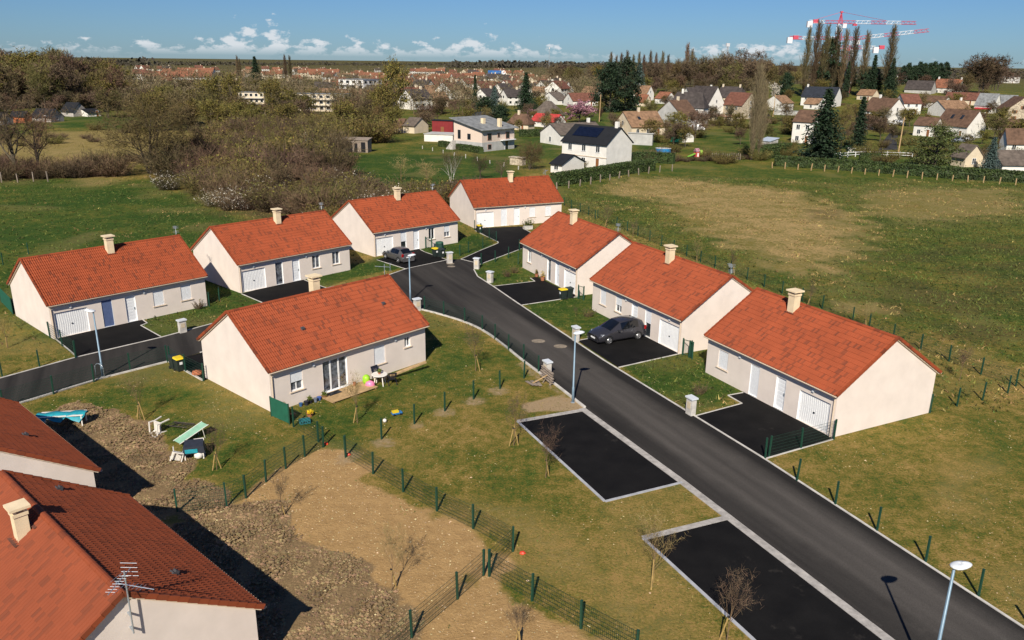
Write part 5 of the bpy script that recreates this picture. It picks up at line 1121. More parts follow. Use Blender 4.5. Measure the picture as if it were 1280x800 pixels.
def poplar_proto(seed, H, W, twm, tw, n=170, f0=.08):
    r = random.Random(seed); T, C = MB(), MB(); T.tube([(0, 0, -.2), (.05, 0, H * .35), (-.05, .05, H * .7), (0, 0, H * .97)], [.32, .22, .11, .03], 7)
    for i in range(n):
        f = f0 + (1 - f0) * (i + r.random()) / n; a = r.uniform(0, 6.283); env = min(1, (f - f0) * 5 + .25) * (1.12 - f) ** .6; l = W * .85 * env * r.uniform(.7, 1.3) + .3; p = Vector((0, 0, f * H * .95)); d = Vector((math.cos(a) * .42, math.sin(a) * .42, 1)).normalized(); q = p
        for k in range(4):
            d = (d + rvec(r) * .12 + Vector((0, 0, .12))).normalized(); q2 = q + d * l / 3; twig(C, q, d, l / 3 * 1.1, tw * (1.3 - .25 * k), r)
            for j in range(4): twig(C, q + d * l / 3 * r.random(), (d + rvec(r) * .5).normalized(), l * .3, tw * .6, r)
            q = q2
    root = thing('poplar', '', 'tree'); PROTO.append(root); T.build('trunk', M_BARK, root); C.build('crown', twm, root); root['H'] = H; return root
def put(proto, px, py, ytop=None, w=1.0, label=None, group=None, h=None, rz=None):
    p = P(px, py); hh = h if h else hpix(p, ytop); s = hh / proto['H']; o = dup(proto, p, rng.uniform(0, 6.28) if rz is None else rz, (s * w, s * w, s), label, group); return o
def hedge(label, px, h, wd, seed=1, m=M_HEDGE, dens=300, lsz=.085, name='hedge'):
    pts = [P(*p) for p in px]; r = random.Random(seed); mb = MB(); o0 = pts[0].copy()
    for a, b in zip(pts, pts[1:]):
        a, b = a - o0, b - o0; d = b - a; l = d.length; u = d / l; nn = Vector((-u.y, u.x, 0)); ns = max(2, int(l / .7)); base = len(mb.v); ring = 8
        for i in range(ns + 1):                           # lumpy dark body
            for (yy, zz) in ((-.46, 0), (-.5, .45), (-.46, .86), (-.2, .97), (.2, .97), (.46, .86), (.5, .45), (.46, 0)):
                q = a + u * (l * i / ns) + nn * (yy * wd * r.uniform(.86, 1.05)) + Vector((0, 0, zz * h * r.uniform(.90, 1.03))); mb.v.append(tuple(q))
        for i in range(ns):
            for k in range(ring - 1): mb.f.append((base + i * ring + k, base + i * ring + k + 1, base + (i + 1) * ring + k + 1, base + (i + 1) * ring + k))
        for e in (0, ns): mb.f.append(tuple(base + e * ring + k for k in range(ring)))
        for i in range(int(l * dens * (h + wd))):
            s = r.random(); side = r.random(); 
            if side < .42: off = nn * (-.5 * wd * r.uniform(.93, 1.1)) + Vector((0, 0, r.random() * h))
            elif side < .60: off = nn * (.5 * wd * r.uniform(.93, 1.1)) + Vector((0, 0, r.random() * h))
            else: off = nn * (wd * r.uniform(-.5, .5)) + Vector((0, 0, h * r.uniform(.95, 1.10)))
            leaf(mb, a + u * (l * s) + off, lsz * r.uniform(.6, 1.4), r)
    return tag(mb.build(name, m, None, False, o0), label, 'hedge')

def plants():
    G_TH = 'bare shrubs of the thicket behind the left houses'; G_OL = 'olive budding shrubs of the thicket'; G_WB = 'blossoming blackthorn shrubs in the thicket'
    big1 = tree_proto('bare_tree', dict(seed=3, H=12, spread=.52, limbs=12, sub=7, tw=.028, tl=.8, twn=6, trunk_r=.34, fork=.20, up=.3), M_BARK, M_TWIG)
    big2 = tree_proto('bare_tree', dict(seed=5, H=12, spread=.60, limbs=12, sub=7, tw=.030, tl=.85, twn=7, trunk_r=.30, fork=.12, up=.2, stems=3), M_BARK, M_TWIGO)
    oliv = tree_proto('budding_tree', dict(seed=8, H=12, spread=.50, limbs=12, sub=6, tw=.025, tl=.8, twn=5, trunk_r=.28, fork=.18, leaves=7, leaf_sz=.13), M_BARK, M_TWIGO, M_LEAFO)
    wood = [tree_proto('bare_tree', dict(seed=20 + i, H=13, spread=.46 + .05 * i, limbs=12, sub=6, tw=.085, tl=1.2, twn=7, trunk_r=.26, fork=.25, up=.3), M_BARK, [M_TWIG, M_TWIGP, M_TWIGO][i]) for i in range(3)]
    woodo = tree_proto('budding_tree', dict(seed=31, H=12, spread=.5, limbs=12, sub=6, tw=.06, tl=1.0, twn=3, trunk_r=.25, fork=.12, leaves=7, leaf_sz=.26), M_BARK, M_TWIGO, M_LEAFO)
    pop = poplar_proto(41, 22, 4.6, M_TWIG, .060, 230)
    popy = poplar_proto(42, 16, 5.5, mat('pale_twigs', (.19, .15, .085), .95, var=.15, scale=.5, island=.3), .034, 380, .02)
    bro = [bush_proto('thicket_shrub', 50 + i, 3.0, 3.2, 150, [M_TWIG, M_TWIGP, M_TWIG][i], tw=.024) for i in range(3)]
    olb = [bush_proto('thicket_shrub', 60 + i, 3.0, 3.2, 110, M_TWIGO, leaves=9, leafm=M_LEAFO, leaf_sz=.10, tw=.022) for i in range(2)]
    blo = bush_proto('blossoming_shrub', 70, 2.6, 2.6, 120, M_TWIG, leaves=4, leafm=M_BLOSSOM, leaf_sz=.06)
    spr = conifer_proto('spruce_tree', 80, 14, 3.6, M_NEEDLE, whorls=40, droop=.30); spb = conifer_proto('blue_spruce', 81, 8, 3.0, M_NEEDLEB, whorls=26, qs=.30)
    thin = conifer_proto('slender_fir', 82, 14, 1.9, M_NEEDLE, whorls=34, power=.7); ced = cloud_tree('cedar_tree', 83, 12, 9, M_NEEDLE, clumps=60, per=110, base=.05)
    pine = cloud_tree('pine_tree', 84, 14, 7, M_NEEDLE, clumps=44, per=90, base=.25, lsz=.32); cedy = cloud_tree('cedar_tree', 85, 7, 8, M_NEEDLEY, clumps=54, per=80, base=.08, lsz=.17, flat=.25)
    pnk = tree_proto('magnolia_tree', dict(seed=90, H=6, spread=.6, limbs=10, sub=6, tw=.02, tl=.5, twn=2, trunk_r=.16, fork=.14, leaves=17, leaf_sz=.15), M_BARK, M_TWIGP, M_PINK)
    wht = tree_proto('blossom_tree', dict(seed=91, H=8, spread=.4, limbs=10, sub=6, tw=.03, tl=.6, twn=2, trunk_r=.2, fork=.2, leaves=7, leaf_sz=.20), M_BARK, M_TWIG, M_BLOSSOM)
    brc = tree_proto('birch_tree', dict(seed=92, H=9, spread=.35, limbs=9, sub=5, tw=.016, tl=.7, twn=4, trunk_r=.15, fork=.3, stems=3), M_BIRCH, M_TWIG)
    sml = tree_proto('small_bare_tree', dict(seed=93, H=6, spread=.45, limbs=8, sub=5, tw=.018, tl=.6, twn=4, trunk_r=.10, fork=.3), M_BARKL, M_TWIGY)
    plt = tree_proto('pollard_tree', dict(seed=94, H=5, spread=.75, limbs=6, sub=4, tw=.03, tl=.5, twn=3, trunk_r=.2, fork=.55), M_BARKL, M_TWIGP)
    # --- single trees one can point to
    put(big1, 22, 222, 88, 1.05, 'dark bare tree with forked limbs at the left edge above the dark hedge bank'); put(big1, 49, 220, 118, .9, 'thinner bare tree just right of the forked tree at the left edge')
    put(big2, 188, 217, 103, 1.25, 'wide many stemmed bare tree at the corner of the left meadow'); put(woodo, 492, 158, 66, .72, 'tallest round olive tree left of centre rising above the town roofs')
    put(woodo, 478, 165, 98, .8, 'ivy covered tree just below the tall round olive tree'); put(spr, 321, 112, 70, 1.3, 'dark fir on the skyline at the left of the town')
    put(woodo, 345, 150, 92, 1.0, 'budding tree with ivy beside the low block of flats'); put(woodo, 268, 148, 88, 1.0, 'budding tree left of the balconied flats'); put(woodo, 290, 150, 84, .7, 'slim budding tree touching the balconied flats on their left')
    put(brc, 565, 232, 176, 1.0, 'white stemmed birch clump in the green field behind the new houses'); put(sml, 501, 226, 190, 1.1, 'small pale forked tree left of the birch in the green field'); put(sml, 533, 238, 196, 1.2, 'yellowish small tree between the birch and the forked tree'); put(big1, 600, 224, 188, 1.0, 'faint bare tree in the field right of the birch'); put(big1, 627, 226, 194, 1.0, 'faint bare tree above the ridge of the farthest new house')
    put(big2, 662, 212, 172, 1.0, 'rounded brown tree left of the white house with solar panels'); put(plt, 835, 172, 147, 1.2, 'pollarded tree before the tall grey gabled house')
    put(spr, 657, 140, 90, 1.35, 'broad dark conifer above the red roofed outbuilding'); put(thin, 594, 138, 93, .9, 'narrow dark conifer among the town houses'); put(spb, 618, 142, 107, 1.0, 'bluish conifer between the narrow and the broad dark conifers')
    put(ced, 762, 140, 80, 1.0, 'huge dark evergreen behind the tan roofed house, left half'); put(ced, 781, 138, 76, .9, 'huge dark evergreen behind the tan roofed house, right half'); put(spb, 798, 120, 78, 1.0, 'grey green conifer at the right side of the huge evergreens'); put(pnk, 724, 153, 124, 1.9, 'large pink blossoming tree behind the solar panel house'); put(pnk, 664, 148, 134, 1.1, 'small pink blossoming tree at the red roofed outbuilding')
    put(popy, 939, 200, 88, .62, 'tall pale feathery poplar at the edge of the right meadow'); put(popy, 948, 199, 108, .60, 'shorter pale poplar touching the tall feathery one'); put(wht, 966, 126, 102, 1.0, 'white blossoming tree beside the wood behind the stone gable house')
    put(spr, 1026, 201, 110, 1.62, 'biggest dark conifer standing behind the long hedge'); put(thin, 1071, 190, 120, 1.35, 'second dark conifer right of the biggest one'); put(oliv, 1050, 190, 126, .7, 'rusty brown tree squeezed between the two dark conifers')
    put(cedy, 1167, 210, 158, 1.05, 'yellowish layered cedar behind the long hedge'); put(spb, 1236, 214, 171, 1.0, 'silvery blue spruce near the right edge of the long hedge'); put(wood[0], 1228, 118, 64, 1.5, 'massive rounded bare tree on the right skyline'); put(wood[1], 1246, 116, 68, 1.3, 'massive bare tree touching the rounded one on the right skyline'); put(wood[2], 1205, 118, 88, 1.2, 'lower olive bare tree left of the rounded skyline tree')
    put(pine, 1031, 120, 50, .95, 'broad dark pine among the tall poplars below the cranes'); put(thin, 1056, 122, 76, 1.0, 'dark fir at the right side of the broad pine'); put(thin, 1088, 120, 68, 1.2, 'dark fir halfway between the broad pine and the last poplar'); put(spr, 1111, 122, 72, 1.0, 'dark fir at the foot of the last tall poplar')
    pl = ['first tall bare poplar from the left under the cranes', 'second tall bare poplar from the left under the cranes', 'third tall bare poplar under the cranes', 'fourth tall bare poplar under the cranes, behind the pine', 'fifth tall bare poplar under the cranes', 'sixth tall bare poplar under the cranes', 'seventh tall bare poplar under the cranes', 'last tall bare poplar, standing alone right of the cranes']
    for (x, yt), l in zip(((1003, 35), (1014, 27), (1025, 32), (1038, 34), (1049, 38), (1060, 35), (1075, 40), (1106, 33)), pl): put(pop, x, 121, yt, .9 + .25 * (x > 1100), l, 'tall poplars under the cranes')
    put(pop, 299, 108, 70, .8, 'left of two slim skyline poplars near the dark fir'); put(pop, 302, 108, 74, .8, 'right of two slim skyline poplars near the dark fir'); put(pop, 358, 106, 69, .9, 'left poplar of the pair above the white gabled town house'); put(pop, 364, 106, 70, .9, 'right poplar of the pair above the white gabled town house')
    for x, yt in ((762, 66), (769, 70), (775, 67), (782, 64), (790, 69), (797, 66), (803, 69), (811, 64), (818, 67), (826, 65), (833, 69), (856, 55), (862, 62)): put(pop, x, 112, yt, .95, 'slim bare poplar in the row along the skyline wood', 'row of skyline poplars')
    for x in (1126, 1132, 1139, 1146, 1152, 1158, 1164, 1171, 1178): put(pine, x, 112, 80 + rng.uniform(-2, 3), .75, 'dark pine in the row behind the red roofed hill house', 'row of dark pines on the skyline')
    # --- woods of separate trees
    def scatter(protos, n, quad, hr, w, label, group, seed):
        r = random.Random(seed); k = 0
        while k < n:
            x0, x1, y0, y1 = quad; fy = r.random(); y = y0 + (y1 - y0) * fy; x = r.uniform(x0, x1); p = r.choice(protos); put(p, x, y, None, w * r.uniform(.8, 1.25), label, group, h=r.uniform(*hr)); k += 1
    WL_, WG = ('bare brown tree in the dense wood at the upper left', 'trees of the upper left wood')
    scatter(wood + [woodo], 44, (-60, 90, 112, 140), (15, 21), 1.1, WL_, WG, 1)
    scatter(wood + [woodo], 26, (60, 150, 108, 136), (12, 17), 1.1, WL_, WG, 2)
    scatter(wood[:2], 26, (-40, 150, 132, 143), (6, 9), 1.5, WL_, WG, 21)
    MT = ('bare or budding tree between the left meadow and the town', 'trees between meadow and town')
    scatter(wood + [woodo], 22, (130, 270, 120, 165), (8, 12), 1.15, *MT, 3)
    scatter(wood + [woodo, woodo, woodo], 62, (205, 500, 124, 170), (7, 10.5), 1.2, *MT, 4)
    RW = ('tall bare tree in the brown wood on the right skyline', 'trees of the right skyline wood')
    scatter(wood, 60, (815, 1000, 104, 116), (17, 24), 1.05, *RW, 5)
    scatter(wood + [woodo], 26, (690, 830, 98, 112), (13, 20), 1.1, *RW, 6)
    scatter(wood + [woodo], 26, (800, 1130, 114, 122), (8, 13), 1.4, *RW, 7)
    scatter([ced, pine], 12, (960, 1120, 112, 122), (10, 15), .9, 'dark evergreen in the wood below the cranes', 'evergreens below the cranes', 8)
    VT = ('small garden tree among the village houses on the right', 'garden trees of the right village')
    scatter(wood + [woodo, woodo], 95, (800, 1290, 124, 186), (4, 8.5), 1.3, *VT, 11)
    scatter(olb + bro[:1], 95, (800, 1290, 130, 205), (1.4, 2.8), 1.5, 'rounded garden shrub among the village houses on the right', 'garden shrubs of the right village', 15)
    scatter(bro + olb, 26, (-20, 260, 158, 212), (1.0, 2.2), 1.5, 'scattered low shrub in the brown field beyond the left hedge bank', 'shrubs of the brown field', 16)
    scatter(wood + [woodo], 26, (1110, 1290, 102, 128), (7, 11), 1.2, 'bare tree behind the village houses on the right', 'trees behind the right village', 12)
    scatter(wood + [woodo, ced], 46, (520, 770, 112, 168), (3.5, 7.5), 1.2, 'small garden tree among the houses behind the solar panel house', 'garden trees behind the solar panel house', 13)
    scatter(wood, 5, (1212, 1250, 113, 119), (19, 23), 1.25, 'massive bare tree on the right skyline', 'massive trees on the right skyline', 14)
    tt = MB(); r = random.Random(31)                                  # far trees of the town, too many and small to tell apart
    for i in range(1350):
        x, y = r.uniform(150, 760), 90.5 + 52 * r.random() ** 1.15
        if x > 600 and y > 128: continue
        p = P(x, y); h = r.uniform(5, 12.5); w = h * r.uniform(.28, .5); tt.tube([p, p + Vector((0, 0, h * .5))], [.16, .08], 4, False); n_ = 70
        for k in range(n_):
            c = p + Vector((r.gauss(0, w * .5), r.gauss(0, w * .5), h * (.22 + .78 * r.random() ** .8))); d = rvec(r, .5); twig(tt, c - d * .6, d, r.uniform(.9, 1.9), r.uniform(.07, .16), r)
    tag(tt.build('town_trees', mat('town_twigs', (.135, .105, .055), .95, var=.2, scale=.05, island=.35)), 'brownish trees filling the gaps between the distant town houses', 'trees', None, 'stuff')
    # --- thicket behind the left houses
    quadp = [P(205, 222), P(300, 165), P(420, 165), P(432, 240), P(560, 262), P(420, 292), P(338, 278), P(275, 262)]; poly = [(p.x, p.y) for p in quadp]
    r = random.Random(12); n = 0; bx = [p[0] for p in poly]; by = [p[1] for p in poly]
    while n < 190:
        x, y = r.uniform(min(bx), max(bx)), r.uniform(min(by), max(by))
        if sdist(np.array([x]), np.array([y]), poly)[0] < .5: continue
        if any(sdist(np.array([x]), np.array([y]), hp)[0] > -2.5 for hp in HOUSE_POLYS): continue
        k = r.random(); pr = r.choice(bro) if k < .52 else (r.choice(olb) if k < .94 else blo)
        lab = {0: ('bare brown shrub in the thicket behind the left houses', G_TH), 1: ('olive budding shrub in the thicket behind the left houses', G_OL), 2: ('white blossoming shrub in the thicket behind the left houses', G_WB)}[0 if k < .52 else (1 if k < .94 else 2)]
        s = r.uniform(.75, 1.5) * (1.1 if y < 140 else 1.45); o = dup(pr, (x, y, 0), r.uniform(0, 6.28), (s * 1.15, s * 1.15, s), *lab); n += 1
    n = 0
    while n < 34:
        x, y = r.uniform(min(bx), max(bx)), r.uniform(min(by), max(by))
        if sdist(np.array([x]), np.array([y]), poly)[0] < 1 or any(sdist(np.array([x]), np.array([y]), hp)[0] > -3 for hp in HOUSE_POLYS): continue
        h = r.uniform(4.5, 8.5) * (.75 if y < 110 else 1); o = r.choice((big1, oliv, wood[0], oliv)); s_ = h / o['H']; dup(o, (x, y, 0), r.uniform(0, 6.28), (s_ * .9, s_ * .9, s_), 'slender tree rising above the thicket behind the left houses', 'slender trees of the thicket'); n += 1
    for x, y, yt in ((212, 237, 212), (290, 262, 232), (268, 258, 236), (322, 196, 178), (308, 262, 240), (395, 205, 187), (402, 214, 190), (352, 178, 163)): put(blo, x, y, yt, 1.3, 'white blossoming shrub in the thicket behind the left houses', G_WB)
    for x, y, yt in ((312, 212, 186), (345, 262, 226), (455, 178, 142), (438, 176, 150), (470, 178, 148), (405, 172, 146), (380, 176, 150), (360, 172, 150), (428, 178, 152)): put(olb[0], x, y, yt, 1.5, 'olive budding shrub in the thicket behind the left houses', G_OL)
    for i, x in enumerate(range(-20, 150, 9)): put(bro[i % 3], x, 222 - (x > 90) * 3 + rng.uniform(-3, 3), None, 1.3, 'low dark shrub in the hedge bank above the left meadow', 'shrubs of the left hedge bank', h=rng.uniform(1.8, 4.6))
    for i in range(11): put(bro[1], 470 + i * 12, 258 - i * 2.0, None, 1.2, 'bare shrub behind the roofs of the left row', 'shrubs behind the left roofs', h=rng.uniform(1.8, 2.6))
    for i in range(16): put(bro[i % 3], 830 + i * 7, 203 - i * .25 + rng.uniform(-1, 1), None, 1.3, 'low brown bramble on the edge of the right meadow', 'brambles on the right meadow edge', h=rng.uniform(.8, 1.6))
    for i, (x, y) in enumerate(((716, 205), (725, 209), (705, 209), (842, 190), (1118, 198), (1108, 205), (872, 172), (880, 196))): put(olb[i % 2], x, y, None, 1.4, ['olive garden shrub by the front of the solar panel house', 'rounded shrub left of the solar panel house door', 'shrub at the low wing of the solar panel house', 'olive shrub near the blue pool', 'clipped shrub on the lawn behind the long hedge', 'yellowish ball shrub behind the long hedge', 'shrub beside the shed with white gable', 'shrub near the play house'][i], h=[1.6, 1.4, 1.5, 2.2, 1.6, 1.8, 2.4, 2][i])
    # --- hedges
    hedge('clipped green hedge in front of the white solar panel house', [(691, 233), (730, 227), (775, 218.5), (815, 213)], 2.0, 1.6, 1, dens=120, lsz=.13)
    hedge('dark hedge behind the gable of the solar panel house', [(790, 203), (815, 203), (842, 205)], 2.0, 1.6, 2, dens=90, lsz=.14)
    hedge('long clipped hedge between the right meadow and the village', [(968, 207), (1030, 211), (1100, 216), (1180, 222.5), (1290, 229)], 1.9, 1.7, 3, dens=55, lsz=.17)
    hedge('square dark hedge left of the biggest conifer', [(947, 199), (983, 194)], 2.6, 2.2, 4, dens=70, lsz=.17); hedge('low hedge in front of the grey roofed split level house', [(550, 183), (575, 187), (602, 192)], 1.3, 1.2, 5, dens=90, lsz=.13)
    hedge('dark hedge behind the rounded brown tree', [(650, 171), (690, 170)], 1.8, 1.8, 6, dens=60, lsz=.16); hedge('clipped low hedge on the lawn behind the long hedge', [(1074, 200), (1100, 201)], 1.4, 1.6, 7, dens=70, lsz=.15)
def saplings():
    protos = [tree_proto('staked_sapling', dict(seed=100 + i, H=3.0, spread=.33, limbs=9, sub=5, tw=.0075, tl=.32, twn=3, trunk_r=.034, fork=.40, up=.6), M_BARKL, M_TWIGP if i else M_TWIGY) for i in range(3)]
    data = [((176, 525), 462, 1, 'sapling tied to two slanted stakes on the lawn near the lane lamp'), ((271, 587), 528, 1, 'thin sapling with crossed stakes right of the covered barbecue'), ((352, 645), 580, 1, 'thin sapling with a leaning stake on the upper bare plot'),
            ((490, 737), 655, 1, 'dark bare sapling on the lower part of the bare soil plot'), ((642, 557), 490, 1, 'sapling with stakes near the corner of the upper parking bay'), ((682, 597), 520, 1, 'reddish bushy sapling at the edge of the upper parking bay'),
            ((815, 732), 640, 1, 'sapling in a sandy patch left of the lower parking bay'), ((908, 802), 705, 1, 'sapling with a stake at the bottom edge of the lower parking bay'), ((648, 808), 738, 2, 'bushy bare sapling cut by the bottom edge'),
            ((447, 529), 462, 1, 'thick staked sapling on the lawn by the timber deck'), ((595, 464), 402, 1, 'slender sapling in the garden lawn of the middle house'), ((1199, 476), 422, 0, 'sapling behind the gable of the nearest right house'),
            ((10, 435), 388, 1, 'staked sapling at the left edge beside the leftmost house'), ((758, 284), 255, 1, 'first sapling along the rear fence, behind the potted door house'), ((791, 297), 268, 1, 'second sapling along the rear fence, left of the middle right chimney'),
            ((870, 329), 297, 1, 'third sapling along the rear fence, right of the middle right chimney'), ((916, 343), 312, 1, 'fourth sapling along the rear fence above the antenna'), ((1011, 384), 345, 1, 'fifth sapling along the rear fence near the nearest right chimney'), ((1080, 412), 372, 1, 'last sapling along the rear fence above the nearest right ridge'), ((720, 397), 382, 0, 'tiny sapling on the lawn between the two right hand drives')]
    for i, (px, yt, st, l) in enumerate(data):
        o = put(protos[i % 3], px[0], px[1], yt, 1.0, l, 'staked saplings around the estate')
        s = o.scale[0]
        for k in range(st + (1 if i in (0, 1, 4, 6) else 0)):
            sx = (-.22, .24)[k % 2]; m = MB(); m.tube([(sx * 1.5, .05 * k, -.1), (sx * .1, 0, 1.35 + .2 * k)], .032 / max(s, .5), 6); m.build('stake', M_STAKE, o)
        if st: MB().tube([(-.05, 0, 1.3), (.05, 0, 1.36)], .055, 6).build('tie', M_RUBBER, o)
    b = bush_proto('lawn_shrub', 120, .8, .8, 40, M_TWIGP, leaves=5, leafm=M_LEAFO, leaf_sz=.04, tw=.01)
    for px, l in (((873, 493), 'small dark shrub on the lawn of the nearest right house'), ((634, 346), 'small dark shrub on the lawn by the potted door house, nearer one'), ((643, 341), 'small dark shrub on the lawn by the potted door house, farther one'), ((735, 396), 'small brown shrub on the lawn left of the people carrier'), ((248, 386), 'small shrub beside the leftmost house on its lawn')): put(b, px[0], px[1], None, 1.0, l, None, h=.75)
HOUSE_POLYS = []
for k, (x, y, th, L, W) in HS.items():
    a = np.array([math.cos(R(th)), math.sin(R(th))]); b = np.array([-a[1], a[0]]); o = np.array([x, y]); HOUSE_POLYS.append([tuple(o), tuple(o + a * L), tuple(o + a * L + b * W), tuple(o + b * W)])
plants(); saplings()
for root in PROTO: drop(root)

# ------------------------------------------------------------------ village, town, sheds
def gable_house(label, px, py, lpx, rpx, eh, rh, ridge='L', rot=35, wall='white', roof='brown', cat='house', name='village_house', nf=2, ng=1, chim=(), hip=0.0, door=True, group=None, base=True, ovh=.35, storeys=None, shutters=None, skylights=0, dl=None, dr=None, low=None):
    """px, py: nearest bottom corner; lpx, rpx: image widths of the two visible walls; eh, rh: image heights of eave and ridge above it"""
    C = P(px, py); m = mpp(C); v = Vector((C.x, C.y, 0)).normalized(); r = Vector((v.y, -v.x, 0)); ro = R(rot)
    LL = dl or lpx * m * v.y / math.cos(ro); LR = dr or rpx * m * v.y / math.sin(ro)
    d_l = -r * math.cos(ro) + v * math.sin(ro); d_r = r * math.sin(ro) + v * math.cos(ro); ze = eh * m * 1.02
    if ridge == 'L': O = C + d_l * LL; ax = -d_l; L, W = LL, LR; pk = C + d_r * (W / 2)
    else: O = C.copy(); ax = d_r; L, W = LR, LL; pk = C + d_l * (W / 2)
    if hip and hip > .3: pk = (C + d_l * LL / 2 + d_r * LR / 2)
    O.z = min(C.z, O.z) - .3; ze += C.z - O.z; pk.z = C.z; zr = max(hpix(pk, py - rh) + C.z - O.z, ze + .5)
    root = thing(name, label, cat, O, math.atan2(ax.y, ax.x), group); W_ = WL[wall] if isinstance(wall, str) else wall; R_ = RF[roof] if isinstance(roof, str) else roof
    w = MB(); zt2 = zr - .12
    if hip: w.box(0, L, 0, W, 0, ze)
    else:
        w.add([(0, 0, 0), (L, 0, 0), (L, W, 0), (0, W, 0), (0, 0, ze), (L, 0, ze), (L, W, ze), (0, W, ze), (0, W / 2, zt2), (L, W / 2, zt2)], [(0, 1, 5, 4), (2, 3, 7, 6), (3, 0, 4, 8, 7), (1, 2, 6, 9, 5), (4, 5, 9, 8), (6, 7, 8, 9)])
    w.build('wall', W_, root)
    k = MB(); o = ovh; zl = ze - o * (zr - ze) / (W / 2); t = .16
    if hip:
        hx = min(L, W) * .5 * min(hip, 1.0); vs = [(-o, -o, zl), (L + o, -o, zl), (L + o, W + o, zl), (-o, W + o, zl), (hx, W / 2, zr), (L - hx, W / 2, zr)]
        k.add(vs + [(a, b, c - t) for a, b, c in vs[:4]], [(0, 1, 5, 4), (1, 2, 5), (2, 3, 4, 5), (3, 0, 4), (0, 6, 7, 1), (1, 7, 8, 2), (2, 8, 9, 3), (3, 9, 6, 0), (9, 8, 7, 6)])
    else:
        g = .22; a = [(-o, zl), (W / 2, zr), (W + o, zl)]
        vs = [(x, y, z + dz) for x in (-g, L + g) for dz in (0, -t) for y, z in a]
        k.add(vs, [(0, 6, 7, 1), (1, 7, 8, 2), (3, 4, 10, 9), (4, 5, 11, 10), (0, 3, 9, 6), (2, 8, 11, 5), (0, 1, 4, 3), (1, 2, 5, 4), (6, 9, 10, 7), (7, 10, 11, 8)])
    ro_ = k.build('roof', R_, root)
    for f in chim:
        cx = f * L; MB().box(cx - .35, cx + .35, W / 2 - .30, W / 2 + .30, zr - .6, zr + 1.0).build('chimney', W_ if wall in ('cream', 'white') else WL['cream'], ro_)
    for i in range(skylights):
        cx = L * (.35 + .3 * i); f = .5; y = W / 2 * f; z = zl + (zr - zl) * ((y + o) / (W / 2 + o)); sl = (zr - zl) / (W / 2 + o); b = MB(); b.obox((cx, y - .5, z - .5 * sl + .06), (cx, y + .5, z + .5 * sl + .06), .9, .08, (0, -sl, 1)); b.build('skylight', M_GLASS, ro_)
    ns = storeys or (2 if ze > 4.3 else 1); sh = (ze - .2) / ns
    def win(u, z0, ww, hh, face, kind='w'):
        f = MB(); p = MB(); e = .04; td = .07
        def bx(mb, u0, u1, a, b, d0, d1):
            if face == 'f': mb.box(u0, u1, -d1, -d0, a, b)
            elif face == 'r': mb.box(L + d0, L + d1, u0, u1, a, b)
            else: mb.box(-d1, -d0, u0, u1, a, b)
        bx(f, u - ww / 2, u - ww / 2 + td, z0, z0 + hh, 0.002, e); bx(f, u + ww / 2 - td, u + ww / 2, z0, z0 + hh, 0.002, e); bx(f, u - ww / 2 + td, u + ww / 2 - td, z0 + hh - td, z0 + hh, 0.002, e); bx(f, u - ww / 2 - .05, u + ww / 2 + .05, z0 - .08, z0, 0.002, e + .06)
        if kind == 'w': bx(f, u - .03, u + .03, z0, z0 + hh - td, 0.004, e - .005)
        if shutters:
            for s in (-1, 1): bx(f, u + s * (ww * .78) - ww * .22, u + s * (ww * .78) + ww * .22, z0, z0 + hh, .003, .05)
        o_ = f.build('window' if kind == 'w' else 'door', shutters if (shutters and kind == 'w') else M_WHITE, root); bx(p, u - ww / 2 + td, u + ww / 2 - td, z0, z0 + hh - td, 0.001, .012); p.build('pane', M_GLASS if kind == 'w' else M_BROWNW, o_)
    for s in range(ns):
        zb = s * sh + .95; hh = min(1.25, sh - 1.15)
        for i in range(nf):
            u = L * (i + .6) / (nf + .2)
            if s == 0 and door and i == nf - 1 and nf > 1: win(u, .3, .95, 2.05, 'f', 'd')
            elif hh > .5: win(u, zb, 1.05, hh, 'f')
        for i in range(ng):
            if hh > .5: win(W * (i + .5) / ng if ng > 1 else W * .5, zb, 1.0, hh, 'r' if ridge == 'L' else 'g')
    if ng and zr - ze > 2.6 and not hip: win(W / 2, ze + .1, .9, 1.1, 'r' if ridge == 'L' else 'g')
    return root, L, W, ze, zr
def shed_box(label, px, py, lpx, rpx, eh, rot, m, roofm, cat, name, slope=.3, door=None, sx=0.0, ov=.2):
    C = P(px, py); k = mpp(C); v = Vector((C.x, C.y, 0)).normalized(); r = Vector((v.y, -v.x, 0)); ro = R(rot); ca = v.y; LL = lpx * k * ca / math.cos(ro); LR = rpx * k * ca / math.sin(ro); dl = -r * math.cos(ro) + v * math.sin(ro); h = eh * k
    O = C + dl * LL; root = thing(name, label, cat, O, math.atan2(-dl.y, -dl.x)); b = MB(); b.add([(0, 0, 0), (LL, 0, 0), (LL, LR, 0), (0, LR, 0), (0, 0, h + sx), (LL, 0, h), (LL, LR, h + slope), (0, LR, h + slope + sx)], [(0, 1, 5, 4), (1, 2, 6, 5), (2, 3, 7, 6), (3, 0, 4, 7)]); b.build('wall', m, root)
    t = MB(); g_ = lambda x, y, d: (x, y, h + slope * y / max(LR, .1) + sx * (1 - x / LL) + d); t.add([g_(x, y, d) for d in (.01, .14) for x, y in ((-ov, -ov), (LL + ov, -ov), (LL + ov, LR + ov), (-ov, LR + ov))], [(3, 2, 1, 0), (4, 5, 6, 7), (0, 1, 5, 4), (1, 2, 6, 5), (2, 3, 7, 6), (3, 0, 4, 7)]); t.build('roof', roofm, root)
    if door: MB().box(LL * .5 - .5, LL * .5 + .5, -.05, -.003, .02, min(2.0, h * .9)).build('door', door, root)
    return root, LL, LR, h
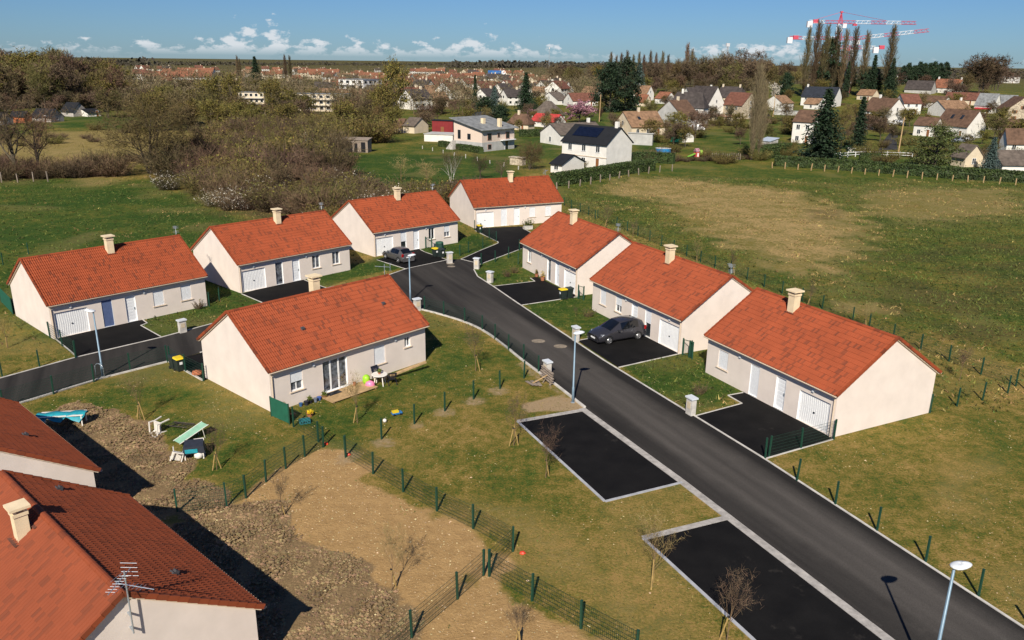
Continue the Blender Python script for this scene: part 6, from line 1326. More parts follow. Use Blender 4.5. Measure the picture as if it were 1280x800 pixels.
def village():
    H = gable_house
    # white modern house
    root, L, W, ze, zr = H('white two storey house with solar panels on its black roof', 757, 212, 58, 36, 31, 53, 'L', 38, 'white', 'black', nf=3, ng=0, chim=(.93,), name='modern_house', shutters=None, dr=8.2)
    s = MB(); sl = (zr - ze) / (W / 2); y0, y1 = W * .14, W * .42
    s.obox((L * .42, y0, ze + y0 * sl + .10), (L * .42, y1, ze + y1 * sl + .10), L * .56, .05, (0, -sl, 1)); s.build('solar_panel', M_SOLAR, root); MB().box(-.1, L + .1, -.10, -.002, ze * .46, ze * .46 + .14).build('string_course', M_TRIM, root)
    H('low black roofed wing at the left of the solar panel house', 702, 217, 14, 7, 12, 24, 'L', 38, 'white', 'black', nf=1, ng=0, cat='house wing', name='house_wing', dr=7)
    # split-level house with grey roof
    C = P(602.5, 190); k = mpp(C); root, LL, LR, h = shed_box('split level cream house under a wide shallow grey roof', 602.5, 190, 36, 42, 27, 42, WL['pink'], RF['grey'], 'house', 'split_level_house', 0.0, None, 2.0, .8)
    bm_ = MB(); bm_.box(-.03, LL + .03, -.04, -.003, 0, h * .42); bm_.box(LL + .003, LL + .04, -.03, LR, 0, h * .42); bm_.build('lower_render', WL['grey'], root)
    for x, z, ww, hh in ((LL * .55, h * .52, 1.0, 1.3), (LL * .2, h * .52, .9, 2.0), (LL * .55, h * .08, .9, .9)): MB().box(x - ww / 2, x + ww / 2, -.09, -.045, z, z + hh).build('window', M_GLASS, root)
    for y, z, ww, hh in ((LR * .22, h * .52, 1.2, 1.4), (LR * .50, h * .62, .6, .8), (LR * .78, h * .52, 1.2, 1.4), (LR * .22, h * .1, 1.1, 1.0), (LR * .75, .02, 1.1, 2.1)):
        f = MB().box(LL + .045, LL + .09, y - ww / 2 - .12, y + ww / 2 + .12, z - .1, z + hh + .1).build('window', M_WHITE if y > LR * .7 and z < 1 else mat('pinkish_shutter', (.45, .25, .2), .6), root); MB().box(LL + .092, LL + .11, y - ww / 2, y + ww / 2, z, z + hh).build('pane', M_GLASS, f)
    MB().box(LL + .05, LL + .9, LR * .55, LR * .97, h * .44, h * .47).build('canopy', M_WHITE, root)
    for x, y in ((LL * .9, LR * .62), (LL * .55, LR * .42)): MB().box(x - .4, x + .4, y - .4, y + .4, h, h + 2.2).build('chimney', M_CHIM, root)
    st = MB()
    for i in range(7): st.box(LL * .05 - .3 * i, LL * .05 - .3 * i + .3, -1.3, -.1, 0, h * .42 * (1 - i / 7))
    st.build('stairs', M_CONC, root)
    shed_box('dark red flat roofed garage beside the split level house', 566, 168, 26, 3, 16, 25, WL['redwall'], RF['black'], 'garage', 'red_garage', .1, M_BROWNW)
    o, = [shed_box('white parapet terrace in front of the dark red garage', 566, 178, 36, 10, 9, 20, WL['white'], WL['grey'], 'terrace', 'terrace', .0)[0]]
    H('small shed with grey double door at the left end of the terrace', 518, 167, 14, 18, 10, 20, 'L', 40, 'cream', 'taupe', nf=0, ng=0, door=False, cat='shed', name='garage_shed'); H('brown shed roof touching the small grey door shed', 503, 166, 10, 8, 9, 18, 'L', 40, 'stone', 'brown', nf=0, ng=0, door=False, cat='shed', name='garage_shed')
    H('brown hipped house right behind the split level house', 660, 163, 26, 8, 9, 21, 'L', 30, 'cream', 'brown', nf=2, ng=0, hip=.8, chim=(.4,)); H('dark roofed building peeping over the split level house', 612, 152, 26, 5, 4, 12, 'L', 20, 'grey', 'slate', nf=0, ng=0)
    H('bright red roofed outbuilding with a white gable', 693, 160, 30, 14, 8, 17, 'L', 40, 'white', 'bred', nf=1, ng=1, cat='outbuilding', name='outbuilding'); H('house with a broad pyramid shaped taupe roof', 690, 152, 26, 16, 9, 26, 'L', 40, 'white', 'taupe', nf=2, ng=1, hip=1.0)
    H('taupe roofed house half hidden behind the solar panel house', 700, 182, 12, 60, 14, 28, 'R', 55, 'white', 'taupe', nf=1, ng=1, dl=9, dr=14, chim=(.85,)); H('house with solar panels on a taupe roof near the dark wood', 703, 120, 19, 14, 7, 18, 'L', 40, 'white', 'brown', nf=2, ng=1); H('small white gable under a grey roof left of the taupe solar house', 697, 131, 22, 13, 6, 16, 'R', 55, 'white', 'taupe', nf=1, ng=1)
    H('red brown roofed house with white gable behind the pink tree', 716, 133, 12, 32, 7, 17, 'R', 62, 'white', 'red', nf=2, ng=1); H('tan roofed house with white gable left of the huge evergreens', 746, 121, 20, 9, 5, 13, 'L', 35, 'white', 'tan', nf=2, ng=1)
    H('tan roofed cream house with skylight behind a grey garden wall', 789, 170, 23, 42, 12, 31, 'R', 58, 'cream', 'tan', nf=3, ng=1, skylights=1, chim=(.45,)); H('orange roofed house with white gable right of the huge evergreens', 808, 126, 20, 9, 9, 19, 'L', 38, 'white', 'tan', nf=2, ng=1, chim=(.3,)); H('small orange roofed annex below the white gabled orange house', 806, 133, 16, 7, 6, 15, 'L', 38, 'cream', 'orange', nf=1, ng=0); H('orange roofed white house beside the tall grey gable', 832, 130, 14, 12, 7, 15, 'L', 40, 'white', 'orange', nf=1, ng=1)
    root, L, W, ze, zr = H('tall house with blank grey gable and brown shuttered windows', 850, 165, 32, 21, 21, 40, 'R', 40, 'grey', 'brown', nf=2, ng=0, chim=(.5,), shutters=M_BROWNW)
    H('dark hip roofed house behind the tall grey gable', 878, 156, 44, 6, 22, 41, 'L', 20, 'white', 'dark', nf=3, ng=0, hip=.7, chim=(.3,)); H('house with steep dark roof and pale gables left of the stone gable', 884, 148, 28, 20, 18, 40, 'L', 42, 'white', 'dark', nf=2, ng=1); H('dark roofed house with white gable at the back of the dark roof cluster', 862, 139, 8, 34, 18, 30, 'R', 60, 'white', 'dark', nf=2, ng=0, chim=(.9,), dl=8)
    H('house with a rubble stone gable and red brown roof', 926, 149, 26, 21, 17, 33, 'L', 40, 'stone', 'red', nf=2, ng=1); H('dark hipped roof with two tall chimneys behind the stone gable house', 926, 136, 36, 8, 14, 28, 'L', 25, 'cream', 'dark', nf=2, ng=0, hip=.6, chim=(.2, .8)); H('long low white and brown annex before the dark roof cluster', 915, 152, 40, 5, 6, 8, 'L', 15, 'cream', 'tan', nf=3, ng=0, dr=4)
    H('white house with a broad white gable and brown roof by the feathery poplar', 977, 139, 23, 14, 10, 20, 'R', 40, 'white', 'tan', nf=1, ng=0); H('white house with long dark slate blue roof and chimney at its left end', 1042, 134, 43, 6, 12, 25, 'L', 22, 'white', 'slate', nf=4, ng=0, chim=(.06,), dr=8); H('low porch with brown roof before the slate blue roof', 1022, 137, 18, 8, 7, 14, 'L', 30, 'white', 'tan', nf=1, ng=0, cat='porch', name='porch')
    H('tall white house with brown roof half hidden by the biggest conifer', 1014, 180, 26, 8, 27, 42, 'L', 20, 'white', 'brown', nf=2, ng=0, dr=8, storeys=2); H('white house with dormer and gable facing the village road', 1107, 156, 34, 24, 16, 33, 'L', 38, 'white', 'brown', nf=2, ng=1, chim=(.3,)); H('low brown annex left of the dormer house', 1093, 163, 18, 6, 11, 20, 'L', 30, 'cream', 'brown', nf=1, ng=0)
    H('brown roofed white house right above the dormer gable', 1128, 143, 6, 22, 14, 26, 'R', 62, 'white', 'red', nf=2, ng=0, dl=8); H('white house with brown roof between chimney houses of the village centre', 1178, 136, 30, 6, 8, 16, 'L', 25, 'white', 'brown', nf=2, ng=0, dr=8); H('brown roofed house with white left gable behind the big skylight house', 1180, 146, 22, 32, 10, 21, 'R', 50, 'white', 'tan', nf=2, ng=0, chim=(.9,)); H('long red brown village roof behind the big skylight house', 1220, 132, 42, 4, 7, 16, 'L', 15, 'cream', 'red', nf=3, ng=0, dr=8)
    H('big brown roofed house with two skylights and white right gable', 1207, 173, 42, 23, 15, 35, 'L', 38, 'white', 'brown', nf=3, ng=0, skylights=2); H('low brown wing on the left of the big skylight house', 1166, 171, 26, 4, 14, 24, 'L', 22, 'white', 'brown', nf=2, ng=0, dr=6)
    root, L, W, ze, zr = H('grey roofed shop with a red awning', 1240, 142, 24, 6, 10, 25, 'L', 20, 'white', 'grey', nf=2, ng=0, dr=8, cat='shop', name='village_shop'); a = MB(); a.add([(.3, -.05, 2.6), (L - .3, -.05, 2.6), (L - .3, -1.1, 2.1), (.3, -1.1, 2.1), (L - .3, -1.1, 1.9), (.3, -1.1, 1.9)], [(0, 3, 2, 1), (3, 5, 4, 2)]); a.build('awning', mat('red_awning', (.45, .02, .04), .7), root)
    H('grey roofed white house right of the shop with the red awning', 1264, 140, 24, 5, 10, 21, 'L', 20, 'white', 'grey', nf=3, ng=0, dr=8); H('ochre stone house with brown shutters at the right edge', 1256, 151, 8, 40, 14, 30, 'L', 66, 'stone', 'brown', nf=0, ng=2, shutters=M_BROWNW, dl=9); H('long dark brown barn roof below the ochre stone house', 1285, 165, 52, 4, 6, 15, 'L', 15, 'stone', 'brown', nf=0, ng=0, dr=7, cat='barn', name='barn')
    H('brown roofed white house with dark left gable at the right edge', 1257, 190, 10, 34, 13, 30, 'R', 58, 'white', 'brown', nf=2, ng=0); H('white house with grey brown roof cut by the right edge below the dark gable', 1252, 214, 0, 40, 9, 27, 'R', 60, 'white', 'taupe', nf=1, ng=0, dl=8); H('open timber carport with pale gable beside the blue spruce', 1205, 209, 18, 22, 13, 28, 'L', 45, 'cream', 'taupe', nf=0, ng=1, cat='carport', name='carport')
    H('bright orange red roofed house with two chimneys on the right hill', 1196, 118, 32, 6, 8, 19, 'L', 22, 'white', 'orange', nf=3, ng=0, dr=9, chim=(.05, .95)); H('long dark brown roof left of the bright orange roofed hill house', 1163, 118, 34, 4, 6, 17, 'L', 15, 'grey', 'dark', nf=0, ng=0, dr=9); H('white flat roofed block at the far right skyline', 1270, 104, 24, 5, 7, 8, 'L', 15, 'white', 'grey', nf=3, ng=0, dr=14, cat='building', name='commercial_building'); H('white block showing above the dark pine row', 1132, 104, 16, 5, 9, 10, 'L', 20, 'white', 'grey', nf=3, ng=0, dr=14, cat='building', name='commercial_building')
    H('tiny white shed with brown roof right of the green container', 853, 178, 7, 14, 8, 15, 'L', 55, 'white', 'brown', nf=0, ng=0, door=False, cat='shed', name='garden_shed'); H('old orange house with ivy left of the village road', 1090, 126, 20, 8, 7, 14, 'L', 30, 'cream', 'tan', nf=2, ng=0)
    # new houses under construction at the left
    H('unfinished house with grey block gable and orange brick inset, right of the group', 92, 146, 15, 19, 7, 18, 'L', 52, 'block', 'black', nf=1, ng=0, name='unfinished_house'); H('low unfinished white wing right of the grey block gable', 110, 146, 0, 17, 5, 10, 'R', 62, 'white', 'black', nf=2, ng=0, name='unfinished_house', dl=7); H('unfinished dark roofed house with block gable, second from the left edge', 64, 153, 24, 17, 7, 17, 'L', 45, 'block', 'black', nf=2, ng=1, name='unfinished_house'); H('bare orange brick shell left of the dark roofed houses', 32, 154, 4, 9, 9, 15, 'L', 50, 'brick', 'black', nf=0, ng=0, name='unfinished_house', dl=6); H('unfinished grey block gable at the left edge', 2, 157, 12, 16, 8, 17, 'L', 48, 'block', 'black', nf=0, ng=1, name='unfinished_house')
    # blocks of flats
    def flats(label, px, py, lpx, rpx, eh, rot, nf, ns, ng=2, wall='white'):
        C = P(px, py); root, LL, LR, h = shed_box(label, px, py, lpx, rpx, eh, rot, WL[wall], RF['grey'], 'apartment block', 'apartment_block', 0.0); b = MB(); fh = h / ns
        for s in range(ns):
            for i in range(nf):
                u = LL * (i + .5) / nf; f = MB().box(u - LL / nf * .30, u + LL / nf * .30, -.06, -.003, s * fh + fh * .32, s * fh + fh * .85).build('window', M_WHITE, root); MB().box(u - LL / nf * .25, u + LL / nf * .25, -.08, -.062, s * fh + fh * .36, s * fh + fh * .82).build('pane', M_GLASS, f)
            if s: MB().box(LL * .02, LL * .98, -.9, -.1, s * fh, s * fh + .18).build('balcony', WL['grey'], root)
            for i in range(ng): u = LR * (i + .5) / ng; MB().box(LL + .003, LL + .06, u - .8, u + .8, s * fh + fh * .35, s * fh + fh * .8).build('window', M_GLASS, root)
    flats('four storey block of flats with balconies between two clumps of trees', 332, 145, 32, 6, 28, 22, 5, 4, wall='cream'); flats('low cream block of flats behind the olive trees', 432, 140, 68, 8, 21, 18, 8, 3, wall='cream'); flats('bright white block of flats in the town', 455, 128, 31, 24, 27, 40, 4, 4, 4)
    # other outbuildings and yard things
    root, LL, LR, h = shed_box('collapsing dark plank shed at the edge of the green field', 460, 191, 36, 5, 15, 20, M_GREYWOOD, M_GREYWOOD, 'shed', 'ruined_shed', .3)
    for i in range(4): MB().box(LL * (.08 + .23 * i), LL * (.08 + .23 * i) + .7 + .3 * (i % 2), -.06, -.004, .1, h * (.75 + .1 * (i % 2))).build('opening', M_BLACK, root)
    shed_box('green container at the foot of the tall grey gable', 853, 178, 15, 3, 10, 25, mat('green_sheet', (.01, .14, .09), .5, var=.1), mat('green_sheet_roof', (.012, .16, .10), .5), 'container', 'container', .1)
    p = P(829, 191, 0); r = thing('swimming_pool', 'round blue above ground pool in the garden behind the hedge', 'pool', p); MB().lathe([(1.75, 0), (1.78, .02), (1.78, 1.05), (1.70, 1.08), (1.66, .9), (.01, .9)], 24).build('liner', mat('pool_blue', (.02, .20, .45), .4), r); MB().lathe([(1.80, 1.05), (1.86, 1.09), (1.72, 1.12)], 24).build('rim', M_WHITE, r)
    r = thing('play_house', 'red and lime toy play house with a slide behind the meadow edge', 'play house', P(872, 196, 0), .3); MB().box(-.7, .1, -.6, .6, 0, 1.2).build('red_wall', mat('toy_red', (.55, .09, .08), .5), r); MB().box(.101, .9, -.6, .6, .5, 1.5).build('lime_wall', mat('toy_lime', (.32, .5, .08), .5), r); MB().obox((-.7, 0, .75), (-2.6, -.2, .1), .6, .12).build('slide', mat('toy_green', (.2, .45, .05), .5), r); rf = MB(); rf.add([(-.8, -.7, 1.2), (.2, -.7, 1.2), (.2, .7, 1.2), (-.8, .7, 1.2), (-.8, 0, 1.9), (.2, 0, 1.9)], [(0, 1, 5, 4), (2, 3, 4, 5), (0, 4, 3), (1, 2, 5), (3, 2, 1, 0)]); rf.build('roof', M_PINK, r); MB().box(-.45, -.1, -.63, -.602, .1, .9).build('door', M_WHITE, r)
    shed_box('pale blue lean-to roof by the square dark hedge', 962, 183, 14, 10, 6, 35, WL['grey'], mat('pale_blue_sheet', (.42, .48, .56), .4), 'shed', 'garden_shed', .6); shed_box('bare grey concrete garden wall before the tan skylight house', 815, 182, 31, 1, 14, 12, WL['grey'], WL['grey'], 'wall', 'garden_wall', 0); shed_box('pale stone garden wall foot below the rounded brown tree', 653, 207, 16, 4, 9, 30, WL['stone'], WL['stone'], 'wall', 'garden_wall', 0); shed_box('white stepped garden wall beside the village road', 1084, 191, 24, 1, 4, 10, WL['white'], WL['white'], 'wall', 'garden_wall', 0); shed_box('long grey retaining wall below the white house by the poplar', 1004, 145, 38, 2, 5, 12, WL['grey'], WL['grey'], 'wall', 'garden_wall', 0)
    for lb, px, py, az, pf, c in (('white van parked below the dark roof cluster', 881, 163, 2.9, VAN, M_WHITE), ('white van parked on the village road', 1113, 157, 0.2, VAN, M_WHITE), ('white car in the yard of the big skylight house', 1203, 176, .4, HATCH, M_WHITE), ('pale grey car beside the white one in the skylight house yard', 1192, 178, .4, HATCH, mat('silver_paint', (.35, .38, .42), .3, .5)), ('blue car at the right edge before the ochre stone house', 1268, 153, .2, HATCH, mat('blue_paint', (.05, .12, .32), .3)), ('white car at the right edge behind the blue one', 1276, 151, .2, HATCH, M_WHITE), ('dark car left of the white house by the poplar', 951, 147, .3, HATCH, paint1)):
        p = P(px, py); car(lb, 'van' if pf is VAN else 'car', p, az, c, pf, details=False)
    # post and rail fences, meadow posts
    def posts(label, pts, n, h=1.2, m=M_GREYWOOD, rails=0):
        ps = [P(*a) for a in pts]; root = thing('post_fence', label, 'fence', ps[0]); me = MB().box(-.07, .07, -.07, .07, -.1, h).mesh('post', m); seg = [(b - a).length for a, b in zip(ps, ps[1:])]; tot = sum(seg); out = []
        for i in range(n):
            t = tot * i / (n - 1); k = 0
            while k < len(seg) - 1 and t > seg[k]: t -= seg[k]; k += 1
            q = ps[k].lerp(ps[k + 1], min(1, t / seg[k])) - ps[0]; out.append(q); o = link('post', me, root, q); o.rotation_euler = (rng.gauss(0, .05), rng.gauss(0, .05), rng.random()); o.scale = (1, 1, rng.uniform(.85, 1.1))
        for k in range(rails):
            mb = MB()
            for a, b in zip(out, out[1:]): mb.obox(a + Vector((0, 0, h * (.4 + .45 * k))), b + Vector((0, 0, h * (.4 + .45 * k))), .05, .10)
            mb.build('rail', m, root)
    posts('row of old grey posts along the front of the clipped hedge', [(696, 238), (732, 231.5), (778, 222), (816, 216), (840, 214)], 12, 1.25, M_GREYWOOD); posts('row of old posts along the meadow side of the long hedge', [(965, 210), (1050, 215.5), (1140, 223), (1290, 233)], 19, 1.3, M_WOOD)
    posts('white rail fence on the lawn beyond the long hedge', [(1040, 198), (1080, 195), (1140, 197)], 9, 1.2, M_WHITE, 2); posts('rough paling fence left of the feathery poplar', [(890, 199), (925, 200)], 14, 1.4, M_GREYWOOD, 1); posts('posts in the hedge bank at the far left', [(2, 228), (33, 228), (45, 226.5), (60, 227)], 4, 1.6, M_GREYWOOD); posts('field boundary wire posts below the split level house', [(528, 186), (570, 195), (610, 204), (648, 212)], 9, .8, M_CONC)
    # masts, poles
    def mast(label, px, py, ytop, name='radio_mast', wd=.9, cat='mast'):
        p = P(px, py); h = hpix(p, ytop); root = thing(name, label, cat, p); m = MB(); n = 14
        for i in range(3):
            a = 2.1 * i; m.tube([(wd * math.cos(a), wd * math.sin(a), 0), (wd * .5 * math.cos(a), wd * .5 * math.sin(a), h)], .10, 4)
        for k in range(n):
            z0, z1 = h * k / n, h * (k + 1) / n
            for i in range(3): a, b = 2.1 * i, 2.1 * (i + 1); w0 = wd * (1 - .5 * k / n); m.tube([(w0 * math.cos(a), w0 * math.sin(a), z0), (w0 * math.cos(b), w0 * math.sin(b), z1)], .06, 3)
        m.build('lattice', mat('mast_grey', (.30, .31, .33), .5), root); MB().box(-1.0, 1.0, -.6, .6, h * .93, h * 1.0).build('antenna_cluster', mat('mast_pale', (.5, .5, .52), .5), root)
    mast('thin lattice radio mast on the skyline in the middle', 686, 92, 59, wd=1.3); mast('thin lattice radio mast above the right skyline wood', 905, 112, 54, wd=.8)
    for l, px, py, yt in (('wooden pole behind the pink blossoming tree', 749, 152, 118), ('leaning wooden pole beside the village road', 1123, 190, 146), ('wooden pole left of the white house by the poplar', 966, 146, 118), ('slim lamp pole behind the town garden trees', 626, 142, 127)):
        p = P(px, py); h = hpix(p, yt); r = thing('utility_pole', l, 'pole', p); MB().tube([(0, 0, -.2), (.02 * h, 0, h)], [.18, .12], 8).build('pole', M_WOOD, r); MB().box(-.5, .6, -.05, .05, h - .6, h - .45).build('crossarm', M_GREYWOOD, r)
    # cranes
    RED = mat('crane_red', (.52, .07, .11), .5); WHT = mat('crane_white', (.70, .70, .72), .5)
    def crane(label, px, py, yj, xl, xr, ypk, tilt=0.0):
        p = P(px, py); m = mpp(p); zj = hpix(p, yj); v = Vector((p.x, p.y, 0)).normalized(); r_ = Vector((v.y, -v.x, 0)); root = thing('tower_crane', label, 'crane', p, 0.0); xa, xb = (xl - px) * m, (xr - px) * m; w = 1.1
        def truss(x0, x1, z0, z1, sec, nm):
            n = max(1, int(abs(x1 - x0) / sec))
            for i in range(n):
                a, b = x0 + (x1 - x0) * i / n, x0 + (x1 - x0) * (i + 1) / n; za, zb = z0 + (z1 - z0) * i / n, z0 + (z1 - z0) * (i + 1) / n; t = MB()
                for y, dz in ((-.7, 0), (.7, 0), (0, 1.5)): t.tube([(a, y, za + dz), (b, y, zb + dz)], .13, 4)
                k = 3
                for j in range(k):
                    u0, u1 = a + (b - a) * j / k, a + (b - a) * (j + 1) / k; zz = za + (zb - za) * j / k
                    for y in (-.7, .7): t.tube([(u0, y, zz), ((u0 + u1) / 2, 0, zz + 1.5)], .07, 3); t.tube([((u0 + u1) / 2, 0, zz + 1.5), (u1, y, zz)], .07, 3)
                t.build(nm, RED if i % 2 == 0 else WHT, root)
        truss(0, xb, zj, zj + tilt, 7.0, 'jib_section'); truss(0, xa, zj, zj, 6.0, 'counter_jib_section')
        nt = 8
        for i in range(nt):
            t = MB(); z0, z1 = zj * i / nt, zj * (i + 1) / nt
            for a in ((-w, -w), (w, -w), (w, w), (-w, w)): t.tube([(a[0], a[1], z0), (a[0], a[1], z1)], .16, 4)
            for s in (-1, 1): t.tube([(-w, s * w, z0), (w, s * w, (z0 + z1) / 2)], .1, 3); t.tube([(w, s * w, (z0 + z1) / 2), (-w, s * w, z1)], .1, 3); t.tube([(s * w, -w, z0), (s * w, w, (z0 + z1) / 2)], .1, 3)
            t.build('tower_section', WHT if i % 2 else RED, root)
        if ypk:
            zp = hpix(p, ypk); t = MB()
            for s in (-1, 1): t.tube([(s * 1.2, 0, zj), (0, 0, zp)], .22, 4); t.tube([(0, s * 1.0, zj), (0, 0, zp)], .16, 4)
            t.box(-.6, .6, -.6, .6, zp - .4, zp + .4); t.build('apex', RED, root); MB().tube([(0, 0, zp), (xb * .62, 0, zj + 1.6 + tilt * .6)], .09, 3).build('tie_bar', RED, root); MB().tube([(0, 0, zp), (xa * .85, 0, zj + 1.6)], .09, 3).build('tie_bar', RED, root)
        MB().box(xa - 1.0, xa + 1.6, -.9, .9, zj - 2.0, zj + 1.0).build('counterweight', WHT, root); MB().box(xa + 2.0, xa + 4.6, -.7, .7, zj, zj + 1.9).build('winch', RED, root); MB().box(.9, 2.8, -1.9, -.7, zj - 2.2, zj - .1).build('cab', WHT, root); MB().box(xb * .17, xb * .17 + 2, -.6, .6, zj - 1.0, zj - .1).build('trolley', RED, root)
    crane('red and white tower crane with the upper jib', 1039, 118, 29.5, 1001, 1131, 15); crane('red and white tower crane with the lower longer jib', 1058, 117, 50, 979, 1148, None, 4.5); crane('third crane, short red arm low among the poplars', 1052, 117, 61, 1086, 1040, None)
    # store sign on the horizon
    p = P(608, 100); m = mpp(p); z = hpix(p, 92); v = Vector((p.x, p.y, 0)).normalized(); r = thing('store_sign', 'blue roof sign with a round white emblem on the skyline', 'sign', p, math.atan2(-v.x, v.y)); BL = mat('sign_blue', (.012, .11, .36), .5)
    s0 = m; MB().box(2.0 * s0, 18.5 * s0, -.3, .3, z, z + 3.9 * s0).build('sign_board', BL, r)
    lt = MB()
    for i, (u, ww) in enumerate(((2.9, 1.2), (7.0, 1.0), (8.8, .9), (10.5, 1.1), (12.4, 1.0), (14.2, 1.0), (16.0, 1.1))):
        if i: lt.box(u * s0, (u + ww) * s0, -.42, -.302, z + 1.1 * s0, z + 1.5 * s0); lt.box(u * s0, (u + .35) * s0, -.42, -.302, z + 1.52 * s0, z + 2.7 * s0)
    lt.build('lettering', mat('sign_pale_blue', (.16, .36, .60), .5), r)
    e = MB(); e.lathe([(2.5 * s0, 0), (2.5 * s0, .6)], 20); e.v = [(a + 21.5 * s0, -c, b + z + 1.6 * s0) for a, b, c in e.v]; e = e.build('emblem', M_WHITE, r); o = MB(); o.lathe([(.9 * s0, .62), (.9 * s0, .72)], 12); o.v = [(a + 22.2 * s0, -c, b + z + 2.3 * s0) for a, b, c in o.v]; o.build('orange_mark', mat('sign_orange', (.7, .2, .06), .5), e); o = MB(); o.box(20.6 * s0, 21.4 * s0, -.72, -.62, z + .6 * s0, z + 2.0 * s0); o.build('blue_mark', BL, e)
    MB().box(0, 26 * s0, .5, 20, 0, z).build('store_building', WL['grey'], r)
    # town on the horizon: four small kinds, copied
    kinds = []
    for nm, wl, rf, L, W, ze, zr, lab in (('town_house', 'cream', 'orange', 11, 9, 4.6, 7.6, 'pale town house with orange tiled roof in the distant town'), ('town_house', 'white', 'red', 10, 9, 4.8, 8.2, 'white town house with red brown roof in the distant town'), ('town_house', 'cream', 'tan', 12, 9, 3.4, 6.4, 'low cream town house with tan roof in the distant town'), ('town_terrace', 'white', 'orange', 34, 10, 6.2, 9.2, 'long white terrace under one orange roof in the distant town'), ('town_house', 'white', 'dark', 10, 9, 4.4, 7.8, 'white town house with dark roof in the distant town')):
        root = thing(nm, lab, 'house', (0, 0, 0), 0, lab.replace('house', 'houses').replace('terrace', 'terraces')); w = MB(); w.add([(-L / 2, -W / 2, -1), (L / 2, -W / 2, -1), (L / 2, W / 2, -1), (-L / 2, W / 2, -1), (-L / 2, -W / 2, ze), (L / 2, -W / 2, ze), (L / 2, W / 2, ze), (-L / 2, W / 2, ze), (-L / 2, 0, zr - .1), (L / 2, 0, zr - .1)], [(0, 1, 5, 4), (2, 3, 7, 6), (3, 0, 4, 8, 7), (1, 2, 6, 9, 5)]); w.build('wall', WL[wl], root)
        k = MB(); k.add([(x, y, z + d) for x in (-L / 2 - .3, L / 2 + .3) for d in (0, -.25) for y, z in ((-W / 2 - .4, ze - .25), (0, zr), (W / 2 + .4, ze - .25))], [(0, 6, 7, 1), (1, 7, 8, 2), (3, 4, 10, 9), (4, 5, 11, 10), (0, 3, 9, 6), (2, 8, 11, 5), (0, 1, 4, 3), (1, 2, 5, 4), (6, 9, 10, 7), (7, 10, 11, 8)]); ro_ = k.build('roof', RF[rf], root); MB().box(L * .22, L * .22 + .8, -.4, .4, zr - .8, zr + 1.1).build('chimney', WL['cream'], ro_)
        g = MB(); n = int(L / 3)
        for s in range(2 if ze > 4 else 1):
            for i in range(n): u = -L / 2 + L * (i + .5) / n; g.box(u - .6, u + .6, -W / 2 - .05, -W / 2 - .003, .9 + 2.3 * s, 2.1 + 2.3 * s); 
        for sx in (-1, 1): g.box(sx * (L / 2 + .025) - .022, sx * (L / 2 + .025) + .022, -.6, .6, 3.4 if ze > 4 else 1.2, 4.6 if ze > 4 else 2.4)
        g.build('windows', M_GLASS, root); kinds.append(root)
    rr = random.Random(77)
    spots = [(188, 103, 1, .5), (196, 106, 1, .3), (204, 110, 0, .9), (176, 99, 1, .2), (226, 99, 3, .1), (246, 97, 3, .1), (232, 108, 3, .15), (239, 113, 2, .5), (203, 124, 4, .4), (291, 112, 2, .6), (298, 99, 2, .3), (334, 99, 0, .7), (346, 98, 0, .2), (369, 105, 0, .9), (355, 97, 4, .3), (379, 96, 0, .3), (393, 99, 0, .5), (405, 97, 3, .1), (419, 96, 0, .2), (430, 100, 2, .4), (446, 100, 0, .5), (456, 101, 0, .3), (474, 102, 3, .2), (498, 103, 0, .2), (512, 104, 0, .8), (525, 103, 0, .3), (530, 110, 0, .9), (543, 101, 0, .4), (545, 107, 0, .6), (555, 104, 0, .2), (562, 112, 2, 1.0), (572, 105, 1, .4), (580, 103, 3, .1), (585, 113, 1, .7), (598, 100, 0, .3), (611, 104, 1, .2), (566, 120, 4, .8), (548, 117, 1, .4), (520, 117, 0, .5), (603, 118, 2, .6), (636, 118, 1, .9), (642, 120, 1, .4), (609, 131, 4, .9), (640, 131, 4, .5), (682, 115, 4, .8), (690, 108, 0, .3), (538, 96, 3, .1), (566, 95, 1, .2), (618, 96, 2, .1), (651, 98, 2, .1), (660, 103, 0, .4), (520, 136, 4, .8), (540, 133, 2, .4)]
    spots += [(x_ + rr.uniform(-6, 6), y_ + rr.uniform(-3, 3), rr.choice((0, 1, 1, 2, 2, 4)), rr.uniform(-.8, 1.1)) for x_ in range(410, 700, 17) for y_ in (104, 112, 121, 131) if not (y_ > 125 and x_ > 520)]
    spots += [(rr.uniform(165, 650), rr.uniform(89, 97), rr.choice((0, 1, 1, 2, 2, 4)), rr.uniform(-.6, 1)) for _ in range(45)]
    for x, y, k, az in spots: s = rr.uniform(.9, 1.15); dup(kinds[k], P(x, y), az, s)
    for k in kinds: drop(k)
    # woods on the horizon
    m = MB()
    for (xa, xb, yb, hh, sd) in ((-500, 200, 82.5, 14, 1), (200, 560, 81.5, 9, 2), (560, 900, 84.5, 17, 3), (960, 1700, 92, 12, 4), (620, 1300, 83.0, 20, 5), (1000, 1600, 98, 9, 6)):
        r2 = random.Random(sd); n = 150
        for i in range(n):
            x = xa + (xb - xa) * (i + r2.random()) / n; p = P(x, yb + r2.uniform(-.5, .8)); s = hh * r2.uniform(.5, 1.25); 
            for q in range(26):
                c = p + Vector((r2.gauss(0, s * .6), r2.gauss(0, s * .6), s * r2.uniform(.05, 1))); leaf(m, c, s * r2.uniform(.18, .42), r2)
    o = m.build('distant_woodland', mat('far_wood', (.060, .052, .036), .95, var=.2, scale=.02, island=.3)); tag(o, 'low dark woodland along the horizon behind the town', 'woodland', None, 'stuff')
village()
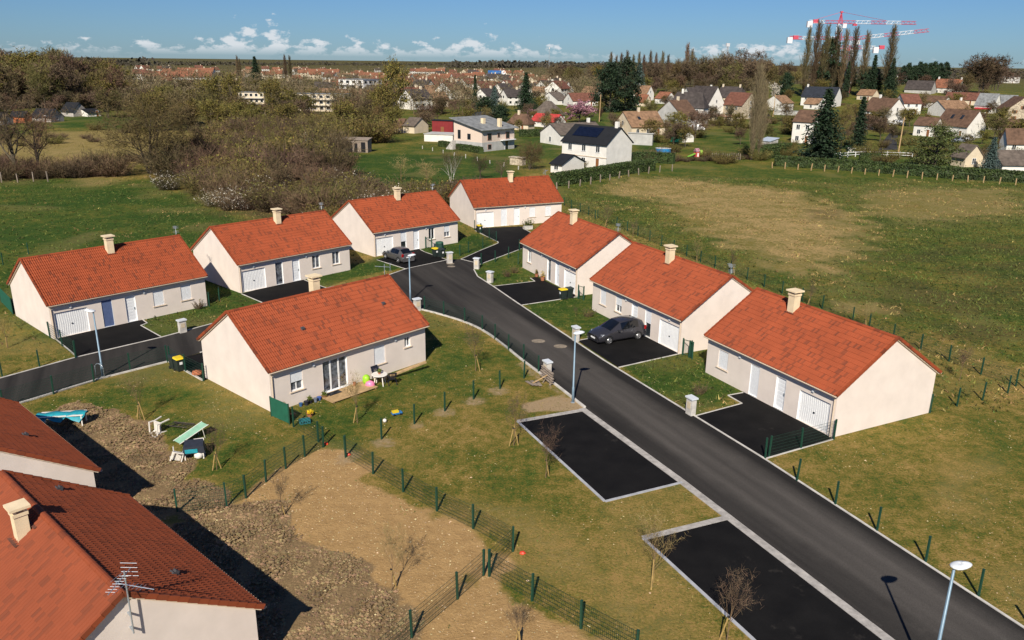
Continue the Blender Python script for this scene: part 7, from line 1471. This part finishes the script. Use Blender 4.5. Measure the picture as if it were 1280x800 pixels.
def litter():
    """loose clods on the tilled soil and pale pebbles on soil and thin grass: too many to count"""
    r = np.random.RandomState(5); cl, pb = MB(), MB(); rr = random.Random(9)
    near = (GX > -30) & (GX < 30) & (GY > 20) & (GY < 62); idx = np.where((till_w > .6) & near)[0]; 
    def rock(mb, p, s, fl=.7):
        vs = [(1, 0, 0), (-1, 0, 0), (0, 1, 0), (0, -1, 0), (0, 0, 1), (0, 0, -1)]; vs = [tuple(Vector(v) * s * rr.uniform(.6, 1.2)) for v in vs]
        mb.add([(p[0] + a, p[1] + b, p[2] + c * fl + s * .15) for a, b, c in vs], [(0, 2, 4), (2, 1, 4), (1, 3, 4), (3, 0, 4), (2, 0, 5), (1, 2, 5), (3, 1, 5), (0, 3, 5)])
    if len(idx):
        for i in r.choice(idx, 26000): rock(cl, (GX[i] + rr.uniform(-.25, .25), GY[i] + rr.uniform(-.25, .25), 0), min(.14, abs(rr.gauss(.020, .032)) + .02))
    o = cl.build('soil_clods', mat('clod_soil', (.190, .130, .068), .95, var=.3, scale=.7, island=.35)); tag(o, 'crumbly brown clods covering the freshly tilled soil', 'soil', None, 'stuff')
    def free(x, y):
        ok = np.ones(len(x), bool)
        for pg in PAVED + HOUSE_POLYS: ok &= sdist(x, y, pg) < -.12
        return ok
    rx, ry = r.uniform(-32, 36, 11000), r.uniform(21, 62, 11000); k = free(rx, ry) & (VN(31)(rx, ry, 3.0) + .5 * VN(32)(rx, ry, .8) > .78)
    for x, y in zip(rx[k], ry[k]): rock(pb, (x, y, 0), abs(rr.gauss(.008, .014)) + .010, .6)
    idx = np.where((bare_w > .5) & near)[0]
    for i in r.choice(idx, 3600): rock(pb, (GX[i] + rr.uniform(-.2, .2), GY[i] + rr.uniform(-.2, .2), 0), abs(rr.gauss(.010, .014)) + .011, .6)
    # grass tufts
    gm, sm_ = MB(), MB()
    def tufts(n, x0, x1, y0, y1, h0, h1, sp):
        rx, ry = r.uniform(x0, x1, n), r.uniform(y0, y1, n); k = free(rx, ry); rx, ry = rx[k], ry[k]
        ix = np.searchsorted(XS, rx).clip(0, len(XS) - 1); iy = np.searchsorted(YS, ry).clip(0, len(YS) - 1); j = iy * len(XS) + ix; pa = .42 * VN(21)(rx, ry, 2.4) + .38 * VN(22)(rx, ry, .7) + .2 * np.random.RandomState(3).rand(len(rx)); pa = (pa - .5) * 1.9 + .5
        for x, y, lu, dr, bt, p_ in zip(rx, ry, lush_w[j], dry_w[j], np.maximum(np.maximum(till_w[j], bare_w[j] * .93), 0), pa):
            if bt > .5 and p_ < .9: continue
            if dr > .45 and p_ > .35: continue
            mb = sm_ if p_ < max(.62 - lu, dr * .85, .06) else gm; c = Vector((x, y, 0))
            for q in range(3):
                a = rr.uniform(0, 6.283); w = Vector((math.cos(a), math.sin(a), 0)) * sp * rr.uniform(.5, 1); t = c + Vector((rr.gauss(0, sp), rr.gauss(0, sp), rr.uniform(h0, h1))); b_ = c + Vector((rr.gauss(0, sp * .7), rr.gauss(0, sp * .7), -.01)); mb.add([b_ - w * .5, b_ + w * .5, t], [(0, 1, 2)])
    XS = np.unique(GX); YS = np.unique(GY)
    tufts(52000, -42, 45, 21, 75, .02, .075, .05); tufts(26000, -48, 60, 60, 125, .05, .16, .10); tufts(34000, 8, 100, 45, 150, .07, .24, .14); tufts(14000, -110, -20, 55, 150, .08, .22, .14)
    tag(gm.build('grass_tufts', mat('grass_blades', (.078, .094, .018), .9, var=.3, scale=.25, island=.6)), 'short green grass tufts over lawns and meadows', 'grass', None, 'stuff')
    tag(sm_.build('dry_tufts', mat('straw_blades', (.28, .20, .072), .9, var=.2, scale=.4, island=.5)), 'dry straw coloured tufts over lawns and meadow', 'grass', None, 'stuff')
    o = pb.build('pebbles', mat('pale_pebble', (.46, .36, .21), .9, var=.1, island=.45)); tag(o, 'pale pebbles strewn over the soil and thin grass', 'pebbles', None, 'stuff')
litter()
